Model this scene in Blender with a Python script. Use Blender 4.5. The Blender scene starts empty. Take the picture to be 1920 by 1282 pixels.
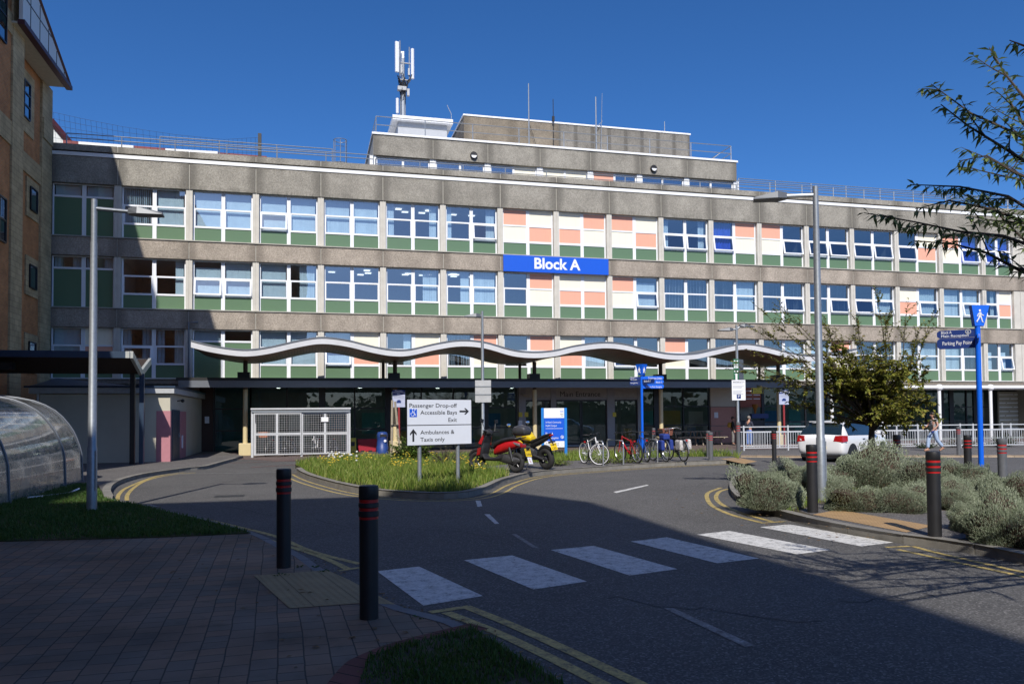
import bpy, bmesh, math, random
from mathutils import Vector, Matrix
random.seed(7)
sc = bpy.context.scene
col = sc.collection
PI = math.pi
rad = math.radians

# ------------------------------------------------------------------ camera
F_PX, PPY, CAMZ = 1493.0, 732.3, 1.65
YAW, PITCH, ROLL = rad(14.396), rad(1.838), rad(-0.492)
_f = Vector((math.sin(YAW)*math.cos(PITCH), math.cos(YAW)*math.cos(PITCH), math.sin(PITCH)))
_r0 = Vector((math.cos(YAW), -math.sin(YAW), 0)); _u0 = _r0.cross(_f)
_r = math.cos(ROLL)*_r0 + math.sin(ROLL)*_u0
_u = -math.sin(ROLL)*_r0 + math.cos(ROLL)*_u0
cd = bpy.data.cameras.new('camera'); cam = bpy.data.objects.new('camera', cd); col.objects.link(cam)
cd.sensor_width = 36.0; cd.lens = 36.0*F_PX/1920.0; cd.shift_y = (PPY-641.0)/1920.0
cd.clip_end = 2000.0; cd.clip_start = 0.05
cam.matrix_world = Matrix(((_r.x, _u.x, -_f.x, 0), (_r.y, _u.y, -_f.y, 0), (_r.z, _u.z, -_f.z, CAMZ), (0, 0, 0, 1)))
sc.camera = cam
def ray(px, py): return _r*((px-960)/F_PX) - _u*((py-PPY)/F_PX) + _f
def G(px, py, z=0.0):
    d = ray(px, py); t = (z-CAMZ)/d.z; return Vector((0, 0, CAMZ)) + d*t
def AT(px, py, Y):
    d = ray(px, py); return Vector((0, 0, CAMZ)) + d*(Y/d.y)
CR = Vector((math.cos(YAW), -math.sin(YAW), 0)); CF = Vector((math.sin(YAW), math.cos(YAW), 0))

# ------------------------------------------------------------------ light
SUN_AZ, SUN_EL = rad(14.4), rad(41.5)
w = bpy.data.worlds.new('World'); sc.world = w; w.use_nodes = True
nt = w.node_tree; nt.nodes.clear()
sky = nt.nodes.new('ShaderNodeTexSky'); sky.sky_type = 'NISHITA'; sky.sun_disc = False
sky.sun_elevation = SUN_EL; sky.sun_rotation = PI + SUN_AZ
sky.air_density = 0.7; sky.dust_density = 0.8; sky.ozone_density = 6.5; sky.altitude = 0
hs = nt.nodes.new('ShaderNodeHueSaturation'); hs.inputs['Saturation'].default_value = 1.18; hs.inputs['Hue'].default_value = 0.504
bg = nt.nodes.new('ShaderNodeBackground'); bg.inputs[1].default_value = 0.125
wo = nt.nodes.new('ShaderNodeOutputWorld')
nt.links.new(sky.outputs[0], hs.inputs['Color']); nt.links.new(hs.outputs[0], bg.inputs[0]); nt.links.new(bg.outputs[0], wo.inputs[0])
sd = bpy.data.lights.new('sun', 'SUN'); sun = bpy.data.objects.new('sun', sd); col.objects.link(sun)
sd.energy = 4.2; sd.angle = rad(0.53); sd.color = (1.0, 0.945, 0.86)
_sd = Vector((math.sin(SUN_AZ)*math.cos(SUN_EL), math.cos(SUN_AZ)*math.cos(SUN_EL), -math.sin(SUN_EL)))
sun.rotation_euler = _sd.to_track_quat('-Z', 'Y').to_euler(); sun.location = (-10, -40, 40)
sc.view_settings.view_transform = 'Standard'; sc.view_settings.look = 'None'
sc.view_settings.exposure = 0.2; sc.view_settings.gamma = 1.0
sc.cycles.max_bounces = 6; sc.cycles.transparent_max_bounces = 12; sc.cycles.caustics_reflective = False; sc.cycles.caustics_refractive = False

# ------------------------------------------------------------------ mesh helper
class MB:
    def __init__(s): s.v = []; s.f = []; s.m = []; s.uv = []; s.cur = 0; s.M = None
    def add(s, vs, fs, uvs=None):
        b = len(s.v)
        if s.M is not None: vs = [s.M @ Vector(p) for p in vs]
        s.v.extend(tuple(p) for p in vs)
        for i, f in enumerate(fs):
            s.f.append(tuple(k+b for k in f)); s.m.append(s.cur); s.uv.append(uvs[i] if uvs else None)
        return s
    def box(s, x0, x1, y0, y1, z0, z1, uv=None):
        vs = [(x0,y0,z0),(x1,y0,z0),(x1,y1,z0),(x0,y1,z0),(x0,y0,z1),(x1,y0,z1),(x1,y1,z1),(x0,y1,z1)]
        fs = [(0,3,2,1),(4,5,6,7),(0,1,5,4),(1,2,6,5),(2,3,7,6),(3,0,4,7)]
        u = None
        if uv: u = [uv[:1]*4]*2+[[(0,0),(1,0),(1,1),(0,1)]]+[[(.5,.5)]*4]*3; u[0] = [(.5,.5)]*4; u[1] = [(.5,1)]*4
        return s.add(vs, fs, u)
    def cbox(s, c, size, rz=0.0, rx=0.0, ry=0.0):
        M = Matrix.Translation(c) @ Matrix.Rotation(rz, 4, 'Z') @ Matrix.Rotation(ry, 4, 'Y') @ Matrix.Rotation(rx, 4, 'X')
        o = s.M; s.M = M if o is None else o @ M
        a, b, c2 = size[0]/2, size[1]/2, size[2]/2
        s.box(-a, a, -b, b, -c2, c2); s.M = o; return s
    def quad(s, a, b, c, d, uv=None): return s.add([a, b, c, d], [(0,1,2,3)], [uv] if uv else None)
    def poly(s, pts): return s.add(pts, [tuple(range(len(pts)))])
    def prism(s, pts, z0, z1):
        n = len(pts)
        vs = [(p[0], p[1], z0) for p in pts]+[(p[0], p[1], z1) for p in pts]
        fs = [tuple(range(n-1, -1, -1)), tuple(range(n, 2*n))]+[(i, (i+1) % n, n+(i+1) % n, n+i) for i in range(n)]
        return s.add(vs, fs)
    def prismy(s, pts, y0, y1):          # pts in (x,z), extruded along y
        n = len(pts)
        vs = [(p[0], y0, p[1]) for p in pts]+[(p[0], y1, p[1]) for p in pts]
        fs = [tuple(range(n)), tuple(range(2*n-1, n-1, -1))]+[(i, n+i, n+(i+1) % n, (i+1) % n) for i in range(n)]
        return s.add(vs, fs)
    def tube(s, pts, r, n=8, caps=True):
        pts = [Vector(p) for p in pts]; k = len(pts)
        rs = r if isinstance(r, (list, tuple)) else [r]*k
        vs = []; up = None
        for i, p in enumerate(pts):
            t = (pts[min(i+1, k-1)]-pts[max(i-1, 0)])
            if t.length < 1e-9: t = Vector((0, 0, 1))
            t.normalize()
            if up is None: up = Vector((0, 0, 1)) if abs(t.z) < .9 else Vector((1, 0, 0))
            a = t.cross(up)
            if a.length < 1e-4: up = Vector((1, 0, 0)) if abs(t.x) < .9 else Vector((0, 1, 0)); a = t.cross(up)
            a.normalize(); b = t.cross(a); up = -b if False else up
            for j in range(n):
                an = 2*PI*j/n; vs.append(p + (a*math.cos(an)+b*math.sin(an))*rs[i])
        fs = []
        for i in range(k-1):
            for j in range(n):
                fs.append((i*n+j, (i+1)*n+j, (i+1)*n+(j+1) % n, i*n+(j+1) % n))
        if caps: fs += [tuple(range(n)), tuple(range(k*n-1, (k-1)*n-1, -1))]
        return s.add(vs, fs)
    def cyl(s, p0, p1, r0, r1=None, n=12): return s.tube([p0, p1], [r0, r0 if r1 is None else r1], n)
    def lathe(s, prof, c=(0,0,0), n=16, axis='Z'):
        vs = []; k = len(prof)
        for r, z in prof:
            for j in range(n):
                a = 2*PI*j/n; x, y = r*math.cos(a), r*math.sin(a)
                q = (x, y, z) if axis == 'Z' else ((x, z, y) if axis == 'Y' else (z, x, y))
                vs.append((q[0]+c[0], q[1]+c[1], q[2]+c[2]))
        fs = [(i*n+j, i*n+(j+1) % n, (i+1)*n+(j+1) % n, (i+1)*n+j) for i in range(k-1) for j in range(n)]
        fs += [tuple(range(n-1, -1, -1)), tuple(range((k-1)*n, k*n))]
        return s.add(vs, fs)
    def ell(s, c, r, n=12, m=8):
        pr = [(math.sin(PI*i/m), -math.cos(PI*i/m)) for i in range(m+1)]
        vs = [];
        for q, z in pr:
            q = max(q, 1e-3)
            for j in range(n): vs.append((c[0]+r[0]*q*math.cos(2*PI*j/n), c[1]+r[1]*q*math.sin(2*PI*j/n), c[2]+r[2]*z))
        fs = [(i*n+j, i*n+(j+1) % n, (i+1)*n+(j+1) % n, (i+1)*n+j) for i in range(m) for j in range(n)]
        return s.add(vs, fs)
    def torus(s, c, R, r, axis='Y', n=24, m=6, a0=0, a1=2*PI):
        full = abs(a1-a0-2*PI) < 1e-6
        pts = []
        for i in range(n+(0 if full else 1)):
            a = a0+(a1-a0)*i/n; ca, sa = math.cos(a), math.sin(a)
            for j in range(m):
                b = 2*PI*j/m; q = R+r*math.cos(b); h = r*math.sin(b)
                p = {'Y': (q*ca, h, q*sa), 'Z': (q*ca, q*sa, h), 'X': (h, q*ca, q*sa)}[axis]
                pts.append((p[0]+c[0], p[1]+c[1], p[2]+c[2]))
        k = n if full else n+1
        fs = [(i*m+j, ((i+1) % k)*m+j, ((i+1) % k)*m+(j+1) % m, i*m+(j+1) % m) for i in range(n) for j in range(m)]
        return s.add(pts, fs)
    def build(s, name, mats, parent=None, smooth=False, bevel=0, loc=None, rz=0, sub=0):
        me = bpy.data.meshes.new(name); me.from_pydata(s.v, [], s.f)
        if not isinstance(mats, (list, tuple)): mats = [mats]
        for m in mats: me.materials.append(m)
        if len(mats) > 1: me.polygons.foreach_set('material_index', s.m)
        if any(u is not None for u in s.uv):
            ul = me.uv_layers.new(name='UVMap'); li = 0
            for f, u in zip(s.f, s.uv):
                for k in range(len(f)):
                    ul.data[li].uv = u[k] if u else (.5, .5); li += 1
        if smooth: me.polygons.foreach_set('use_smooth', [True]*len(me.polygons))
        me.update()
        o = bpy.data.objects.new(name, me); col.objects.link(o)
        if parent is not None: o.parent = parent
        if loc is not None: o.location = loc
        if rz: o.rotation_euler.z = rz
        if bevel:
            b = o.modifiers.new('bevel', 'BEVEL'); b.width = bevel; b.segments = 2; b.limit_method = 'ANGLE'; b.angle_limit = rad(40)
        if sub:
            b = o.modifiers.new('sub', 'SUBSURF'); b.levels = sub; b.render_levels = sub
        if smooth and not sub:
            try: me.set_sharp_from_angle(angle=rad(45))
            except Exception: pass
        return o

def tag(o, label=None, cat=None, group=None, kind=None):
    if label: o['label'] = label
    if cat: o['category'] = cat
    if group: o['group'] = group
    if kind: o['kind'] = kind
    return o
def thing(name, label, cat, loc=(0,0,0), rz=0.0, group=None):
    o = bpy.data.objects.new(name, None); col.objects.link(o); o.empty_display_size = .1
    o.location = loc; o.rotation_euler = (0, 0, rz); return tag(o, label, cat, group)
def copy_tree(o, parent=None):
    c = o.copy(); col.objects.link(c); c.parent = parent
    for ch in list(o.children): copy_tree(ch, c)
    return c
def dup(o, loc, rz, label, group=None, cat=None):
    c = copy_tree(o); c.location = loc; c.rotation_euler.z = rz; tag(c, label, cat, group); return c
RX90 = Matrix.Rotation(PI/2, 4, 'X')
def text(body, size, M, mat, parent, name='lettering', align='LEFT', bold=0.0, width=1.0, ext=0.002, line=1.0):
    cu = bpy.data.curves.new('t', 'FONT'); cu.body = body; cu.size = size; cu.align_x = align; cu.align_y = 'CENTER'
    cu.extrude = ext; cu.offset = bold; cu.resolution_u = 3; cu.space_line = line
    to = bpy.data.objects.new('t', cu); me = bpy.data.meshes.new_from_object(to)
    me.transform(M @ Matrix.Diagonal((width, 1, 1, 1))); me.materials.clear(); me.materials.append(mat); me.name = name
    o = bpy.data.objects.new(name, me); col.objects.link(o)
    if parent is not None: o.parent = parent
    bpy.data.objects.remove(to); bpy.data.curves.remove(cu)
    return o
def front(x, y, z, rz=0.0): return Matrix.Translation((x, y, z)) @ Matrix.Rotation(rz, 4, 'Z') @ RX90

# ------------------------------------------------------------------ materials
MATS = {}
class NT:
    def __init__(s, name):
        s.m = bpy.data.materials.new(name); s.m.use_nodes = True; s.t = s.m.node_tree; s.n = s.t.nodes
        s.b = s.n['Principled BSDF']; s.out = s.n['Material Output']
    def new(s, t, **kw):
        n = s.n.new('ShaderNode'+t)
        for k, v in kw.items(): setattr(n, k, v)
        return n
    def L(s, a, b): s.t.links.new(a, b)
    def coord(s, which='Object'):
        n = s.new('TexCoord'); return n.outputs[which]
    def pos(s): return s.new('NewGeometry').outputs['Position']
    def noise(s, vec, scale, detail=4, rough=.6):
        n = s.new('TexNoise'); n.inputs['Scale'].default_value = scale; n.inputs['Detail'].default_value = detail; n.inputs['Roughness'].default_value = rough
        s.L(vec, n.inputs['Vector']); return n.outputs['Fac']
    def ramp(s, fac, stops):
        n = s.new('ValToRGB'); e = n.color_ramp.elements
        while len(e) < len(stops): e.new(0.5)
        for el, (p, c) in zip(e, stops):
            el.position = p; el.color = (c[0], c[1], c[2], 1) if isinstance(c, (tuple, list)) else (c, c, c, 1)
        s.L(fac, n.inputs['Fac']); return n.outputs['Color']
    def mix(s, fac, a, b, mode='MIX'):
        n = s.new('Mix'); n.data_type = 'RGBA'; n.blend_type = mode
        for sock, v in ((n.inputs[0], fac), (n.inputs[6], a), (n.inputs[7], b)):
            if hasattr(v, 'is_linked') or hasattr(v, 'links'): s.L(v, sock)
            elif isinstance(v, (int, float)): sock.default_value = v if sock.type == 'VALUE' else (v, v, v, 1)
            else: sock.default_value = (v[0], v[1], v[2], 1)
        return n.outputs[2]
    def math(s, op, a, b=None, clamp=False):
        n = s.new('Math', operation=op, use_clamp=clamp)
        for i, v in enumerate((a, b)):
            if v is None: continue
            if isinstance(v, (int, float)): n.inputs[i].default_value = v
            else: s.L(v, n.inputs[i])
        return n.outputs[0]
    def sep(s, v):
        n = s.new('SeparateXYZ'); s.L(v, n.inputs[0]); return n.outputs
    def comb(s, x, y, z=0.0):
        n = s.new('CombineXYZ')
        for i, v in enumerate((x, y, z)):
            if isinstance(v, (int, float)): n.inputs[i].default_value = v
            else: s.L(v, n.inputs[i])
        return n.outputs[0]
    def bump(s, h, strength=.3, dist=.02):
        n = s.new('Bump'); n.inputs['Strength'].default_value = strength; n.inputs['Distance'].default_value = dist
        s.L(h, n.inputs['Height']); s.L(n.outputs[0], s.b.inputs['Normal'])
    def base(s, c):
        if hasattr(c, 'links'): s.L(c, s.b.inputs['Base Color'])
        else: s.b.inputs['Base Color'].default_value = (c[0], c[1], c[2], 1)
    def set(s, rough=.6, metal=0.0, spec=.5, coat=0.0):
        s.b.inputs['Roughness'].default_value = rough; s.b.inputs['Metallic'].default_value = metal
        s.b.inputs['Specular IOR Level'].default_value = spec; s.b.inputs['Coat Weight'].default_value = coat
def pm(name, c, rough=.6, metal=0.0, var=.12, vs=6.0, bump=.0, bs=60.0, spec=.5, coat=0.0, fine=0.0):
    t = NT(name); t.set(rough, metal, spec, coat)
    p = t.coord('Object')
    nz = t.noise(p, vs, 5)
    k = t.ramp(nz, [(.25, tuple(x*(1-var) for x in c)), (.75, tuple(min(1, x*(1+var)) for x in c))])
    if fine:
        n2 = t.noise(p, bs, 2); k = t.mix(t.math('MULTIPLY', n2, fine), k, tuple(x*.4 for x in c))
    t.base(k)
    if bump: t.bump(t.noise(p, bs, 3), bump, .01)
    return t.m
# ------------------------------------------------------------------ materials used by the setting
def m_asphalt(name, c, red=0.0):
    t = NT(name); t.set(.85, spec=.35); p = t.pos()
    big = t.noise(p, .35, 6, .65); mid = t.noise(p, 3.0, 4)
    k = t.ramp(big, [(.3, tuple(x*.74 for x in c)), (.7, tuple(x*1.24 for x in c))]); v2 = t.noise(p, 1.1, 2, .3)
    k = t.mix(t.ramp(v2, [(.66, 0.0), (.74, .35)]), k, tuple(x*.55 for x in c))
    k = t.mix(t.math('MULTIPLY', mid, .35), k, tuple(x*.72 for x in c))
    vo = t.new('TexVoronoi'); vo.inputs['Scale'].default_value = 70; t.L(p, vo.inputs['Vector'])
    sp = t.new('SeparateColor'); t.L(vo.outputs['Color'], sp.inputs[0])
    fl = t.ramp(sp.outputs[0], [(.55, .0), (.97, .55), (1.0, 1.0)])
    k = t.mix(fl, k, tuple(min(1, x*2.6+.02) for x in c))
    dk = t.ramp(sp.outputs[1], [(.0, 1.0), (.35, .0)])
    k = t.mix(t.math('MULTIPLY', dk, .55), k, tuple(x*.45 for x in c))
    # long tyre-polished tracks and dark tar seams
    s2 = t.noise(p, .9, 2, .4); ln = t.ramp(s2, [(.492, 0.0), (.5, 1.0), (.508, 0.0)])
    k = t.mix(t.math('MULTIPLY', ln, .22), k, tuple(x*.5 for x in c))
    t.base(k); t.bump(sp.outputs[2], .35, .006); return t.m
def m_paint(name, c, wear=.5):
    t = NT(name); t.set(.7); p = t.pos()
    n = t.noise(p, 9, 7, .75); n2 = t.noise(p, 45, 3, .7)
    f = t.math('ADD', t.math('MULTIPLY', n, .65), t.math('MULTIPLY', n2, .35))
    k = t.ramp(f, [(.36, (.055, .055, .055)), (.36+.11*wear, tuple(x*.72 for x in c)), (.62, c)])
    t.base(k); return t.m
def m_concrete(name, c, stain=.55, sc_=1.0):
    t = NT(name); t.set(.9, spec=.25); p = t.pos(); u = t.sep(t.coord('UV'))
    vo = t.new('TexVoronoi'); vo.inputs['Scale'].default_value = 30*sc_; t.L(p, vo.inputs['Vector'])
    sp = t.new('SeparateColor'); t.L(vo.outputs['Color'], sp.inputs[0])
    k = t.ramp(sp.outputs[0], [(0, tuple(x*.76 for x in c)), (.5, c), (1, tuple(min(1, x*1.26) for x in c))])
    big = t.noise(p, .8, 5, .6)
    k = t.mix(1.0, k, t.ramp(big, [(.3, .76), (.7, 1.14)]), 'MULTIPLY')
    # run-off staining: near the joints (u) and under the sills, streaky
    ex = t.math('MINIMUM', u[0], t.math('SUBTRACT', 1.0, u[0]))
    edge = t.ramp(ex, [(.0, 1.0), (.07, .75), (.16, 0.0)])
    st = t.noise(t.comb(t.math('MULTIPLY', t.sep(p)[0], 7.0), t.math('MULTIPLY', t.sep(p)[2], .9), t.sep(p)[1]), 1.0, 4, .6)
    streak = t.ramp(st, [(.42, 0.0), (.72, 1.0)])
    bot = t.ramp(u[1], [(.0, .9), (.18, .1), (.8, 0.0), (1.0, .45)])
    amt = t.math('MULTIPLY', t.math('MAXIMUM', t.math('MULTIPLY', edge, .8), t.math('MULTIPLY', bot, streak)), stain)
    k = t.mix(amt, k, tuple(x*.34 for x in c))
    t.base(k); t.bump(sp.outputs[1], .5, .012); return t.m
def m_brick(name, a, b, mortar, w=.225, h=.075):
    t = NT(name); t.set(.9, spec=.2); p = t.sep(t.pos())
    v = t.comb(t.math('ADD', p[0], p[1]), p[2])
    br = t.new('TexBrick'); br.inputs['Scale'].default_value = 1; br.inputs['Brick Width'].default_value = w; br.inputs['Row Height'].default_value = h
    br.inputs['Mortar Size'].default_value = .008
    for i, c in (('Color1', a), ('Color2', b), ('Mortar', mortar)): br.inputs[i].default_value = (*c, 1)
    t.L(v, br.inputs['Vector'])
    n = t.noise(t.pos(), 1.3, 5)
    t.base(t.mix(1.0, br.outputs['Color'], t.ramp(n, [(.3, .75), (.7, 1.2)]), 'MULTIPLY')); t.bump(br.outputs['Fac'], -.4, .01); return t.m
def m_paver():
    t = NT('block_paving'); t.set(.85, spec=.3); p = t.sep(t.pos())
    a = rad(2.0)
    u = t.math('ADD', t.math('MULTIPLY', p[0], math.cos(a)), t.math('MULTIPLY', p[1], math.sin(a)))
    v = t.math('SUBTRACT', t.math('MULTIPLY', p[1], math.cos(a)), t.math('MULTIPLY', p[0], math.sin(a)))
    br = t.new('TexBrick'); br.inputs['Scale'].default_value = 1; br.inputs['Brick Width'].default_value = .225; br.inputs['Row Height'].default_value = .172
    br.inputs['Mortar Size'].default_value = .006; br.inputs['Mortar Smooth'].default_value = .3; br.inputs['Bias'].default_value = -.1
    br.offset = .37; br.squash = .72; br.squash_frequency = 3
    for i, c in (('Color1', (.195, .160, .125)), ('Color2', (.29, .185, .12)), ('Mortar', (.07, .058, .045))): br.inputs[i].default_value = (*c, 1)
    wv = t.math('MULTIPLY', t.math('SUBTRACT', t.noise(t.pos(), .9, 3), .5), .05)
    t.L(t.comb(t.math('ADD', v, wv), t.math('ADD', u, wv)), br.inputs['Vector'])
    n = t.noise(t.pos(), .7, 5); n2 = t.noise(t.pos(), 60, 2)
    k = t.mix(1.0, br.outputs['Color'], t.ramp(n, [(.3, .62), (.7, 1.3)]), 'MULTIPLY')
    n3 = t.noise(t.pos(), 2.6, 6, .7); k = t.mix(t.ramp(n3, [(.55, 0.0), (.72, .5)]), k, (.06, .06, .045))
    k = t.mix(t.ramp(n2, [(.6, 0.0), (.8, .5)]), k, (.22, .2, .19))
    t.base(k); t.bump(br.outputs['Fac'], -.7, .01); return t.m
def m_tactile(name, c):
    t = NT(name); t.set(.8); p = t.pos(); s = t.sep(p)
    fx = t.math('SUBTRACT', t.math('FRACT', t.math('MULTIPLY', t.math('ADD', s[0], t.math('MULTIPLY', s[1], .22)), 1/.066)), .5)
    fy = t.math('SUBTRACT', t.math('FRACT', t.math('MULTIPLY', t.math('SUBTRACT', s[1], t.math('MULTIPLY', s[0], .22)), 1/.066)), .5)
    d = t.math('SQRT', t.math('ADD', t.math('MULTIPLY', fx, fx), t.math('MULTIPLY', fy, fy)))
    h = t.ramp(d, [(.22, 1.0), (.38, 0.0)])
    gx = t.math('ABSOLUTE', t.math('SUBTRACT', t.math('FRACT', t.math('MULTIPLY', t.math('ADD', s[0], t.math('MULTIPLY', s[1], .22)), 1/.4)), .5))
    k = t.mix(t.ramp(t.noise(p, 3, 5), [(.3, 0.0), (.7, 1.0)]), tuple(x*.75 for x in c), c)
    k = t.mix(t.ramp(gx, [(.478, 0.0), (.495, .8)]), k, tuple(x*.3 for x in c))
    k = t.mix(t.math('MULTIPLY', h, .25), k, tuple(min(1, x*1.3) for x in c))
    t.base(k); t.bump(h, 1.0, .006); return t.m
def m_soil(name, a, b):
    t = NT(name); t.set(.95, spec=.1); p = t.pos()
    n = t.noise(p, 2.2, 6, .7); t.base(t.ramp(n, [(.35, a), (.62, b)])); t.bump(t.noise(p, 30, 4), .5, .03); return t.m
def m_leaf(name, cols, rough=.55, trans=.25):
    t = NT(name); t.set(rough, spec=.35); p = t.pos()
    gi = t.new('NewGeometry').outputs['Random Per Island']
    n = t.noise(p, 1.7, 3)
    k = t.ramp(t.math('ADD', t.math('MULTIPLY', gi, .7), t.math('MULTIPLY', n, .3)), cols)
    t.base(k)
    tr = t.new('BsdfTranslucent'); t.L(k, tr.inputs[0]); mx = t.new('MixShader'); mx.inputs[0].default_value = trans
    t.L(t.b.outputs[0], mx.inputs[1]); t.L(tr.outputs[0], mx.inputs[2]); t.L(mx.outputs[0], t.out.inputs[0]); return t.m

ASPH = m_asphalt('asphalt', (.092, .089, .086)); ASPH2 = m_asphalt('footway_tarmac', (.115, .108, .104)); ASPHR = m_asphalt('reddish_tarmac', (.125, .095, .088))
PAVER = m_paver(); TACT_B = m_tactile('buff_tactile', (.36, .265, .135)); TACT_O = m_tactile('orange_tactile', (.42, .27, .13))
KERB = pm('kerb_stone', (.21, .198, .175), .9, var=.28, vs=3.0, bump=.5, bs=90)
KERBG = pm('kerb_grey', (.20, .20, .20), .9, var=.2, vs=5, bump=.4, bs=90)
KERBB = pm('kerb_buff', (.40, .31, .22), .9, var=.2, vs=3, bump=.3, bs=90)
WPAINT = m_paint('white_road_paint', (.74, .73, .70), 1.0); WPAINT2 = m_paint('faded_white_paint', (.42, .42, .41), 2.2)
YPAINT = m_paint('yellow_road_paint', (.62, .47, .16), 1.4); RPAINT = m_paint('faded_red_paint', (.42, .15, .13), 2.0)
REDBRICK = m_brick('red_edging', (.21, .085, .07), (.16, .07, .06), (.03, .025, .02), .21, .11)
SOIL = m_soil('soil', (.045, .060, .020), (.10, .085, .05)); SOIL2 = m_soil('dry_soil', (.05, .045, .03), (.14, .115, .085))

def sheet(name, pts, z, mat, label_kind='structure', h=0.0):
    mb = MB(); P = [(p[0], p[1]) for p in pts]
    ar = sum(P[i][0]*P[(i+1) % len(P)][1]-P[(i+1) % len(P)][0]*P[i][1] for i in range(len(P)))
    if ar < 0: P.reverse()
    if h: mb.prism(P, z-h, z)
    else: mb.poly([(p[0], p[1], z) for p in P])
    o = mb.build(name, mat); o['kind'] = 'structure'; return o
def smooth_path(pts, n=6):
    P = [Vector((p[0], p[1], 0)) for p in pts]; out = []
    for i in range(len(P)-1):
        a, b, c, d = P[max(i-1, 0)], P[i], P[i+1], P[min(i+2, len(P)-1)]
        for k in range(n):
            t = k/n; out.append(.5*((2*b)+(c-a)*t+(2*a-5*b+4*c-d)*t*t+(3*b-a-3*c+d)*t**3))
    out.append(P[-1]); return out
def offset(P, d):
    out = []
    for i, p in enumerate(P):
        t = (P[min(i+1, len(P)-1)]-P[max(i-1, 0)]).normalized(); out.append(p+Vector((t.y, -t.x, 0))*d)
    return out
def kerb(name, P, wd, z0, z1, mat, seg=.915):
    # individual kerb stones along the path, 6 mm joints
    A, B = P, offset(P, wd); mb = MB(); acc = 0
    L = [0]
    for i in range(len(P)-1): L.append(L[-1]+(P[i+1]-P[i]).length)
    def at(Q, s):
        for i in range(len(P)-1):
            if L[i+1] >= s or i == len(P)-2:
                t = (s-L[i])/max(1e-6, L[i+1]-L[i]); return Q[i].lerp(Q[i+1], min(1, max(0, t)))
    s = 0
    while s < L[-1]-.02:
        e = min(s+seg, L[-1]); k = 3; c = .018
        dz = random.uniform(-.004, .004)
        a = [at(A, s+.006+(e-s-.012)*j/k) for j in range(k+1)]; b = [at(B, s+.006+(e-s-.012)*j/k) for j in range(k+1)]
        vs = []
        for j in range(k+1):
            ain = a[j].lerp(b[j], c/wd)
            vs += [(a[j].x, a[j].y, z0), (a[j].x, a[j].y, z1-c+dz), (ain.x, ain.y, z1+dz), (b[j].x, b[j].y, z1+dz), (b[j].x, b[j].y, z0)]
        fs = []
        for j in range(k):
            for q in range(4): fs.append((j*5+q, (j+1)*5+q, (j+1)*5+q+1, j*5+q+1))
        fs += [(0, 1, 2, 3, 4), tuple(k*5+q for q in (4, 3, 2, 1, 0))]
        mb.add(vs, fs); s = e
    o = mb.build(name, mat); o['kind'] = 'structure'; return o
def ribbon(mb, P, d, wd, z):
    A, B = offset(P, d-wd/2), offset(P, d+wd/2)
    for i in range(len(P)-1): mb.quad(*[(q.x, q.y, z) for q in (A[i], A[i+1], B[i+1], B[i])])
gp = lambda L: [G(*a) for a in L]

sheet('road', [(-300, -300), (300, -300), (300, 500), (-300, 500)], 0.0, ASPH)
# left pavement of block paving with its kerb
K1 = smooth_path(gp([(212,940),(300,958),(400,981),(480,1004),(540,1032),(575,1050),(612,1076),(660,1098),(702,1123),(760,1149),(830,1167),(882,1186),(960,1237),(1052,1285),(1180,1360)]))
kerb('kerb', K1, .125, -.05, .05, KERBG)
inK = offset(K1, .12)
sheet('pavement', [p for p in inK]+[(2.4, 2.0), (2.5, -3), (-14, -3), (-14, 17.4), (-6, 17.2)], .046, PAVER, h=.1)
LAWN1 = gp([(-260,1029),(0,1022),(300,1014),(470,1006)])+[p for p in inK if p.y > 12.5 and p.y < 18][::-1]+[Vector((-4.4, 18.4, 0)), Vector((-5.2, 20.8, 0)), Vector((-5.75, 21.8, 0)), Vector((-5.75, 12.6, 0))]
LAWN1 = [Vector((-13.5, 12.95, 0)), Vector((-5.2, 12.65, 0))]+gp([(0,1022),(300,1014),(470,1006)])+[p for p in inK if 12.5 < p.y < 18][::-1]+[Vector((-4.2, 18.6, 0)), Vector((-4.75, 20.5, 0)), Vector((-5.3, 21.9, 0)), Vector((-13.5, 21.9, 0))]
sheet('lawn', LAWN1, .062, SOIL, h=.1)
LAWN2 = gp([(672,1300),(690,1247),(740,1228),(884,1189),(950,1236),(1040,1287),(1160,1362)])+[Vector((1.0, 3.2, 0))]
sheet('verge', LAWN2, .058, SOIL2, h=.1)
e1 = smooth_path(gp([(608,1300),(640,1262),(668,1244),(740,1216),(880,1180)]), 4)
mb = MB(); ribbon(mb, e1, .12, .22, .0535); o = mb.build('brick_edging', REDBRICK); o['kind'] = 'structure'
sheet('tactile_paving', gp([(476,1088),(614,1077.5),(655,1096),(700,1122),(742,1143.5),(672,1141.5),(543,1151)]), .0515, TACT_B)
# left footway towards the store and the walkway
K2 = smooth_path(gp([(211,939),(206,925),(216,912),(240,902),(272,894),(310,888),(350,883),(386,879),(418,870),(446,862)]))
kerb('kerb', K2, -.15, -.05, .11, KERB)
fw = offset(K2, -.14)
sheet('footway', [p for p in fw]+[(-2.6, 35), (-4.2, 41), (-13, 41), (-13, 21.95), (-5.2, 21.95), (-4.75, 20.6)], .098, ASPH2, h=.1)
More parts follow.
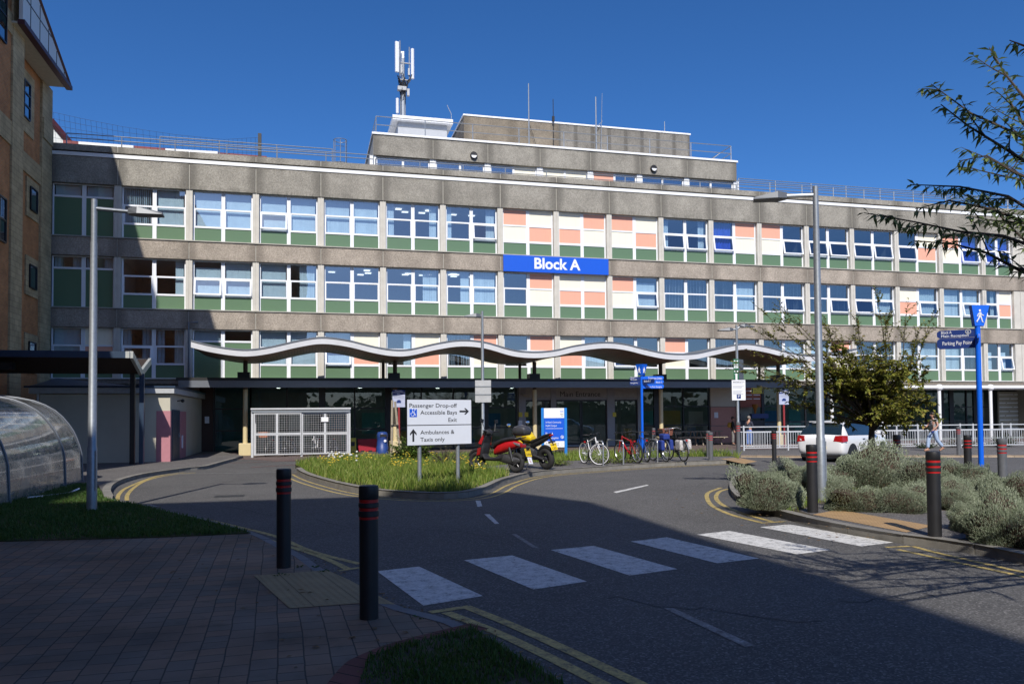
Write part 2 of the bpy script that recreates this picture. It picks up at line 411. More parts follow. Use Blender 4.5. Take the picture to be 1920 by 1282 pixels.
# forecourt of the entrance
sheet('forecourt', [(-2.7, 34.2), (-1, 31.8), (2, 31.2), (10, 31), (15.5, 28.6), (24, 27.6), (60, 22), (60, 44.5), (-4.1, 44.5)], .004, ASPHR)
mb = MB()
for a, b in (((430,868),(750,857)), ((470,876),(720,862)), ((420,860),(640,864)), ((1290,851),(1480,838)), ((1400,852),(1560,836)), ((1230,843),(1400,838))):
    ribbon(mb, [G(*a), G(*b)], 0, .10, .0082)
mb.build('red_marking', RPAINT)['kind'] = 'structure'
mb = MB(); ribbon(mb, gp([(318,889),(400,887),(560,885)]), 0, .12, .0045); ribbon(mb, gp([(1050,862),(1300,856),(1420,852)]), 0, .12, .0085)
mb.build('white_marking', WPAINT2)['kind'] = 'structure'

# central island
KI = smooth_path(gp([(556,884),(566,892),(600,905),(680,924.5),(780,934),(860,934),(905,925),(942,908),(1000,893),(1100,884),(1250,874),(1392,868)]))
kerb('kerb', KI, -.15, -.05, .13, KERB)
ii = offset(KI, -.14)
ISL = [p for p in ii]+[Vector(q+(0,)) for q in ((15.4, 26.6), (13, 28.9), (10, 30.2), (3, 30.6), (.6, 29.6), (-.4, 27.4))]
sheet('island', ISL, .118, SOIL, h=.12)
BAY = [p for p in ii if p.x > 5.0]+[Vector(q+(0,)) for q in ((15.0, 26.2), (12.5, 26.6), (10.4, 26.2), (8.2, 25.6), (6.6, 25.2), (5.0, 23.4), (4.9, 21.4))]
sheet('cycle_bay', BAY, .124, ASPH2)
# right island, footpath and tactile
KR = smooth_path(gp([(1392,891),(1378,898),(1370,912),(1373,930),(1400,950),(1480,975.5),(1560,995),(1640,1010),(1690,1018.5),(1745,1026),(1840,1041),(1925,1060),(2150,1112)])+[Vector((7.45, 4.6, 0)), Vector((7.6, 2.5, 0)), Vector((7.7, -1, 0))])
o = kerb('kerb', KR, -.14, -.05, .12, KERB)
ir = offset(KR, -.13)
RIS = [p for p in ir]+[Vector(q+(0,)) for q in ((7.9, -1.2), (15.0, -1.2), (15.2, 14), (14.8, 17.2), (13.6, 19), (11.9, 19.3))]
sheet('right_island', RIS, .112, SOIL2, h=.12)
mb = MB(); ribbon(mb, [Vector((10.4, 18.4, 0)), Vector((11.9, 19.4, 0)), Vector((13.7, 19.1, 0)), Vector((14.9, 17.2, 0)), Vector((15.3, 14, 0)), Vector((15.1, 3, 0))], 0, .14, .125); mb.build('kerb', KERB)['kind'] = 'structure'
sheet('footpath', gp([(1500,971),(1530,957),(1600,962),(1700,966),(1790,972),(1900,985),(1900,1010),(1790,1030),(1745,1024.5),(1690,1016.5),(1640,1008),(1560,993)]), .117, ASPH2)
sheet('tactile_paving', gp([(1524,979),(1572,969),(1750,1002),(1700,1015)]), .121, TACT_O)
# footway along the railings on the far side of the right-hand road
KF = smooth_path([Vector(q+(0,)) for q in ((15.2, 28.4), (17.6, 26.6), (20.5, 25.6), (24, 24.1), (30, 21.7), (46, 15.6))])
kerb('kerb', KF, -.3, -.05, .07, KERBB)
sheet('footway', [p for p in offset(KF, -.29)]+[(60, 16), (60, 30), (19, 32.4), (15.4, 30.6)], .066, ASPH2, h=.08)
sheet('tactile_paving', gp([(1350,866.5),(1385,864.5),(1420,872),(1395,877)]), .127, TACT_O)
# paint
mb = MB()
Z = [[(.72,8.70),(1.19,8.83),(1.56,7.22),(.98,7.0)],[(1.74,9.07),(2.35,9.21),(2.69,7.55),(2.08,7.35)],[(2.9,9.44),(3.51,9.58),(3.83,7.87),(3.21,7.7)],[(4.09,9.76),(4.69,9.95),(5.0,8.18),(4.4,8.05)],[(5.19,10.05),(5.79,10.23),(6.13,8.43),(5.57,8.29)],[(6.4,10.43),(6.97,10.55),(7.23,8.68),(6.65,8.55)]]
for q in Z: mb.poly([(p[0], p[1], .004) for p in q][::-1])
mb.build('zebra_crossing', WPAINT)['kind'] = 'structure'
mb = MB()
for q in ([(891.6,938.3),(900.8,938.3),(904.4,949.3),(895.3,950)],[(908,963.8),(918,963.8),(936,981.4),(928,982)],[(1150,922),(1213,908.5),(1217,909.8),(1156,924)]):
    mb.poly([(p.x, p.y, .004) for p in gp(q)])
mb.build('centre_line', WPAINT)['kind'] = 'structure'
mb = MB()
for q in ([(959,1001),(968,1001),(1010,1027.6),(999,1026.5)],[(1245,1140.6),(1262,1140),(1415.6,1210),(1397,1213)],[(240,948),(282,945),(300,950),(258,952)]):
    mb.poly([(p.x, p.y, .004) for p in gp(q)])
mb.build('worn_centre_line', WPAINT2)['kind'] = 'structure'
mb = MB()
def yl(px, w_=.085, z=.004): ribbon(mb, smooth_path(gp(px), 5), 0, w_, z)
yl([(264,951),(357,968)]); yl([(379,972),(448,988),(517.7,1005.7),(583,1033),(674,1057)]); yl([(412,984),(465,999),(517.7,1016.7),(600,1043),(653,1067)]); yl([(634,1070.6),(674,1064)], .07, .0045)
yl([(873.4,1137),(960,1172),(1080,1226),(1198,1282),(1260,1312)], .1); yl([(837,1148),(930,1185),(1030,1232),(1128.6,1282),(1190,1312)], .1); yl([(806,1148),(880.7,1137)], .09, .0045)
yl([(238,938),(239,927.5),(250,915),(270,902.5),(300,893.7),(335,888.7),(367,886)]); yl([(220,938),(222.5,927.5),(232,917.5),(250,908.7),(272,899.5),(300,891.3),(345,885.8)])
for d in (-.14, .10): ribbon(mb, offset(KI[4:], .32+d), 0, .07, .004)
yl([(1370.6,915.6),(1350,921),(1342.5,932.5),(1353.7,945.6),(1387.5,960.6),(1432.5,973.7),(1447.5,977.5)]); yl([(1352,914),(1329,923),(1325.6,932.5),(1335,947.5),(1368.7,964),(1425,979)]); yl([(1425,980.5),(1472,977.5)], .07, .0045)
yl([(1712,1024),(1762.5,1037.5),(1920,1073),(2000,1090)], .075); yl([(1684,1030),(1762.5,1047),(1920,1081),(2000,1098)], .075); yl([(1661,1026),(1706,1024)], .07, .0045)
mb.build('yellow_lines', YPAINT)['kind'] = 'structure'
# iron covers in the road
mb = MB()
for px in ((430,930),):
    g = G(*px); mb.box(g.x-.3, g.x+.3, g.y-.22, g.y+.22, -.02, .003)
mb.build('drain_cover', pm('iron', (.05, .05, .05), .6, .5, bump=.4, bs=40))['kind'] = 'structure'

# hairline tar cracks and fallen leaves in the gutters
mb = MB(); rc = random.Random(31)
for a, b, n in (((760,990),(1010,1010),9),((1130,1120),(1500,1165),11),((420,950),(640,985),8),((1240,920),(1330,905),6),((1580,1130),(1830,1110),8)):
    A, B = G(*a), G(*b); P = [A.lerp(B, k/n)+Vector((rc.gauss(0, .06), rc.gauss(0, .06), 0)) for k in range(n+1)]
    for i in range(n):
        w0 = rc.uniform(.004, .011); t = (P[i+1]-P[i]).normalized(); nn = Vector((t.y, -t.x, 0))
        mb.poly([(q.x, q.y, .0022) for q in (P[i]-nn*w0, P[i]+nn*w0, P[i+1]+nn*w0, P[i+1]-nn*w0)])
mb.build('road_crack', pm('tar_crack', (.03, .03, .03), .9))['kind'] = 'structure'
mb = MB()
def litter(P, d0, d1, n, z):
    for k in range(n):
        i = rc.randint(0, len(P)-2); p = P[i].lerp(P[i+1], rc.random()); t = (P[i+1]-P[i]).normalized(); p = p+Vector((t.y, -t.x, 0))*rc.uniform(d0, d1)
        a = rc.uniform(0, 6.28); l = rc.uniform(.015, .04); d = Vector((math.cos(a), math.sin(a), 0))*l; e = Vector((-d.y, d.x, 0))*.45
        mb.add([p-d+Vector((0, 0, z)), p+e+Vector((0, 0, z+.006)), p+d+Vector((0, 0, z+.003)), p-e+Vector((0, 0, z+.008))], [(0, 1, 2, 3)])
litter(KR[12:], -.03, -.30, 150, .006); litter(KI, .02, .25, 120, .006); litter(K1[10:], -.02, -.18, 90, .006); litter(K1[20:], .2, 1.6, 60, .052); litter(KR[20:50], .2, 1.4, 60, .124)
o = mb.build('fallen_leaves', pm('dry_leaf', (.20, .12, .05), .8, var=.4, vs=30)); o['kind'] = 'stuff'; tag(o, 'small dry fallen leaves along the kerbs', 'leaves')
# ------------------------------------------------------------------ materials of the main building
CONC = m_concrete('aggregate_concrete', (.375, .325, .272), .75); CONC2 = m_concrete('parapet_concrete', (.315, .295, .255), .9)
def m_panel(name, c, rough):
    t = NT(name); t.set(rough, spec=.4); p = t.pos(); s = t.sep(p)
    per = t.new('NewGeometry').outputs['Random Per Island']
    st = t.noise(t.comb(t.math('MULTIPLY', s[0], 9.0), t.math('MULTIPLY', s[2], .8), 0.0), 1.0, 4)
    k = t.mix(1.0, c, t.ramp(per, [(.0, .86), (1.0, 1.12)]), 'MULTIPLY')
    k = t.mix(t.ramp(st, [(.5, 0.0), (.78, .22)]), k, tuple(x*.62+.05 for x in c)); t.base(k); return t.m
PILC = pm('pilaster_concrete', (.56, .535, .48), .8, var=.10, vs=2.5, bump=.1)
LIFTC = m_concrete('weathered_concrete', (.235, .20, .155), .6); LIFTC2 = m_concrete('grey_concrete_panels', (.225, .21, .185), .9)
UPVC = pm('white_window_frame', (.80, .82, .86), .35, var=.03); SILLM = pm('sill', (.40, .385, .34), .8, var=.15)
GREENP = m_panel('green_panel', (.115, .195, .115), .30)
PINKP = m_panel('salmon_panel', (.80, .40, .285), .45); CREAMP = m_panel('cream_panel', (.88, .82, .66), .45)
BLINDM = pm('blind_fabric', (.76, .84, .86), .8, var=.06, vs=3); CURTB = pm('blue_curtain', (.02, .07, .55), .7, var=.25, vs=3); CURTW = pm('pale_curtain', (.55, .63, .64), .8, var=.1)
ROOMM = pm('room_paint', (.17, .20, .23), .9); LOBBY = pm('lobby_wall', (.22, .26, .26), .9, var=.3, vs=.8); ROOMW = pm('room_wall', (.34, .37, .39), .9); ROOMD = pm('dark_room', (.055, .055, .06), .9)
GREYMET = pm('grey_metal', (.16, .175, .20), .45, .3, var=.06); DARKMET = pm('dark_frame', (.022, .022, .025), .4, .3)
WHITEM = pm('white_metal', (.80, .81, .82), .4, var=.03); BLACKM = pm('black', (.012, .012, .013), .5)
GALV = pm('galvanised_steel', (.32, .345, .37), .42, .55, var=.15, vs=20); BROWNP = pm('brown_panel', (.045, .022, .016), .6)
BLUEP = pm('sign_blue', (.004, .095, .62), .4, var=.03); WHITEP = pm('sign_white', (.80, .81, .84), .45, var=.02); BLUEDK = pm('sign_navy', (.012, .035, .17), .4, var=.05)
def m_glass(name, tint, refl=1.0, rough=0.0, base=.06):
    t = NT(name); t.n.remove(t.b)
    ge = t.new('NewGeometry'); vm = t.new('VectorMath', operation='DOT_PRODUCT'); t.L(ge.outputs['Normal'], vm.inputs[0]); t.L(ge.outputs['Incoming'], vm.inputs[1])
    c = t.math('SUBTRACT', 1.0, t.math('ABSOLUTE', vm.outputs['Value'])); fr = t.math('ADD', .045, t.math('MULTIPLY', .955, t.math('POWER', c, 5.0)))
    tr = t.new('BsdfTransparent'); tr.inputs[0].default_value = (*tint, 1)
    gl = t.new('BsdfGlossy'); gl.inputs['Roughness'].default_value = rough; gl.inputs[0].default_value = (.92, .97, 1, 1)
    p = t.coord('Object'); bp = t.new('Bump'); bp.inputs['Strength'].default_value = .035; bp.inputs['Distance'].default_value = .05
    t.L(t.noise(p, .8, 2), bp.inputs['Height']); t.L(bp.outputs[0], gl.inputs['Normal'])
    mx = t.new('MixShader'); t.L(t.math('ADD', t.math('MULTIPLY', fr, refl), base, True), mx.inputs[0])
    t.L(tr.outputs[0], mx.inputs[1]); t.L(gl.outputs[0], mx.inputs[2]); t.L(mx.outputs[0], t.out.inputs[0]); return t.m
GLASS = m_glass('window_glass', (.74, .85, .93), 1.5, base=.19); GLASSD = m_glass('shop_glass', (.50, .64, .64), 1.0, base=.02); TEALG = m_glass('teal_glass', (.16, .48, .50), 1.0, base=.03)
def m_emit(name, c, s):
    t = NT(name); t.n.remove(t.b); e = t.new('Emission'); e.inputs[0].default_value = (*c, 1); e.inputs[1].default_value = s; t.L(e.outputs[0], t.out.inputs[0]); return t.m
LAMP = m_emit('lit_ceiling_lamp', (1, .97, .9), 1.6)

BB = Vector((16, 40.1, 0))
bld = thing('office_building', 'long four-storey concrete block with bands of windows, green sills and salmon and cream panels', 'building', BB)
def bm_(): m = MB(); m.M = Matrix.Translation(-BB); return m
def bfront(x, y, z): return Matrix.Translation(-BB) @ front(x, y, z)
JX = [-11.4, -8.56, -5.45, -2.43, .63, 3.67, 6.73, 9.75, 12.82, 15.82, 18.87, 21.91, 24.95, 28.02, 31.07, 34.16, 37.32, 40.47, 43.2]
FL = [(3.56, 5.91), (6.825, 9.21), (10.11, 12.55)]
def band(name, z0, z1, y, mat, xs, dep=.35):
    mb = bm_()
    for a, b in zip(xs[:-1], xs[1:]):
        mb.box(a+.02, b-.02, y, y+dep, z0, z1, uv=[(0, 0)])
    mb.cur = 1; mb.box(xs[0], xs[-1], y+.025, y+dep-.02, z0+.02, z1-.02)
    return mb.build(name, [mat, SILLM], bld)
XS = JX+[46.2]
band('concrete_band', 5.91, 6.765, 40.10, CONC, XS); band('concrete_band', 9.21, 10.05, 40.10, CONC, XS)
band('parapet', 12.55, 13.78, 40.10, CONC2, XS); band('coping', 14.03, 14.32, 40.03, CONC2, XS, .5)
mb = bm_(); mb.box(-11.4, 46.2, 40.06, 40.4, 13.80, 13.965); mb.build('gutter', WHITEM, bld)
mb = bm_(); mb.box(-11.4, 46.2, 40.14, 40.45, 13.96, 14.04); mb.build('shadow_gap', DARKMET, bld)  # dark strip painted in for the shade beneath the coping
mb = bm_(); mb.box(-11.4, 46.2, 40.10, 40.5, 3.30, 3.50); mb.build('floor_edge', CONC, bld)
mb = bm_()
for z in (3.50, 6.765, 10.05): mb.box(-11.4, 43.2, 40.045, 40.42, z+.012, z+.062)
mb.build('sill', SILLM, bld)
for i, x in enumerate(JX[1:]):
    mb = bm_(); hw = .145 if i < 17 else .5
    for z0, z1 in FL:
        mb.box(x-hw, x-.012, 40.15, 40.46, z0+.003, z1); mb.box(x+.012, x+hw, 40.15, 40.46, z0+.003, z1)
        mb.box(x-.012, x+.012, 40.17, 40.46, z0+.003, z1)
    mb.build('pilaster', PILC, bld)
mb = bm_(); mb.box(-11.6, -11.41, 40.1, 54, 0, 13.85); mb.build('end_wall', CONC, bld)
mb = bm_(); mb.box(-11.4, -5.0, 40.42, 40.6, 0, 3.5); mb.build('rear_wall', SILLM, bld)
mb = bm_(); mb.box(43.2, 46.2, 40.16, 40.5, 3.5, 13.9); mb.box(46.0, 46.2, 40.5, 54, 0, 14.3); mb.build('end_wall', CONC, bld)
mb = bm_(); mb.box(-11.4, 46.2, 40.5, 54, 13.85, 14.02); mb.build('roof', pm('roof_felt', (.16, .16, .16), .9), bld)
# rooms behind the glass
mb = bm_()
for z0, z1 in FL:
    mb.box(-11.4, 46, 40.46, 46.5, z0-.3, z0-.02); mb.box(-11.4, 46, 45.5, 45.6, z0, z1)
    for x in JX[1:-1:2]: mb.box(x-.06, x+.06, 40.5, 45.5, z0, z1)
mb.cur = 1
for z0, z1 in FL: mb.box(-11.4, 46, 40.46, 46.5, z1+.01, z1+.2)
mb.build('interior', [ROOMM, ROOMW], bld)
mb = bm_()
for px, py in ((747,392),(803,395),(688,476+31),(766,505),(690,512),(765,513),(805,517),(850,514),(846,524),(676,546),(855,558)):
    zc = 12.52 if py < 440 else 9.19
    if py > 530: zc = 9.19
    for Y in (42.2,):
        d = ray(px, min(py, 395 if zc > 12 else 515)); t = (zc-CAMZ)/d.z; q = Vector((0, 0, CAMZ))+d*t
        if 40.6 < q.y < 45.4: mb.box(q.x-.16, q.x+.16, q.y-.14, q.y+.14, zc-.02, zc)
for x in (-1.6, 1.2, 5.0, 5.9, 7.6, 8.6):
    for zc in (9.19, 12.53): mb.box(x-.17, x+.17, 41.9, 42.1, zc-.03, zc-.008)
if mb.v: mb.build('ceiling_lamp', LAMP, bld)

def blind(code, xa, xb, z0, z1):
    wd = xb-xa; y = 40.53; mb = bm_()
    def slats(a, b, zz0, zz1, ang, sp=.089, miss=0.0):
        n = max(1, int((b-a)/sp))
        for k in range(n):
            if random.random() < miss: continue
            c = a+(k+.5)*sp; q = ang+random.uniform(-.12, .12); dx, dy = .045*math.cos(q), .045*math.sin(q)
            mb.quad((c-dx, y-dy, zz0), (c+dx, y+dy, zz0), (c+dx, y+dy, zz1), (c-dx, y-dy, zz1))
    def wave(a, b, zz0, zz1, amp=.03):
        n = max(6, int((b-a)/.035)); P = []
        for k in range(n+1):
            x = a+(b-a)*k/n; P.append((x, y+amp*math.sin(x*38+random.uniform(-.5, .5))))
        for p, q in zip(P[:-1], P[1:]): mb.quad((p[0], p[1], zz0), (q[0], q[1], zz0), (q[0], q[1], zz1), (p[0], p[1], zz1))
    m, nm = BLINDM, 'blind'
    if code == 'F': slats(xa, xb, z0, z1, .18)
    elif code == 'f': slats(xa, xb, z0, z1-random.uniform(.2, .5), .12)
    elif code == 'L': slats(xa, xa+wd*.30, z0, z1, .2)
    elif code == 'R': slats(xb-wd*random.uniform(.3, .42), xb, z0, z1, .2)
    elif code == 'r': slats(xa+wd*.35, xb, z0, z1, .3)
    elif code == 'V': slats(xa, xb, z0, z1, 1.0, miss=.12)
    elif code == 'H': slats(xa+.02, xb-.25, z0, z1-.5, .05)
    elif code == 'C': wave(xa, xa+wd*.28, z0, z1); wave(xb-wd*.36, xb, z0, z1); m, nm = CURTW, 'curtain'
    elif code == 'c': wave(xa+wd*.1, xb, z0, z1); m, nm = CURTW, 'curtain'
    elif code == 'B': wave(xa, xb, z0, z1); m, nm = CURTB, 'curtain'
    return mb.build(nm, m, None) if mb.v else None
def window(x0, x1, z0, z1, specs, y=40.33, parent=None):
    fr, pa, gr, pk, cr, sa, sp = bm_(), bm_(), bm_(), bm_(), bm_(), bm_(), bm_()
    H = z1-z0; mid = (x0+x1)/2; kids = []
    for h, s in enumerate(specs):
        xa, xb = (x0, mid-.022) if h == 0 else (mid+.022, x1)
        W = .065; za = z0+.29*H; zb = z0+.645*H
        short = s[0] == 's'
        if short: za = zb = z0+.76*H
        fr.box(xa, xa+W, y, y+.07, z0, z1); fr.box(xb-W, xb, y, y+.07, z0, z1)
        ia, ib = xa+W, xb-W
        fr.box(ia, ib, y, y+.07, z0, z0+.03); fr.box(ia, ib, y, y+.07, z1-.05, z1); fr.box(ia, ib, y-.004, y+.07, za-.045, za+.045)
        if not short: fr.box(ia, ib, y, y+.07, zb-.04, zb+.04)
        gr.box(ia, ib, y+.03, y+.05, z0+.03, za-.045)
        if s[0] in 'PC':
            up, lo = (pk, cr) if s[0] == 'P' else (cr, pk)
            if len(s) > 1 and s[1] == s[0]: lo = up
            up.box(ia, ib, y+.03, y+.05, zb+.04, z1-.05); lo.box(ia, ib, y+.03, y+.05, za+.045, zb-.04)
            fr.box(ia, ib, y+.012, y+.07, za+.045, za+.07); continue
        op = 'o' in s; bc = s[1] if len(s) > 1 else ''
        pa.quad((ia, y+.04, max(zb, za)+.04), (ib, y+.04, max(zb, za)+.04), (ib, y+.04, z1-.05), (ia, y+.04, z1-.05))
        if not short:
            if op:
                M0 = sa.M; ang = -random.uniform(.13, .21)
                R_ = Matrix.Translation(-BB) @ Matrix.Translation((0, y-.005, zb-.04)) @ Matrix.Rotation(ang, 4, 'X')
                sa.M = sp.M = R_; hh = zb-za-.085; e = .06
                sa.box(ia-.02, ia+e, -.03, .03, -hh-.02, 0); sa.box(ib-e, ib+.02, -.03, .03, -hh-.02, 0); sa.box(ia+e, ib-e, -.03, .03, -.06, 0); sa.box(ia+e, ib-e, -.03, .03, -hh-.02, -hh+.045)
                sp.quad((ia+e, 0, -hh+.045), (ib-e, 0, -hh+.045), (ib-e, 0, -.06), (ia+e, 0, -.06)); sa.M = sp.M = M0
            else:
                e = .04
                fr.box(ia, ia+e, y-.01, y+.06, za+.046, zb-.041); fr.box(ib-e, ib, y-.01, y+.06, za+.046, zb-.041)
                pa.quad((ia+e, y+.04, za+.045), (ib-e, y+.04, za+.045), (ib-e, y+.04, zb-.04), (ia+e, y+.04, zb-.04))
        if bc and bc not in 'o':
            b = blind(bc, ia+.01, ib-.01, za+.02, z1-.04)
            if b: kids.append(b)
    fr.box(mid-.022, mid+.022, y+.012, y+.06, z0, z1)
    o = fr.build('window', UPVC, parent or bld)
    for m, nm, mt in ((pa, 'pane', GLASS), (gr, 'green_panel', GREENP), (pk, 'salmon_panel', PINKP), (cr, 'cream_panel', CREAMP), (sa, 'sash', UPVC)):
        if m.v:
            c = m.build(nm, mt, o)
            if nm == 'sash': sp.build('sash_pane', GLASS, o)
    for k in kids: k.parent = o
    return o
W3 = ['sF sF','gV gF','gF gF','gFo gF','gF gF','gL gR','gL gRo','P C','C P','P C','gLo gRo','gBo P','P g o','go go','go go','go C','P gBo','gBo gBo']
W2 = ['sC sC','g gR','gfo gFo','gF gr','g g','g gr','gR gF','g P','C C','P gfo','gV gV','gV gF','gV gVo','gV gVo','go gco','C gco','gF gFo','gCo C']  # fuller blinds in third and fourth bays added to lighten panes mirroring dark brick
W1 = ['gF C','gCo gC','s P','gF gF','gFo C','gR C','gV P','g P','C gF','go g','P g','gV gV','gV gF','gf P','gV gV','gF gF','gF gV','gH gHo']
W1[2] = 'sF s'
for fl, (W, (z0, z1)) in enumerate(zip((W1, W2, W3), FL)):
    for i in range(18):
        a, b = W[i].replace('P g o', 'P go').split()
        xa = JX[i]+(.145 if i else .05); xb = JX[i+1]-(.145 if i < 17 else .5)
        window(xa+.01, xb-.01, z0+.005, z1-.005, (a, b))

# roof-top storey, lift block and plant room are parts of the same building
PX = [AT(q, 270, 42.9).x for q in (699.5, 812, 914.7, 1012.6, 1107.5, 1199.7, 1288, 1380.5)]
def band2(name, z0, z1, y, mat, xs, dep):
    mb = bm_()
    for a, b in zip(xs[:-1], xs[1:]): mb.box(a+.015, b-.015, y, y+dep, z0, z1, uv=[(0, 0)])
    mb.cur = 1; mb.box(xs[0]+.01, xs[-1]-.01, y+.02, y+dep+6, z0+.02, z1-.02)
    return mb.build(name, [mat, SILLM], bld)
band2('upper_parapet', 15.77, 16.88, 42.9, CONC2, PX, .4)
mb = bm_(); mb.box(PX[0]-.06, PX[-1]+.06, 42.84, 49.2, 16.885, 17.0); mb.build('roof_cap', WHITEM, bld)
mb = bm_(); mb.box(PX[0], PX[-1], 43.4, 49, 14.0, 15.77); mb.build('upper_wall', ROOMD, bld)
for x in PX: mb = bm_(); mb.box(x-.17, x+.17, 43.0, 43.3, 14.02, 15.77); mb.build('upper_pilaster', WHITEM, bld)
SPEC = ['gg', 'gg', 'gC', 'CC', 'Pg', 'gg', 'gg']
for i, s in enumerate(SPEC):
    fr, pa, pk, cr = bm_(), bm_(), bm_(), bm_(); x0, x1 = PX[i]+.18, PX[i+1]-.18; mid = (x0+x1)/2
    for h in (0, 1):
        xa, xb = (x0, mid) if h == 0 else (mid, x1)
        for a, b in ((xa, xa+.06), (xb-.06, xb)): fr.box(a, b, 43.12, 43.2, 14.1, 15.76)
        fr.box(xa+.06, xb-.06, 43.12, 43.2, 15.7, 15.76)
        {'g': pa, 'P': pk, 'C': cr}[s[h]].box(xa+.06, xb-.06, 43.16, 43.18, 14.1, 15.7)
    o = fr.build('window', UPVC, bld)
    for m, nm, mt in ((pa, 'pane', GLASS), (pk, 'salmon_panel', PINKP), (cr, 'cream_panel', CREAMP)):
        if m.v: m.build(nm, mt, o)
for px, py in ((888, 292), (1225, 316.5)):
    q = AT(px, py, 42.88); mb = bm_(); mb.lathe([(.20, 0), (.20, -.10), (.17, -.13)], (q.x, q.y, q.z), 18, 'Y'); o = mb.build('wall_lamp', BLACKM, bld)
    mb = bm_(); mb.prismy([(q.x+.15*math.cos(a*PI/10), q.z-.02-.15*math.sin(a*PI/10)) for a in range(11)], q.y-.15, q.y-.13); mb.build('diffuser', WHITEP, o)
def clad(name, x0, x1, y0, y1, z0, z1, mat, n):
    mb = bm_()
    for k in range(n): mb.box(x0+(x1-x0)*k/n+.012, x0+(x1-x0)*(k+1)/n-.012, y0, y0+.2, z0, z1, uv=[(0, 0)])
    mb.box(x0, x1, y0+.015, y1, z0, z1-.01); return mb.build(name, mat, bld)
clad('lift_block', 9.0, 14.9, 46, 52, 14, 19.52, LIFTC, 2); clad('lift_block', 14.905, 23.7, 46, 52, 14, 19.50, LIFTC2, 8)
mb = bm_(); mb.box(8.95, 23.75, 45.95, 52, 19.525, 19.62); mb.build('roof_cap', WHITEM, bld)
mb = bm_(); mb.box(12.95, 13.2, 45.9, 46, 16.6, 16.85); mb.box(11.0, 11.9, 45.95, 46, 17.5, 17.9); mb.build('junction_box', SILLM, bld)
mb = bm_(); mb.box(4.95, 7.75, 44.7, 47.5, 17, 18.4); o = mb.build('plant_room', pm('pale_grey_cladding', (.42, .44, .47), .6, var=.05), bld)
mb = bm_(); mb.box(4.62, 8.05, 44.4, 47.8, 18.36, 18.62); mb.build('roof_cap', WHITEM, o)
mb = bm_(); q = AT(640, 290, 43.0); mb.box(q.x-1.3, q.x+1.6, 43.2, 46, 14, 14.62); mb.build('roof_upstand', pm('felt_upstand', (.10, .10, .10), .9), bld)
mb = bm_(); q = AT(354, 604, 39.95)
mb.tube([(q.x+.42, 39.9, q.z), (q.x, 39.9, q.z), (q.x, 39.95, 3.5)], .05, 8); mb.build('downpipe', GREYMET, bld)
# ------------------------------------------------------------------ ground floor
YG = 40.55
def gx(px, Y=YG): return AT(px, 780, Y).x
mb = bm_(); mb.box(-5.0, 46, 44.6, 44.8, 0, 3.3); mb.box(-5.0, 46, 40.6, 44.6, -.02, .012); mb.cur = 1; mb.box(-5, 46, 40.5, 45, 3.22, 3.3); mb.build('ground_floor_interior', [LOBBY, ROOMW], bld)
mb = bm_()
for k in range(15): x = -3.5+k*2.05; mb.cyl((x, 41.6+.7*(k % 2), 3.19), (x, 41.6+.7*(k % 2), 3.215), .11, n=10)
mb.build('lobby_lamp', m_emit('lobby_lamp', (1, .95, .85), 14.0), bld)
mb = bm_(); mb.box(10, 15, 43.4, 44.2, .012, 1.1); mb.build('reception_desk', CREAMP if False else SILLM, bld)
POSTC = [pm('poster_%d' % k, c, .6) for k, c in enumerate(((.5, .5, .5), (.05, .18, .35), (.1, .3, .28), (.45, .3, .08)))]
for k, (px, z, w_, h_) in enumerate(((560, 1.5, .5, .7), (632, 1.55, .42, .6), (700, 1.5, .6, .8), (800, 1.6, .45, .65), (846, 1.5, .5, .7), (925, 1.55, .4, .55), (1215, 1.6, .4, .6), (1258, 1.5, .6, .8), (1305, 1.55, .45, .6), (1445, 1.5, .5, .7), (1490, 1.6, .4, .6))):
    x = gx(px, 41.2) if False else AT(px, 780, 42.6).x; mb = bm_(); mb.box(x-w_, x+w_, 42.6, 42.64, z-h_/2-.3, z+h_/2); mb.build('display_board', POSTC[k % 4], bld)
for k, px in enumerate((520, 650, 760, 880, 1000, 1180, 1300, 1500)):
    x = AT(px, 780, 43.4).x; mb = bm_(); mb.box(x-.25, x+.25, 43.2, 43.7, .012, .46); mb.box(x-.25, x+.25, 43.62, 43.7, .46, .9); mb.build('waiting_chair', POSTC[1 + k % 3], bld)
def shop(xs, z0=.08, z1=3.2, tr=(1.07, 2.12), Y=YG, wide=(), g=GLASSD, fm=DARKMET):
    fr, pa = bm_(), bm_()
    for i, x in enumerate(xs):
        hw = .16 if i in wide else .035; fr.box(x-hw, x+hw, Y-.05, Y+.07, 0.012, z1)
    for a, b in zip(xs[:-1], xs[1:]):
        for z in (z0-.03, *tr, z1-.04): fr.box(a+.03, b-.03, Y-.03, Y+.06, z-.03, z+.03)
        pa.quad((a, Y+.02, z0), (b, Y+.02, z0), (b, Y+.02, z1), (a, Y+.02, z1))
    o = fr.build('shopfront', fm, bld); pa.build('pane', g, o); return o
mb = bm_(); mb.box(gx(368), gx(400), YG-.1, YG, .01, 3.25); o = mb.build('brown_cladding', BROWNP, bld)
mb = bm_(); q = AT(388, 787, YG-.12); mb.box(q.x-.1, q.x+.1, YG-.115, YG-.105, q.z-.16, q.z+.16); mb.build('notice', WHITEP, o)
shop([gx(402), gx(458), gx(470)], g=TEALG); shop([gx(470), gx(538), gx(604), gx(665), gx(728), gx(790), gx(850), gx(910), gx(968)], wide=(2, 4, 7))
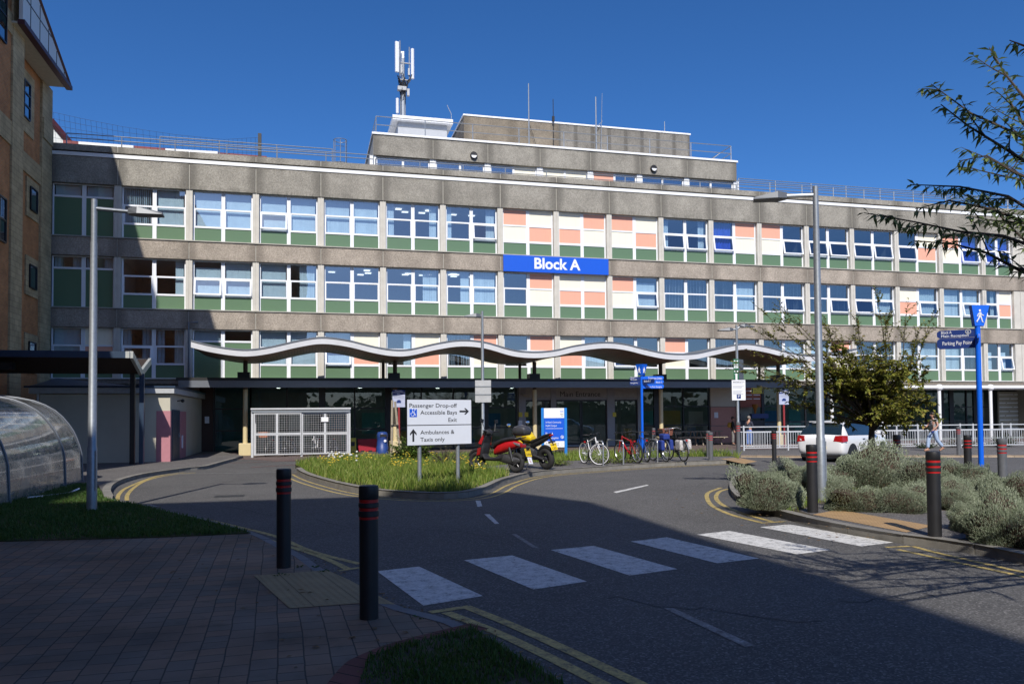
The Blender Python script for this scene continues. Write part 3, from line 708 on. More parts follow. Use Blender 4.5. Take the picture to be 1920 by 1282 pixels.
# main entrance
EX0, EX1 = gx(970), gx(1199)
ENT = pm('entrance_grey', (.30, .305, .32), .5, .1, var=.04); ENTH = pm('entrance_header', (.36, .35, .33), .6)
fr = bm_()
for a, b in ((971, 984), (1031, 1041), (1136, 1150), (1193, 1199)): fr.box(gx(a), gx(b), YG-.22, YG, .012, 3.2)
for a, b in ((984, 1031), (1041, 1136), (1150, 1193)):
    fr.box(gx(a), gx(b), YG-.2, YG, 2.50, 2.62); fr.box(gx(a), gx(b), YG-.16, YG, .012, .1)
ent = fr.build('entrance', ENT, bld)
mb = bm_(); mb.box(EX0+.4, EX1-.05, YG-.19, YG-.05, 2.62, 3.2); mb.build('header', ENTH, ent)
text('Main Entrance', .40, bfront(AT(1088, 738, YG-.2).x, YG-.195, AT(1088, 739, YG-.2).z), BLACKM, ent, align='CENTER', bold=0)
for a, b in ((984, 1031), (1041, 1088), (1089, 1136), (1150, 1193)):
    f2, pa = bm_(), bm_(); xa, xb = gx(a), gx(b)
    f2.box(xa, xa+.06, YG-.12, YG-.06, .1, 2.5); f2.box(xb-.06, xb, YG-.12, YG-.06, .1, 2.5); f2.box(xa+.06, xb-.06, YG-.12, YG-.06, 2.42, 2.5); f2.box(xa+.06, xb-.06, YG-.12, YG-.06, .1, .2)
    pa.quad((xa+.06, YG-.09, .2), (xb-.06, YG-.09, .2), (xb-.06, YG-.09, 2.42), (xa+.06, YG-.09, 2.42))
    o = f2.build('sliding_door', DARKMET, ent); pa.build('pane', GLASSD, o)
YSTK = pm('yellow_sticker', (.72, .60, .05), .5)
for px, py in ((976, 777), (987, 777), (1152, 777)):
    q = AT(px, py, YG-.23); mb = bm_(); mb.box(q.x-.1, q.x+.1, q.y-.008, q.y, q.z-.12, q.z+.12); mb.build('sticker', YSTK, ent)
mb = bm_(); q = AT(976, 795, YG-.23); mb.box(q.x-.12, q.x+.1, q.y-.008, q.y, q.z-.22, q.z+.2); mb.build('notice', WHITEP, ent)
mb = bm_(); q = AT(983, 741, YG-.5); mb.tube([(q.x-.1, YG-.2, q.z+.1), (q.x, q.y, q.z)], .03, 6); mb.cbox((q.x+.12, q.y-.05, q.z-.02), (.34, .12, .12), rz=-.5, ry=.2); mb.build('camera_housing', SILLM, ent)
shop([gx(1201), gx(1231), gx(1281), gx(1329)], wide=(1,))
# cream and pink panel wall, brick-red slats and the corner kiosk
SALM2 = pm('dusty_pink_panel', (.55, .27, .21), .6, var=.05); CRW = pm('cream_wall', (.62, .58, .48), .7, var=.05); REDC = pm('brick_red_cladding', (.36, .10, .055), .6, var=.1)
mb = bm_(); mb.box(gx(1331), gx(1379), YG-.1, YG, 2.1, 3.2); mb.build('cream_wall_panel', CRW, bld)
mb = bm_(); mb.box(gx(1331), gx(1379), YG-.1, YG, 1.03, 2.07); mb.box(gx(1331), gx(1379), YG-.1, YG, .05, 1.0); o = mb.build('pink_wall_panel', SALM2, bld)
mb = bm_(); q = AT(1343, 778, YG-.12); mb.box(q.x-.12, q.x+.12, YG-.115, YG-.103, q.z-.16, q.z+.16); mb.build('notice', WHITEP, o)
mb = bm_(); mb.box(gx(1379), gx(1386), YG-.14, YG, .01, 3.2); mb.box(gx(1426), gx(1431), YG-.14, YG, .01, 3.2); mb.build('dark_post', BLACKM, bld)
mb = bm_(); mb.box(gx(1386), gx(1426), YG-.08, YG, 2.05, 3.2); o = mb.build('red_cladding', REDC, bld)
mb = bm_()
for k, z in enumerate((2.95, 2.72, 2.50)): mb.box(gx(1398), gx(1409), YG-.10, YG-.07, z, z+.05); mb.box(gx(1412), gx(1424), YG-.10, YG-.07, z, z+.05)
mb.build('slat', WHITEP, o)
mb = bm_(); mb.box(gx(1386), gx(1426), YG+.9, YG+1, .01, 2.05); mb.build('kiosk_wall', CRW, bld)
shop([gx(1431), gx(1470), gx(1510), gx(1550), gx(1600), gx(1655)], tr=(1.2, 2.1))
YR = 43.2
shop([AT(q, 780, YR).x for q in (1600, 1650, 1700, 1737, 1766, 1784, 1812, 1829, 1862)], Y=YR, tr=(1.05, 2.0), wide=(2, 4, 5, 7))
LOUV = pm('beige_louvre', (.36, .33, .27), .6)
mb = bm_(); xa, xb = AT(1873, 780, YR).x, AT(1912, 780, YR).x
mb.box(xa, xb, YR, YR+.1, .3, 3.0); o = mb.build('louvre_panel', LOUV, bld)
mb = bm_()
for k in range(9):
    z = .55+k*.28; c = (k*.37) % 1*.5+.25
    mb.box(xa+.05, xa+(xb-xa)*c-.06, YR-.03, YR-.002, z, z+.05); mb.box(xa+(xb-xa)*c+.06, xb-.05, YR-.03, YR-.002, z, z+.05)
mb.build('slat', WHITEP, o)
mb = bm_(); mb.box(xb+.25, xb+3, YR, YR+.1, .1, 3.0); mb.build('red_cladding', REDC, bld)
mb = bm_(); mb.box(gx(1655), 46, 40.12, 40.3, 3.02, 3.29); mb.build('floor_edge', SILLM, bld)
# white pipe beam and columns of the covered way on the right
pv = thing('covered_way', 'white tubular colonnade with round column heads under the right end of the block', 'colonnade', (36, 39.85, 0))
mb = MB(); mb.cyl((gx(1636)-36, 0, 3.17), (11, 0, 3.17), .115, n=12); mb.build('beam', WHITEM, pv, smooth=True)
for px in (1559, 1655, 1761, 1857):
    x = AT(px, 740, 39.85).x-36; mb = MB(); mb.cyl((x, 0, 0), (x, 0, 3.1), .10, n=12); o = mb.build('column', WHITEM, pv, smooth=True)
    mb = MB(); mb.ell((x, -.02, 3.15), (.24, .2, .2)); mb.build('column_head', WHITEM, o, smooth=True)
# block sign
q0, q1 = AT(944, 492, 40.0), AT(1141, 500, 40.0)
sg = thing('block_sign', 'wide royal blue sign reading Block A in white letters on the concrete band', 'sign', ((q0.x+q1.x)/2, 40.0, 9.2))
L_ = (q1.x-q0.x)/2; mb = MB(); mb.box(-L_, L_, 0, .09, .0, .86); mb.build('board', BLUEP, sg)
text('Block A', .80, front(0, -.004, .44), WHITEP, sg, align='CENTER', bold=.022, width=1.0)
def ATX(px, py, X):
    d = ray(px, py); return Vector((0, 0, CAMZ)) + d*(X/d.x)
BRICK = m_brick('orange_brick', (.56, .235, .085), (.46, .185, .07), (.36, .27, .17)); STONE = pm('buff_stone', (.42, .34, .21), .85, var=.16, vs=2.0, bump=.2)
STONEB = m_brick('buff_blockwork', (.52, .405, .235), (.46, .355, .205), (.26, .20, .12), .44, .22)
MAROON = pm('maroon_trim', (.06, .012, .018), .5); CLAD = pm('pale_cladding', (.62, .66, .66), .45, var=.04); SOFF = pm('cream_soffit', (.52, .48, .38), .7)
BGLASS = m_glass('blue_window_glass', (.10, .22, .38), 1.6, base=.12)
LB = Vector((-11.4, 33, 0))
lb = thing('brick_building', 'tall orange brick building with buff stone bands and a clad gable at the left edge', 'building', LB)
def lm_(): m = MB(); m.M = Matrix.Translation(-LB); return m
mb = lm_(); mb.box(-26, -11.4, -3.8, 40.05, 0, 16.75); mb.box(-25, -8.45, 23.0, 24.7, 0, 20.9); mb.box(-25, -8.47, 18.6, 22.98, 0, 11.7); mb.box(-25, -10.85, 24.72, 34.6, 0, 21.5)  # two middle boxes are out of view, added to shade facade and store
mb.prism([(-26, -3.6), (-1.05, -3.9), (-.1, -6.4), (-.6, -30), (-26, -30)], 0, 19.0); mb.box(-26, -11.4, -20, -3.92, 18.9, 24); mb.build('wall', BRICK, lb)  # topmost box is unseen height added to shade the lawn and cycle shelter
mb = lm_()
mb.box(-11.45, -11.3, 38.65, 40.06, 3.0, 16.7); mb.box(-11.45, -11.25, 38.7, 40.06, 14.1, 15.0); mb.box(-11.45, -11.33, 26, 38.65, 11.95, 12.75)
for z0, z1 in ((13.6, 16.2),): mb.box(-11.45, -11.34, 35.0, 37.7, z0, z1)
for zc in (11.05, 7.75, 4.5): mb.box(-11.45, -11.34, 36.9, 38.45, zc-.85, zc+.8)
mb.box(-10.95, -10.78, 33.4, 34.63, 0, 21.5); mb.box(-10.95, -10.80, 28, 33.4, 12.0, 12.9); mb.box(-10.95, -10.80, 31.5, 33.4, 16.2, 17.0)
mb.build('stone_trim', STONEB, lb)
def lwin(y0, y1, z0, z1, X=-11.33, nv=2, nh=2):
    f = lm_(); p = lm_()
    for k in range(nv+1): y = y0+(y1-y0)*k/nv; f.box(X, X+.06, y-.03, y+.03, z0, z1)
    for k in range(nh+1): z = z0+(z1-z0)*k/nh; f.box(X, X+.055, y0, y1, z-.03, z+.03)
    p.box(X-.02, X+.02, y0, y1, z0, z1)
    o = f.build('window', DARKMET, lb); p.build('pane', BGLASS, o)
lwin(35.6, 37.05, 14.2, 15.7, nv=2, nh=3)
for zc in (11.05, 7.75, 4.5): lwin(37.25, 38.1, zc-.5, zc+.45, nv=1, nh=1)
q = ATX(6, 20, -10.8); lwin(q.y-1.2, q.y+.3, q.z-1.1, q.z+.9, X=-10.82); lwin(31.6, 32.9, 8.2, 9.8, X=-10.82)
# gable with overhanging eave
G0, G1, GZ = 22.8, 39.3, 16.72; GA = (G0+G1)/2; GH = 20.0
mb = lm_(); mb.M = mb.M @ Matrix(((0, 0, 1, 0), (1, 0, 0, 0), (0, 1, 0, 0), (0, 0, 0, 1)))
mb.prism([(33.25, GZ), (G1, GZ), (33.25, GZ+.4*(G1-33.25))], -10.55, -10.42); gb = mb.build('gable', CLAD, lb)
mb = lm_()
for k in range(5):
    y = 34.1+k*1.1; h = GZ+.4*(G1-y); mb.box(-10.43, -10.405, y-.02, y+.02, GZ+.1, h-.05)
mb.box(-10.43, -10.402, 33.3, G1-2.6, 17.7, 17.74); mb.build('seam', DARKMET, gb)
mb = lm_(); mb.box(-10.6, -10.35, 33.24, G1+.25, GZ-.12, GZ+.06)
mb.tube([(-10.47, G1+.2, GZ+.03), (-10.47, 33.24, GZ+.4*(G1+.2-33.24)+.03)], .12, 4)
mb.build('barge_board', MAROON, gb)
mb = lm_(); mb.box(-10.84, -10.45, 33.26, 34.6, GZ-.1, GZ-.02); mb.box(-11.35, -10.45, 34.62, G1, GZ-.1, GZ-.02); mb.build('soffit', SOFF, lb)
mb = lm_(); mb.add([(-10.5, 33.24, GZ+.4*(G1-33.24)+.15), (-10.5, G1+.3, GZ+.06), (-26, G1+.3, GZ+.06), (-26, 33.24, GZ+.4*(G1-33.24)+.15)], [(0, 1, 2, 3)]); mb.build('roof', pm('dark_tiles', (.05, .03, .03), .8), lb)
q = ATX(6, 735, -11.2)
sg = thing('wall_sign', 'blue sign fixed low on the brick wall beneath the dark walkway canopy', 'sign', (-11.25, q.y-1.2, q.z-.35)); mb = MB(); mb.box(-.06, 0, -.9, 1.3, 0, .75); mb.build('board', BLUEP, sg)
text('Block B', .48, Matrix.Translation((.005, .1, .38)) @ Matrix.Rotation(PI/2, 4, 'Z') @ RX90, WHITEP, sg, align='CENTER')
# butterfly-roofed walkway
NAVY = pm('navy_steel', (.03, .055, .10), .4, .2); ENDM = pm('zinc_trim', (.50, .52, .50), .4, .4); DKTIM = pm('dark_boarding', (.035, .022, .016), .7)
wk = thing('walkway_canopy', 'dark navy covered walkway with a V-shaped roof end on paired steel posts', 'canopy', (-5.7, 30.2, 0))
yn, yv, yf, zh, zl, t_ = -1.6, 0, 1.6, 3.88, 3.36, .2
def vpiece(mb, x0, x1, z0, z1):
    for ya, yb, za, zb in ((yn, yv, zh, zl), (yv, yf, zl, zh)):
        mb.add([(x, y, z+d) for x in (x0, x1) for (y, z) in ((ya, za), (yb, zb)) for d in (z0, z1)], [(0, 1, 3, 2), (4, 6, 7, 5), (0, 4, 5, 1), (2, 3, 7, 6), (1, 5, 7, 3), (0, 2, 6, 4)])
mb = MB(); vpiece(mb, -19, -.02, -.12, 0); mb.build('roof', DKTIM, wk)
mb = MB(); vpiece(mb, 0, .10, -.2, .03); mb.build('end_trim', ENDM, wk)
mb = MB(); mb.box(-19, -.12, yn-.06, yn, zh-.2, zh+.02); mb.box(-19, -.12, yf, yf+.06, zh-.2, zh+.02); mb.build('fascia', NAVY, wk)
mb = MB(); mb.box(-.12, 0, yn-.062, yn, zh-.2, zh+.02); mb.build('fascia_end', ENDM, wk)
for x, m in ((-.22, BLACKM), (.08, NAVY)):
    mb = MB(); mb.box(x-.075, x+.075, -.075, .075, 0, 3.25); mb.build('post', m, wk)
for x in (-6, -12):
    mb = MB(); mb.box(x-.07, x+.07, -.07, .07, 0, 3.25); mb.build('post', NAVY, wk)
mb = MB(); mb.cbox((-3.9, -1.2, 3.42), (.75, .28, .24)); mb.build('floodlight', BLACKM, wk)
# store
RENDER = pm('cream_render', (.50, .47, .38), .85, var=.08, vs=1.2); DPINK = pm('dusky_pink', (.42, .18, .21), .7, var=.08); FASC = pm('pale_fascia', (.42, .43, .44), .5)
st = thing('store_building', 'low cream rendered store with dusky pink corner panels and a dark door', 'building', (-4.9, 31.5, 0))
mb = MB(); mb.box(-4.3, 0, 0, 8.95, 0, 2.58); mb.build('wall', RENDER, st)
mb = MB(); mb.box(-4.6, .16, -.18, 8.9, 2.60, 2.80); mb.build('fascia', FASC, st)
mb = MB(); mb.box(-4.75, .2, -.22, 8.9, 2.805, 2.87); mb.build('roof', NAVY, st)
mb = MB(); mb.add([(-4.6, 0, 2.88), (-.9, 3, 2.88), (-4.6, 3, 3.3), (-4.6, 3, 2.88)], [(0, 1, 2), (0, 2, 3), (1, 3, 2)]); mb.build('roof_ramp', NAVY, st)
for bx in ((-.47, .012, -.012, .0), (0, .012, .002, .25), (0, .012, 2.2, 3.9)): mb = MB(); mb.box(*bx, .02, 1.96); mb.build('pink_panel', DPINK, st)
mb = MB(); mb.box(0, .03, .35, 2.1, .02, 2.0); o = mb.build('door', NAVY, st)
mb = MB(); mb.box(.03, .07, 1.9, 1.95, .95, 1.1); mb.build('handle', GALV, o)
mb = MB(); mb.box(.012, .05, 2.7, 2.85, .5, 1.0); mb.build('vent_grille', WHITEP, st)
mb = MB(); mb.tube([(0, 1.6, 2.35), (.16, 1.6, 2.38)], .025, 6); mb.ell((.2, 1.6, 2.36), (.07, .07, .07)); mb.build('lamp', BLACKM, st)
mb = MB(); mb.cyl((-4.35, -.06, 0), (-4.35, -.06, 2.6), .045, n=8); mb.build('downpipe', FASC, st)
# curved polycarbonate cycle shelter
def m_poly():
    t = NT('aged_polycarbonate'); t.set(.22, .25, .8); t.L(t.ramp(t.noise(t.coord('Object'), 2.2, 6, .7), [(.35, .08), (.65, .42)]), t.b.inputs['Roughness']); p = t.coord('Object')
    k = t.ramp(t.noise(p, .9, 5, .65), [(.3, (.17, .172, .16)), (.7, (.34, .335, .31))]); t.base(k)
    t.bump(t.noise(p, 1.6, 2), .25, .12)
    tr = t.new('BsdfTransparent'); tr.inputs[0].default_value = (.6, .62, .62, 1); mx = t.new('MixShader'); mx.inputs[0].default_value = .01
    t.b.inputs['Coat Weight'].default_value = .8; t.b.inputs['Coat Roughness'].default_value = .05
    t.L(t.b.outputs[0], mx.inputs[1]); t.L(tr.outputs[0], mx.inputs[2]); t.L(mx.outputs[0], t.out.inputs[0]); return t.m
PROF = [(0, .06), (-.01, .4), (-.03, .79), (-.08, 1.0), (-.15, 1.2), (-.23, 1.38), (-.34, 1.55), (-.48, 1.73), (-.65, 1.89), (-.88, 2.03), (-1.14, 2.14), (-1.5, 2.22), (-1.86, 2.27), (-2.2, 2.28)]
cs = thing('cycle_shelter', 'barrel-vaulted cycle shelter of dull translucent sheet on the lawn', 'shelter', (-5.6, 17.7, 0))
POLY = m_poly(); mb = MB(); ys = [4.87, 3.4, -.3, -4.1]
for a, b in zip(ys[:-1], ys[1:]):
    n = len(PROF); mb.add([(x, y, z) for y in (a, b) for x, z in PROF], [(i, i+1, n+i+1, n+i) for i in range(n-1)])
mb.build('roof_sheet', POLY, cs, smooth=True)
for y in ys:
    mb = MB(); mb.tube([(x+.012, y, z+.004) for x, z in PROF], .020, 6); mb.build('rib', GREYMET, cs, smooth=True)
mb = MB(); mb.box(-.06, .04, -4.1, 4.87, 0, .07); mb.box(-2.25, -2.15, -4.1, 4.87, 0, 2.28); mb.build('frame', GREYMET, cs)
tag(MB().tube([(-5.45, 18.0, .10), (-5.3, 18.6, .075), (-5.0, 19.2, .075), (-4.95, 19.7, .12)], .02, 6).build('hose', WHITEP), 'loose white hose lying on the grass beside the shelter', 'hose')

# ------------------------------------------------------------------ roof furniture
def rail(name, label, x0, x1, y, z0, zs, step, mat=GALV, r=.024, post=.028, group=None):
    t = thing(name, label, 'railing', ((x0+x1)/2, y, z0), group=group); L = (x1-x0)/2
    n = max(1, round((x1-x0)/step))
    for z in zs:
        mb = MB(); mb.cyl((-L, 0, z), (L, 0, z), r, n=6); mb.build('rail', mat, t)
    for k in range(n+1):
        x = -L+2*L*k/n; mb = MB(); mb.cyl((x, 0, 0), (x, 0, zs[0]), post, n=6); mb.build('post', mat, t)
    return t
RG = 'railings on the roof edge'
def zr(px, py, Y): return AT(px, py, Y).z-14.0
rail('roof_railing', 'galvanised two-bar railing at the left end of the main roof, nearest the brick building', AT(125, 255, 41.3).x, AT(700, 280, 41.3).x, 41.3, 14.0, (zr(240, 258, 41.3), zr(240, 266, 41.3)), 2.35, group=RG)
rail('roof_railing', 'taller galvanised railing set back behind the long left roof railing', AT(300, 255, 43).x, AT(623, 280, 43).x, 43.0, 14.0, (zr(420, 265, 43), zr(420, 274, 43)), 2.5, group=RG)
rail('roof_railing', 'low railing running in front of the windows of the roof-top storey', AT(704, 285, 41.4).x, AT(1380, 340, 41.4).x, 41.4, 14.0, (zr(900, 312, 41.4), zr(900, 321, 41.4)), 2.4, group=RG)
rail('roof_railing', 'three-bar railing along the right part of the main roof', AT(1382, 340, 41.5).x, 46, 41.5, 14.0, (zr(1500, 347, 41.5), zr(1500, 354, 41.5), zr(1500, 360, 41.5)), 2.2, group=RG)
rail('roof_railing', 'railing set back at the far right of the main roof behind another', AT(1385, 335, 43.5).x, 46, 43.5, 14.0, (zr(1500, 343, 43.5), zr(1500, 350, 43.5)), 2.4, group=RG)
rl = rail('roof_railing', 'railing round the edge of the top roof in front of the brown lift block', 3.6, 25.0, 43.2, 17.0, (.98, .52), 2.55, group=RG)
mb = MB()
for z in (.98, .52): mb.cyl((-10.7, 0, z), (-10.7, 4, z), .024, n=6); mb.cyl((10.7, 0, z), (10.7, 4, z), .024, n=6)
mb.cyl((10.7, 1.2, .98), (9.4, 1.2, 0), .02, n=6); mb.cyl((10.7, 3, .98), (10.7, 3, 0), .02, n=6); mb.build('return_rail', GALV, rl)
q = AT(638, 296, 42.4)
t = thing('roof_ladder', 'short caged steel ladder rising above the left part of the roof', 'ladder', (q.x, 42.4, 14.0)); mb = MB()
for x in (-.33, .33): mb.cyl((x, 0, 0), (x, 0, 2.25), .022, n=6)
mb.cyl((0, -.3, .4), (0, -.3, 2.2), .022, n=6)
for x in (-.27, .27): mb.cyl((x, -.2, .9), (x, -.2, 2.25), .018, n=6)
mb.build('upright', GALV, t); mb = MB()
for z in (1.0, 2.23): mb.torus((0, 0, z), .34, .02, 'Z', 16, 5)
mb.build('hoop', GALV, t); mb = MB()
for k in range(7): mb.cyl((-.33, 0, .25+.28*k), (.33, 0, .25+.28*k), .014, n=5)
mb.build('rung', GALV, t)
# phone mast
t = thing('antenna_mast', 'grey mast with tall white panel antennas on the plant room roof', 'antenna', (AT(757, 213, 46).x, 46, 18.6))
mb = MB(); mb.cyl((-.02, 0, 0), (-.02, 0, 2.1), .14, n=10); mb.cyl((.06, -.13, 0), (.06, -.13, 2.2), .05, n=6); mb.cyl((0, 0, 2.1), (0, 0, 4.0), .07, n=8); mb.build('pole', GALV, t)
for x, y, z0, z1, wd, rz in ((-.40, -.2, 3.05, 4.85, .21, .35), (.52, -.05, 2.8, 4.6, .15, -.9), (.0, .45, 2.9, 4.6, .2, 2.9), (-.36, .1, .75, 1.65, .12, .6)):
    mb = MB(); mb.cbox((x, y, (z0+z1)/2), (wd, .13, z1-z0), rz); o = mb.build('panel_antenna', WHITEP, t, bevel=.02)
    mb = MB(); mb.cyl((x+.18*(1 if x < 0 else -1), y+.05, z0-.2), (x+.18*(1 if x < 0 else -1), y+.05, z1+.1), .035, n=6); mb.build('antenna_pole', GALV, t)
mb = MB()
for z in (2.7, 3.7): mb = MB(); mb.cyl((-.3, -.05, z), (.4, -.03, z), .04, n=6); mb.cyl((0, 0, z), (0, .4, z), .04, n=6); mb.build('bracket', FASC, t)
for c_, z_ in (((-.12, -.15, 2.12), (.5, .3, .22)), ((.25, -.1, 1.95), (.14, .2, .4)), ((-.16, -.08, 3.3), (.1, .14, .5)), ((.3, -.05, 3.2), (.1, .12, .4))): mb = MB(); mb.cbox(c_, z_); mb.build('radio_unit', FASC, t)
mb = MB(); rr = random.Random(3)
for k in range(26):
    x = rr.uniform(-.4, .1) if k < 16 else rr.uniform(0, .55); z = rr.uniform(2.3, 3.1); P = [Vector((x, rr.uniform(-.25, .1), z))]
    for j in range(4): P.append(P[-1]+Vector((-P[-1].x*.35+rr.uniform(-.1, .1), rr.uniform(-.05, .05), -rr.uniform(.12, .36))))
    mb.tube(P, .022, 5)
mb.build('cable', BLACKM, t)
t0 = None
for px, py, z0, Y, lb_ in ((991, 157, 16.5, 45.8, 'tallest thin pole aerial on the brown end of the lift block'), (1037, 186, 16.6, 45.8, 'dark jointed aerial on the rusty corner of the lift block'), (1117, 182, 17.0, 45.8, 'pale pole aerial paired with a leaning whip on the lift block'), (1129, 175, 17.4, 45.7, 'slim leaning whip aerial beside a pale pole'), (1246, 228, 19.6, 46.6, 'short aerial alone near the right end of the lift block'), (846, 198, 18.6, 45.5, 'small crooked aerial at the right corner of the plant room')):
    q = AT(px, py, Y); t = thing('aerial', lb_, 'aerial', (q.x, Y, z0), group='pole aerials on the roof'); h = q.z-z0
    mb = MB(); r = .05 if px in (991, 1117) else .03
    if px == 846: mb.tube([(0, 0, 0), (0, 0, h*.6), (-.25, 0, h)], .02, 5)
    elif px == 1129: mb.tube([(-.15, 0, 0), (0, 0, h)], [.03, .012], 5)
    else: mb.cyl((0, 0, 0), (0, 0, h), r, r*.7, 6)
    mb.build('pole', GALV if px != 1037 else BLACKM, t)
    if px == 991: mb = MB(); mb.tube([(0, 0, h*.55), (.5, 0, h*.25), (1.3, 0, .3), (1.6, 0, 0)], .014, 5); mb.build('stay_wire', BLACKM, t)
    if px == 1037: 
        for c_, z_ in ((.2, (.22, .12, .2)), (.72, (.14, .1, .3))): mb = MB(); mb.cbox((0, 0, h*c_), z_); mb.build('clamp', BLACKM, t)
    if px == 1117: mb = MB(); mb.cyl((0, 0, h*.55), (.42, 0, h*.66), .02, n=5); mb.build('bracket', GALV, t)
# maroon roof, white arched vents, netting with its post
RROOF = pm('maroon_roof_sheet', (.20, .035, .035), .6)
t = thing('maroon_roof', 'strip of maroon sheet roof showing above the left parapet', 'roof', (-5, 46, 14)); x0, x1 = AT(118, 270, 46).x+5, AT(500, 290, 46).x+5
mb = MB(); h0, h1 = AT(118, 263, 46).z-14, AT(500, 293, 46).z-14; mb.add([(x0, 0, .2), (x1, 0, .2), (x1, 0, h1), (x0, 0, h0), (x0, 3, h0+.3), (x1, 3, h1+.3)], [(0, 1, 2, 3), (3, 2, 5, 4)]); mb.build('sheet', RROOF, t)
mb = MB(); q0, q1 = AT(92, 222, 46), AT(131, 268, 46); mb.tube([(q0.x+5, .3, q0.z-14), (q1.x+5, .3, q1.z-14)], .16, 4); mb.build('barge_board', MAROON, t)
mb = MB(); mb.add([(q0.x+4, .4, .3), (q1.x+5, .4, .3), (q1.x+5, .4, q1.z-14), (q0.x+5, .4, q0.z-14), (q0.x+4, .4, q0.z-14)], [(0, 1, 2, 3, 4)]); mb.build('gable_end', CLAD, t)
for (a, b), s in (((147, 250), 'left'), ((310, 408), 'right')):
    xa, xb = AT(a, 272, 44).x, AT(b, 282, 44).x; L = xb-xa
    t = thing('roof_vent', 'white roof vent with three dark arches, %s' % ('nearer the brick building' if s == 'left' else 'nearer the black net post'), 'vent', (xa, 44, 14), group='white arched roof vents')
    mb = MB(); n = 3; za, zb = AT(a, 265.5 if a < 200 else 278.5, 44).z-14, AT(b, 273 if a < 200 else 284, 44).z-14; P = [(0, .2), (0, za), (L, zb), (L, .2)]
    mb.prismy(P, 0, 1.2); mb.build('housing', WHITEM, t)
    mb = MB()
    for k in range(n):
        c = L*(k+.5)/n; mb.prismy([(c+.62*math.cos(PI*j/10), (za+zb)/2-.62+.40*math.sin(PI*j/10)) for j in range(11)], -.03, 0)
    mb.build('arch', BLACKM, t)
q = AT(487, 291, 44.5); tp = AT(487, 251, 44.5)
t = thing('net_post', 'black post holding the end of the roof netting', 'post', (q.x, 44.5, 14)); mb = MB(); mb.box(-.09, .09, -.09, .09, 0, tp.z-14); mb.build('post', BLACKM, t)
mb = MB(); A = [AT(487, 258, 44.5), AT(420, 262, 44.5), AT(330, 253, 44.5), AT(230, 238, 44.5), AT(150, 222, 44.5), AT(70, 204, 44.5)]
A2 = [A[0]]
for p, q in zip(A[:-1], A[1:]):
    for k in range(1, 9): A2.append(p.lerp(q, k/8))
for j in range(9):
    mb.tube([Vector((p.x, p.y+j*.1, p.z-(p.z-14.6)*j/9)) for p in A2], .008, 3, caps=False)
for p in A2[::1]: mb.cyl((p.x, p.y, p.z), (p.x, p.y+.9, 14.6), .006, n=3)
o = mb.build('bird_net', pm('net_cord', (.02, .03, .06), .8)); tag(o, 'faint sagging netting strung from the brick building to a black post', 'netting')

# ------------------------------------------------------------------ canopies of the entrance
DIRTW = pm('white_fascia', (.58, .585, .61), .45, var=.10, vs=1.6)
def m_boards():
    t = NT('dark_timber_soffit'); t.set(.6); p = t.sep(t.coord('Object'))
    f = t.math('FRACT', t.math('MULTIPLY', p[0], 1/.13)); g = t.ramp(f, [(.0, 0.0), (.10, 1.0), (.9, 1.0), (1.0, 0.0)])
    n = t.noise(t.comb(t.math('FLOOR', t.math('MULTIPLY', p[0], 1/.13)), t.math('MULTIPLY', p[1], .3)), 3.1, 3)
    k = t.mix(g, (.006, .005, .004), t.ramp(n, [(.3, (.09, .045, .026)), (.7, (.20, .09, .05))])); t.base(k); t.bump(g, .6, .01); return t.m
wc = thing('wave_canopy', 'white-edged wave-shaped canopy with dark timber soffit over the entrance', 'canopy', (11, 36.6, 0))
YC0, YC1 = 34.2, 38.7
pr = [(358,640),(400,650),(455,657),(500,653),(560,640),(603,634),(650,639),(700,651),(737,657),(770,656),(820,645),(865,639),(910,643),(960,657),(1000,661),(1040,658),(1080,649),(1130,643),(1170,646),(1215,657),(1255,664),(1300,664),(1340,656),(1390,646),(1430,650),(1480,662),(1520,668),(1560,665),(1607,655)]
P = smooth_path([(AT(a, b, YC0).x, AT(a, b, YC0).z) for a, b in pr], 5); P = [(p.x-11, p.y) for p in P]
y0, y1 = YC0-36.6, YC1-36.6
def strip(mb, za, zb, ya, yb):
    n = len(P); vs = [(x, y, z+d) for (y, d) in ((ya, za), (yb, za), (yb, zb), (ya, zb)) for x, z in P]
    fs = [(i, i+1, n+i+1, n+i) for i in range(n-1)]+[(n+i, n+i+1, 2*n+i+1, 2*n+i) for i in range(n-1)]+[(2*n+i, 2*n+i+1, 3*n+i+1, 3*n+i) for i in range(n-1)]+[(3*n+i, 3*n+i+1, i+1, i) for i in range(n-1)]
    mb.add(vs, fs+[(0, n, 2*n, 3*n), (n-1, 4*n-1, 3*n-1, 2*n-1)])
mb = MB(); strip(mb, -.24, .0, y0, y0+.08); strip(mb, -.24, .0, y1-.08, y1); mb.build('fascia', DIRTW, wc)
mb = MB(); strip(mb, -.21, -.12, y0+.085, y1-.085); mb.build('soffit', m_boards(), wc)
mb = MB(); strip(mb, .004, .06, y0-.03, y1+.03); mb.build('roof', GREYMET, wc)
CREAMC = pm('cream_column', (.62, .52, .30), .5, var=.04); BRNC = pm('brown_column', (.09, .06, .042), .5)
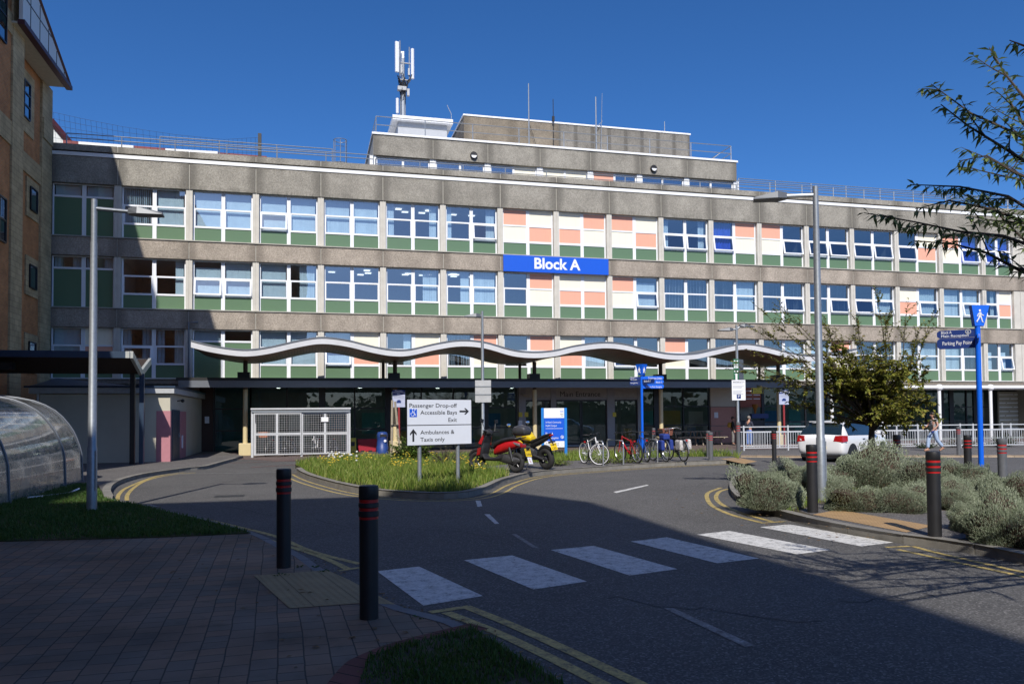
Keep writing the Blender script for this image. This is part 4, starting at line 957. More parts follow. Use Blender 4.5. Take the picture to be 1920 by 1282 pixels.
for px, base in ((460, 1), (741, 1), (1003, 0), (1240, 0), (1461, 1)):
    x = AT(px, 800, 37.6).x-11; y = 37.6-36.6
    zt = min(p[1] for p in P if abs(p[0]-x) < .6)-.2
    mb = MB(); mb.cyl((x, y, 0), (x, y, 2.95), .105, n=14); o = mb.build('column', CREAMC, wc, smooth=True)
    mb = MB(); mb.cyl((x, y, 2.95), (x, y, zt), .10, n=12); mb.build('upper_column', BRNC, o, smooth=True)
    mb = MB(); mb.box(x-.26, x+.26, y-.26, y+.26, 0, .55); mb.build('plinth', CREAMC, o, bevel=.02)
    if px != 460:
        mb = MB(); mb.cyl((x-.45, y+1.1, 3.4), (x-.45, y+1.1, zt), .075, n=10); mb.build('rear_post', BRNC, wc, smooth=True)
    mb = MB(); mb.box(x-.32, x+.2, y-.3, y+.25, 3.47, 3.72); mb.build('base_block', BLACKM, wc)
fc = thing('entrance_canopy', 'long flat grey-fronted canopy roof above the glazed ground floor', 'canopy', (10, 38.4, 0))
mb = MB(); mb.box(-15.5, 14.2, -1.6, 1.6, 3.32, 3.45); mb.build('roof', BLACKM, fc)
mb = MB(); mb.box(-15.4, 14.1, -1.62, -1.5, 3.02, 3.318); mb.build('fascia', GREYMET, fc)
mb = MB(); mb.box(-15.3, 14.0, -1.49, 1.6, 3.20, 3.316); mb.build('soffit', BROWNP, fc)
for k, x in enumerate((-13.2, -11.0, -8.5, -6.0, -3.4, -1.0, 1.6, 4.2, 6.8, 9.4, 12.0)):
    mb = MB(); mb.cyl((x, .1, 3.15), (x, .1, 3.21), .12, n=12); mb.build('downlight', SILLM, fc)
# ------------------------------------------------------------------ placement helper: pixel on an upright plane through P with direction rz
def PL(px, py, P, rz):
    d = ray(px, py); n = Vector((-math.sin(rz), math.cos(rz), 0)); o = Vector((0, 0, CAMZ))
    t = (Vector((P[0], P[1], 0))-o).dot(n)/d.dot(n); q = o+d*t
    return ((q.x-P[0])*math.cos(rz)+(q.y-P[1])*math.sin(rz), q.z-(P[2] if len(P) > 2 else 0))
def ftext(body, P, rz, px0, px1, py, cap, mat, parent, y=-.004, bold=.0, name='lettering'):
    u0, z0 = PL(px0, py, P, rz); u1, z1 = PL(px1, py, P, rz); zc = (z0+z1)/2
    _, za = PL((px0+px1)/2, py-cap/2, P, rz); _, zb = PL((px0+px1)/2, py+cap/2, P, rz)
    size = (za-zb)/.70
    o = text(body, size, Matrix.Identity(4), mat, parent, name, 'LEFT', bold*size/.12 if bold else 0, 1.0, .0015)
    xs = [v.co.x for v in o.data.vertices]; ys = [v.co.y for v in o.data.vertices]
    k = (u1-u0)/max(1e-4, max(xs)-min(xs)); yc = (max(ys)+min(ys))/2
    o.data.transform(Matrix.Translation((u0, y, zc)) @ RX90 @ Matrix.Diagonal((k, 1, 1, 1)) @ Matrix.Translation((-min(xs), -(size*.29), 0)))
    return o
BLKTXT = pm('black_lettering', (.015, .015, .017), .6)
# ------------------------------------------------------------------ bollards
BOLB = pm('black_bollard', (.016, .016, .018), .5, var=.2); BOLG = pm('grey_bollard', (.105, .11, .12), .55, var=.15, vs=12); REDB = pm('red_band', (.42, .012, .012), .4)
def bollard(mat, label, loc, r=.078, top=1.06):
    t = thing('bollard', label, 'bollard', loc, group='round bollards with three red bands')
    mb = MB(); mb.lathe([(r*.97, 0), (r*.97, top-.25), (r*1.06, top-.245), (r*1.06, top-.205), (r*.94, top-.20), (r*.94, top-.178), (r*1.06, top-.173), (r*1.06, top-.14), (r*.94, top-.135), (r*.94, top-.112), (r*1.02, top-.105), (r*1.02, top-.02), (r*.97, top-.004), (r*.8, top)], n=24)
    mb.build('post', mat, t, smooth=True)
    for z in (.255, .189, .123):
        mb = MB(); mb.lathe([(r*.985, top-z-.014), (r*.985, top-z+.011)], n=24); mb.build('red_band', REDB, t, smooth=True)
    return t
b0 = bollard(BOLB, 'black bollard nearest the camera, at the near end of the yellow tactile paving', G(692, 1158, .046))
b1 = dup(b0, G(532, 1063, .046), 0, 'black bollard on the block paving beside the lawn, left of the crossing')
b2 = dup(b0, G(1524, 961, .11), 0, 'black bollard in front of the tall right-hand lamp post'); b3 = dup(b0, G(1753, 1006, .11), 0, 'black bollard between the two silvery shrub masses at the right end of the crossing')
b2.scale = b3.scale = (1.06, 1.06, 1)
dup(b0, G(1816, 909, .11), 0, 'black bollard just left of the blue signpost pole'); dup(b0, G(1452, 866, .03), 0, 'dark bollard beside the rear of the white car')
g0 = bollard(BOLG, 'grey bollard standing alone in front of another by the benches', G(1333, 869.5, .0))
dup(g0, G(1328.5, 862, 0), 0, 'grey bollard half hidden behind another near the benches'); dup(g0, G(1683, 905, .11), 0, 'grey bollard right of the small tree behind the shrubs')
dup(g0, G(1798, 853, .066), 0, 'farthest grey bollard, on the footway beside the walking woman'); dup(g0, G(1881, 931, .11), 0, 'thick grey bollard at the right edge behind the shrubs')
dup(g0, G(1226, 846, 0), 0, 'grey bollard behind the parked bicycles near the cream column')
# ------------------------------------------------------------------ lamp posts
LED = pm('lantern_metal', (.13, .14, .155), .45, .3)
def lamp(label, loc, h, arms, r0=.082, r1=.05, sleeve=None):
    t = thing('street_lamp', label, 'street lamp', loc, group='galvanised street lamps')
    mb = MB(); mb.tube([(0, 0, 0), (0, 0, 1.1), (0, 0, 1.12), (0, 0, h*.86), (0, 0, h*.861), (0, 0, h)], [r0, r0*.97, r0*.86, r1*1.12, r1, r1], 14); mb.build('pole', GALV, t, smooth=True)
    mb = MB(); mb.cbox((r0*.75, -r0*.4, .7), (.02, .06, .7)); mb.build('access_door', GALV, t)
    for az, L, rise in arms:
        d = Vector((math.cos(az), math.sin(az), 0)); z = h-.16
        mb = MB(); mb.tube([(0, 0, z), tuple(d*L+Vector((0, 0, z+rise)))], .036, 8); mb.build('arm', GALV, t, smooth=True)
        mb = MB(); mb.M = Matrix.Translation(d*(L-.06)+Vector((0, 0, z+rise))) @ Matrix.Rotation(az, 4, 'Z')
        mb.add([(0, -.07, -.05), (0, .07, -.05), (0, .07, .05), (0, -.07, .05), (.16, -.16, -.055), (.16, .16, -.055), (.16, .13, .075), (.16, -.13, .075), (.58, -.13, -.045), (.58, .13, -.045), (.58, .11, -.005), (.58, -.11, -.005)],
               [(0, 1, 2, 3), (0, 4, 5, 1), (1, 5, 6, 2), (2, 6, 7, 3), (3, 7, 4, 0), (4, 8, 9, 5), (5, 9, 10, 6), (6, 10, 11, 7), (7, 11, 8, 4), (8, 11, 10, 9)])
        for k in range(5): mb.box(.18+.05*k, .20+.05*k, -.09, .09, .03, .085-.012*k)
        mb.build('lantern', LED, t, bevel=.008)
    if sleeve:
        pass
    return t
azR = -YAW
lamp('tall galvanised lamp post on the lawn at left, arm pointing right', G(172, 957, .06), 5.5, [(azR+.25, .62, -.03)], .085, .05)
lamp('tall galvanised lamp post among the shrubs at right, arm pointing left', G(1541, 938, .11), 5.62, [(azR+PI-.25, .55, .02)], .08, .05)
l3 = lamp('slim lamp post behind the red moped carrying a blank square board', G(906, 863, .12), 5.22, [(azR+PI, .1, 0)], .07, .045)
q = G(906, 863, .12); mb = MB(); (ua, za), (ub, zb) = PL(891, 713, q, azR), PL(921, 754, q, azR)
o = thing('blank_sign', 'grey back of a square sign clamped to the slim lamp post', 'sign', q, azR); mb.box(ua, ub, -.09, -.075, zb, za); mb.build('plate', FASC, o)
for z in (za-.24, zb+.25): mb = MB(); mb.box(ua, ub, -.105, -.09, z, z+.04); mb.build('clamp', GALV, o)
P4 = G(1385, 857, 0)
lamp('slim double-armed lamp post rising from a grey bollard base beside the guard rail', P4, 5.1, [(azR+.15, .18, .12), (azR+PI+.05, .2, -.02)], .06, .045)
t = dup(g0, P4+Vector((0, 0, 0)), 0, 'grey bollard sleeve round the foot of the double-armed lamp post'); t.scale = (1.05, 1.05, 1.28)
GRN = pm('sign_green', (.01, .12, .05), .5)
t = thing('assembly_point_sign', 'green assembly point sign with white figures on the double-armed lamp post', 'sign', P4, azR)
(ua, za), (ub, zb) = PL(1374, 673, P4, azR), PL(1384.5, 711, P4, azR); mb = MB(); mb.box(ua, ub, -.07, -.06, zb, za); mb.build('board', GRN, t)
mb = MB(); um = (ua+ub)/2
for k in (-.06, 0, .06): mb.ell((um+k, -.075, za-.22), (.022, .004, .022)); mb.box(um+k-.02, um+k+.02, -.074, -.071, za-.36, za-.25)
for cx in (ua+.05, ub-.05):
    for cz in (za-.08, za-.48): mb.cbox((cx, -.073, cz), (.05, .004, .05), ry=.78)
mb.box(ua+.03, ub-.03, -.074, -.071, za-.6, za-.59); mb.build('figures', WHITEP, t); ftext('1', P4, azR, 1378, 1381.5, 702, 12, WHITEP, t, y=-.073)
t2 = thing('sign_edge', 'grey sign seen edge-on behind the green assembly sign', 'sign', P4, azR+.9); mb = MB(); mb.box(.05, .6, -.01, .01, zb, za); mb.build('plate', LED, t2)
t = thing('parking_notice', 'white printed notice board fixed below the green assembly sign', 'sign', P4, azR)
(ua, za), (ub, zb) = PL(1371, 712.5, P4, azR), PL(1397, 750, P4, azR); mb = MB(); mb.box(ua, ub, -.075, -.06, zb, za); mb.build('board', WHITEP, t)
GTXT = pm('grey_print', (.22, .23, .26), .7); mb = MB()
for k in range(11):
    if k in (2, 6): continue
    z = za-.10-.045*k; mb.box(ua+.04, ub-.05-random.uniform(0, .12), -.077, -.0752, z, z+.014)
mb.build('print', GTXT, t); ftext('IMPORTANT NOTICE', P4, azR, 1373.5, 1394.5, 715, 2.6, BLKTXT, t, y=-.077, bold=0)
um = (ua+ub)/2; mb = MB(); mb.box(um-.08, um+.08, -.077, -.0752, zb+.06, zb+.22); mb.build('logo_tile', BLUEDK, t); text('P', .15, front(um, -.0785, zb+.14), WHITEP, t, align='CENTER')
# ------------------------------------------------------------------ big direction sign
SA = G(789, 909, .12); SB = G(861, 904.5, .12); rz = math.atan2(SB.y-SA.y, SB.x-SA.x); PM = (SA+SB)/2; SP = (PM.x, PM.y, PM.z)
ds = thing('direction_sign', 'large white road sign for Passenger Drop-off and Ambulances on two grey posts', 'sign', PM, rz)
L = (SB-SA).length/2; SIGNW = pm('road_sign_face', (.66, .69, .75), .5, var=.02)
for x in (-L, L): mb = MB(); mb.cyl((x, .06, -.1), (x, .06, 1.85), .045, n=12); mb.build('post', GALV, ds, smooth=True)
(ua, za), (ub, zb) = PL(762, 748, SP, rz), PL(884, 832, SP, rz)
mb = MB(); mb.box(ua, ub, -.012, .012, zb, za); mb.build('board', BLACKM, ds)
_, zm = PL(823, 796.5, SP, rz)
mb = MB(); mb.box(ua+.012, ub-.012, -.016, -.0125, zm+.01, za-.012); mb.build('upper_panel', SIGNW, ds); mb = MB(); mb.box(ua+.012, ub-.012, -.016, -.0125, zb+.012, zm-.01); mb.build('lower_panel', SIGNW, ds)
yy = -.019
for body, a, b, c, h in (('Passenger Drop-off', 767, 856, 757.3, 7.4), ('Accessible Bays', 787.5, 856, 770.3, 7.4), ('Exit', 840, 856, 784, 7.4), ('Ambulances &', 787.5, 851, 807, 7.4), ('Taxis only', 787.5, 833, 820.6, 7.4)):
    ftext(body, SP, rz, a, b, c, h, BLKTXT, ds, y=yy, bold=0)
def arrow(mb, pts, yy): mb.prismy(pts, yy, yy+.003)
c = PL(870, 771, SP, rz); u = (PL(879, 771, SP, rz)[0]-PL(861, 771, SP, rz)[0])/2
def arr(cx, cz, s, rot):
    P = [(-1, .16), (.35, .16), (-.05, .56), (.28, .56), (.95, 0), (.28, -.56), (-.05, -.56), (.35, -.16), (-1, -.16)]
    cs_, sn = math.cos(rot), math.sin(rot); return [(cx+s*(x*cs_-z*sn), cz+s*(x*sn+z*cs_)) for x, z in P]
mb = MB(); mb.prismy(arr(c[0], c[1], u, 0)[::-1], yy, yy+.003); mb.build('arrow', BLKTXT, ds)
c = PL(774.3, 815.5, SP, rz); mb = MB(); mb.prismy(arr(c[0], c[1], u*1.12, PI/2)[::-1], yy, yy+.003); mb.build('arrow', BLKTXT, ds)
(a, b), (c, d) = PL(767.2, 766.4, SP, rz), PL(781, 781.5, SP, rz)
mb = MB(); mb.box(a, c, yy, yy+.003, d, b); ic = mb.build('disabled_badge', BLUEP, ds)
s = (c-a); cx, cz = a+s*.42, d+s*.36
mb = MB(); mb.torus((cx, yy-.002, cz), s*.24, s*.035, 'Y', 16, 4, PI*.75, PI*2.15); mb.ell((cx-.02*s, yy-.002, cz+s*.58), (s*.065, .003, s*.065))
mb.tube([(cx-.02*s, yy-.002, cz+.46*s), (cx, yy-.002, cz+.12*s), (cx+.26*s, yy-.002, cz+.12*s), (cx+.4*s, yy-.002, cz-.2*s)], s*.045, 5); mb.cbox((cx+.14*s, yy-.002, cz+.28*s), (.26*s, .003, .07*s)); mb.build('wheelchair_symbol', WHITEP, ic)
text('P', s*.42, front(a+s*.74, yy-.003, d+s*.84), WHITEP, ic, align='CENTER', bold=0)
# ------------------------------------------------------------------ blue campus totem
P0 = G(1036, 856, .12); rz = -.22; P = (P0.x, P0.y, P0.z); BRB = pm('totem_blue', (.01, .19, .60), .4)
tt = thing('campus_sign', 'blue and white upright campus sign with Block A Main Reception behind the motorbikes', 'sign', P0, rz)
(ua, za), (ub, zb) = PL(1018, 765, P, rz), PL(1060, 838, P, rz)
for x in (ua-.02, ub+.02): mb = MB(); mb.box(x-.05, x+.05, -.03, .03, -.05, za+.005); mb.build('post', BRB, tt)
zs = [PL(1040, y, P, rz)[1] for y in (783.5, 826.5)]
mb = MB(); mb.box(ua+.035, ub-.035, -.03, .03, zs[1], zs[0]); mb.build('blue_panel', BLUEP, tt)
mb = MB(); mb.box(ua+.035, ub-.035, -.03, .03, zs[0]+.003, za); mb.build('white_panel', WHITEP, tt); mb = MB(); mb.box(ua+.035, ub-.035, -.03, .03, zb, zs[1]-.003); mb.build('white_panel', WHITEP, tt)
for body, a, b, c, h in (("St Mary's Community", 1023, 1052, 790, 3.4), ('Health Campus', 1023, 1043.5, 796.4, 3.4), ('Block A', 1023, 1037, 811, 5), ('Main Reception', 1023, 1047, 819, 4)): ftext(body, P, rz, a, b, c, h, WHITEP, tt, y=-.034, bold=0)
ftext('All departments on', P, rz, 1023, 1048, 829.7, 2.6, BLKTXT, tt, y=-.034, bold=0); ftext('ground floor and above', P, rz, 1023, 1048, 833.4, 2.2, BLKTXT, tt, y=-.034, bold=0)
mb = MB(); mb.box(PL(1023, 803, P, rz)[0], PL(1055, 803, P, rz)[0], -.033, -.0302, PL(1040, 803, P, rz)[1]-.006, PL(1040, 803, P, rz)[1]+.006)
for y_ in (819, 831): c = PL(1054, y_, P, rz); mb.torus((c[0], -.033, c[1]), .05, .012, 'Y', 12, 4); mb.box(c[0]-.012, c[0]+.012, -.034, -.031, c[1]-.03, c[1]+.03)
mb.build('rule', WHITEP, tt)
ftext('NHS', P, rz, 1050, 1056, 770, 3, BLUEP, tt, y=-.034, bold=0); ftext('Solent', P, rz, 1050.5, 1056, 775, 2, BLKTXT, tt, y=-.034, bold=0); ftext('Trust', P, rz, 1051, 1056, 778.4, 1.6, BLKTXT, tt, y=-.034, bold=0)
# ------------------------------------------------------------------ finger posts
BLUEB = pm('bright_blue_post', (.004, .12, .70), .35, var=.02)
def walker(mb, cx, y, cz, s):
    e = lambda x, z: (cx+x*s, y, cz+z*s)
    mb.ell(e(0, .43), (.085*s, .004, .085*s)); mb.tube([e(0, .30), e(-.01, .02)], [.095*s, .075*s], 6)
    mb.tube([e(.0, .28), e(.12, .10), e(.27, .02)], .04*s, 5); mb.tube([e(0, .28), e(-.15, .12), e(-.2, -.04)], .04*s, 5)
    mb.tube([e(.01, .04), e(.1, -.22), e(.17, -.47), e(.25, -.48)], [.07*s, .055*s, .045*s, .03*s], 6); mb.tube([e(-.02, .04), e(-.12, -.22), e(-.26, -.44), e(-.2, -.48)], [.07*s, .055*s, .045*s, .03*s], 6)
def blade(parent, P, rz, z0, z1, L, mat, side=1, gap=.04, name='finger_board'):
    mb = MB(); h = z1-z0; c = min(.05, h*.3); X = [(side*gap, z0), (side*(gap+L-c), z0), (side*(gap+L), z0+c*.8), (side*(gap+L), z1-c*.8), (side*(gap+L-c), z1), (side*gap, z1)]
    if side < 0: X.reverse()
    mb.M = Matrix.Rotation(rz, 4, 'Z'); mb.prismy(X, -.015, .015); return mb.build(name, mat, parent)
P1 = G(1841, 915, .11); fp = thing('finger_post', 'tall bright blue finger post with a walking figure and two direction boards', 'sign', P1, 0)
mb = MB(); mb.cyl((0, 0, -.1), (0, 0, PL(1836, 600, (*P1,), azR)[1]), .052, n=16); mb.build('post', BLUEB, fp, smooth=True)
Pt = (P1.x, P1.y, P1.z)
r2 = azR-.05; T = [PL(a, b, Pt, r2) for a, b in ((1819, 573), (1852.5, 572.5), (1842, 611.5), (1825.5, 611.5))]
mb = MB(); mb.M = Matrix.Rotation(r2, 4, 'Z'); mb.prismy([(u, z) for u, z in T][::-1], -.06, .06); hd = mb.build('head_plate', BLUEB, fp)
mb = MB(); mb.M = Matrix.Rotation(r2, 4, 'Z'); c = PL(1834.5, 593, Pt, r2); walker(mb, c[0], -.064, c[1], abs(PL(1834, 582, Pt, r2)[1]-PL(1834, 606, Pt, r2)[1])); mb.build('walking_figure', WHITEP, hd)
def signtext(body, P, rz, px0, px1, py0, py1, cap, mat, parent):
    # lettering along a blade at angle rz in plan, through two pixels of its base line
    o = ftext(body, P, rz, px0, px1, (py0+py1)/2, cap, mat, parent, y=-.018, bold=0); o.data.transform(Matrix.Rotation(rz, 4, 'Z')); return o
rb = azR+PI-.55-PI   # the left boards point left and towards the viewer
za, zb = PL(1757, 622, Pt, rb)[1], PL(1757, 657, Pt, rb)[1]; zt, zu = PL(1826, 616, Pt, rb)[1], PL(1826, 650, Pt, rb)[1]
zt = (za+zt)/2; zu = (zb+zu)/2; zm = (zt+zu)/2+.03; Lb = abs(PL(1757, 640, Pt, rb)[0])-.05
blade(fp, Pt, rb, zm+.003, zt, Lb, BLUEDK, -1, .05); blade(fp, Pt, rb, zu, zm-.003, Lb, BLUEDK, -1, .05)
h = (zt-zm)
for body, zc, x0, x1, sz in (('Block A', zt-h*.27, -Lb+.03, -Lb+.22, .078), ('Main Reception', zt-h*.73, -Lb+.03, -.16, .078), ('Parking Pay Point', (zm+zu)/2, -Lb+.05, -.10, .11)):
    o = text(body, sz, Matrix.Identity(4), WHITEP, fp, bold=0); xs = [v.co.x for v in o.data.vertices]; k = (x1-x0)/(max(xs)-min(xs))
    o.data.transform(Matrix.Rotation(rb, 4, 'Z') @ Matrix.Translation((x0, -.018, zc)) @ RX90 @ Matrix.Diagonal((k, 1, 1, 1)) @ Matrix.Translation((-min(xs), 0, 0)))
mb = MB(); mb.M = Matrix.Rotation(rb, 4, 'Z'); mb.torus((-.17, -.017, zt-h*.3), .045, .011, 'Y', 14, 4); mb.box(-.18, -.16, -.019, -.0155, zt-h*.3-.03, zt-h*.3+.03); mb.build('round_symbol', FASC, fp)
rb2 = azR+1.05
za, zb = PL(1804, 625, Pt, azR)[1], PL(1804, 643, Pt, azR)[1]
blade(fp, Pt, rb2, zb+.02, za-.02, .50, BLUEB, -1, .05)
o = text('Blocks B, C', .12, Matrix.Rotation(rb2, 4, 'Z') @ Matrix.Translation((-.5, -.018, (za+zb)/2)) @ RX90, WHITEP, fp, bold=.004, width=.62)
P2 = G(1205, 856, .0); f2 = thing('finger_post', 'small blue finger post with boards on both sides above the bicycles', 'sign', P2, 0); Pt = (P2.x, P2.y, P2.z)
mb = MB(); mb.cyl((0, 0, -.02), (0, 0, PL(1205, 704, Pt, azR)[1]), .052, n=14); mb.build('post', BLUEB, f2, smooth=True)
T = [PL(a, b, Pt, azR) for a, b in ((1196.5, 683), (1212, 683), (1209, 703), (1201, 703))]; z1, z0 = T[0][1], T[2][1]; w1, w0 = (T[1][0]-T[0][0])/2, (T[2][0]-T[3][0])/2
mb = MB(); mb.add([(s*a, t_*a, z) for a, z in ((w0, z0), (w1, z1)) for s, t_ in ((-1, -1), (1, -1), (1, 1), (-1, 1))], [(0, 1, 5, 4), (1, 2, 6, 5), (2, 3, 7, 6), (3, 0, 4, 7), (4, 5, 6, 7), (3, 2, 1, 0)]); mb.M = None
o = mb.build('head_plate', BLUEB, f2); o.rotation_euler.z = azR+.72
for a in (azR+.72, azR+.72-PI/2):
    mb = MB(); mb.M = Matrix.Rotation(a, 4, 'Z'); walker(mb, 0, -(w1+w0)/2-.015, (z0+z1)/2-.02, (z1-z0)*.6); o2 = mb.build('walking_figure', WHITEP, f2)
for ya, yb, body, a, b in ((705, 711.3, 'Treatment Centre', 1215, 1241.3), (712, 718.6, 'Block C', 1230, 1241.3), (719.6, 728, 'Milton Park Surgery', 1212, 1241.3)):
    za, zb = PL(1225, ya, Pt, azR)[1], PL(1225, yb, Pt, azR)[1]; Lb = PL(1244.5, 715, Pt, azR)[0]-.05
    blade(f2, Pt, azR, zb, za-.004, Lb, BLUEB, 1, .05)
    o = ftext(body, Pt, azR, a, b, (ya+yb)/2+(-.8 if body[0] == 'T' else 0), 3.2, WHITEP, f2, y=-.018, bold=0); o.data.transform(Matrix.Rotation(azR, 4, 'Z'))
    if body[0] == 'T': o = ftext('Urgent Treatment Centre', Pt, azR, 1216, 1241.3, 710, 1.6, WHITEP, f2, y=-.018, bold=0); o.data.transform(Matrix.Rotation(azR, 4, 'Z'))
rb = azR-.3
for ya, yb, bd in ((706, 712.5, ('Block A', 'Main Reception')), (713.5, 722, ('Parking Pay Point',))):
    za, zb = PL(1195, ya, Pt, azR)[1], PL(1195, yb, Pt, azR)[1]; blade(f2, Pt, rb, zb, za-.004, .42, BLUEDK, -1, .05)
    for k, b_ in enumerate(bd): text(b_, .075, Matrix.Rotation(rb, 4, 'Z') @ Matrix.Translation((-.44, -.018, (za+zb)/2+(.04-.08*k if len(bd) > 1 else 0))) @ RX90, WHITEP, f2, width=.55 if len(b_) > 8 else .8)
za, zb = PL(1212, 711, Pt, azR)[1], PL(1212, 719, Pt, azR)[1]; blade(f2, Pt, azR-.9, zb, za, .62, BLUEDK, 1, .05); text('Blocks B, C', .11, Matrix.Rotation(azR-.9, 4, 'Z') @ Matrix.Translation((.14, -.018, (za+zb)/2)) @ RX90, WHITEP, f2, width=.7)
# ambulance-bay signs on maroon posts
MAR = pm('maroon_post', (.28, .03, .035), .5); LILAC = pm('pale_blue_board', (.42, .46, .62), .5)
for px0, px1, py0, py1, yg, lab in ((736, 759.5, 731, 763, 36.0, 'blue-headed ambulance parking sign on a red post beside the tree stakes'), (1460.5, 1479, 731, 758, 34.5, 'blue-headed ambulance parking sign on a maroon post near the small tree')):
    x = AT((px0+px1)/2, 800, yg).x; P = (x, yg, 0); t = thing('bay_sign', lab, 'sign', P, azR, group='ambulance bay signs')
    (ua, za), (ub, zb) = PL(px0, py0, P, azR), PL(px1, py1, P, azR); um = (ua+ub)/2
    mb = MB(); mb.cyl((um, .04, 0), (um, .04, za-.1), .05, n=10); mb.build('post', MAR, t, smooth=True)
    h = za-zb; mb = MB(); mb.box(ua, ub, -.01, .012, zb, za-h*.27); mb.build('board', LILAC, t); mb = MB(); mb.box(ua, ub, -.011, .012, za-h*.268, za); mb.build('header', BLUEDK, t)
    for k, b in enumerate(('Emergency', 'Ambulance Parking', 'Only')): text(b, .10*h/.8, front(um, -.014, za-h*(.05+.085*k)), WHITEP, t, align='CENTER', width=.8)
    mb = MB(); mb.box(um-.10, um+.10, -.014, -.0105, zb+h*.24, zb+h*.36); mb.box(um-.06, um+.07, -.014, -.0105, zb+h*.36, zb+h*.42); mb.build('vehicle_symbol', BLUEDK, t)
    mb = MB()
    for k in range(3): mb.box(ua+.05, ub-.05, -.013, -.0105, zb+h*(.52+.06*k), zb+h*(.535+.06*k))
    mb.build('print', GTXT, t)
q = AT(1420, 731, 36.7); t = thing('hanging_sign', 'yellow and black warning sign hung under the canopy edge', 'sign', (q.x, q.y, q.z-.12)); mb = MB(); mb.box(-.34, .34, 0, .02, -.06, .22); mb.build('board', YSTK, t)
mb = MB()
for k in (-.29, .29): mb.box(k-.03, k+.03, -.004, -.001, -.04, .2)
mb.build('stripe', BLACKM, t); text('CAUTION', .11, front(0, -.003, .12), BLACKM, t, align='CENTER', bold=0); text('HEADROOM', .07, front(0, -.003, .0), BLACKM, t, align='CENTER')
# ------------------------------------------------------------------ bicycles
TYRE = pm('tyre_rubber', (.018, .018, .019), .8, var=.1); ALU = pm('polished_alloy', (.55, .56, .58), .3, .8); SADDLE = pm('black_saddle', (.02, .02, .022), .55)
def wheel(parent, x, R, steer=0.0, rimm=None, wide=.019, sp=16, white=False):
    M = Matrix.Translation((x, 0, R)) @ Matrix.Rotation(steer, 4, 'Z')
    mb = MB(); mb.M = M; mb.torus((0, 0, 0), R-wide, wide, 'Y', 32, 8); w = mb.build('wheel', TYRE, parent, smooth=True)
    mb = MB(); mb.M = M; mb.torus((0, 0, 0), R-2*wide-.008, .013, 'Y', 32, 6); mb.cyl((0, -.045, 0), (0, .045, 0), .02, n=8)
    for k in range(sp):
        a = 2*PI*k/sp; r1 = R-2*wide; mb.tube([(.018*math.cos(a+1), .03*(-1)**k, .018*math.sin(a+1)), (r1*math.cos(a), 0, r1*math.sin(a))], .0022, 3, caps=False)
    mb.build('rim', rimm or ALU, w, smooth=True); return w
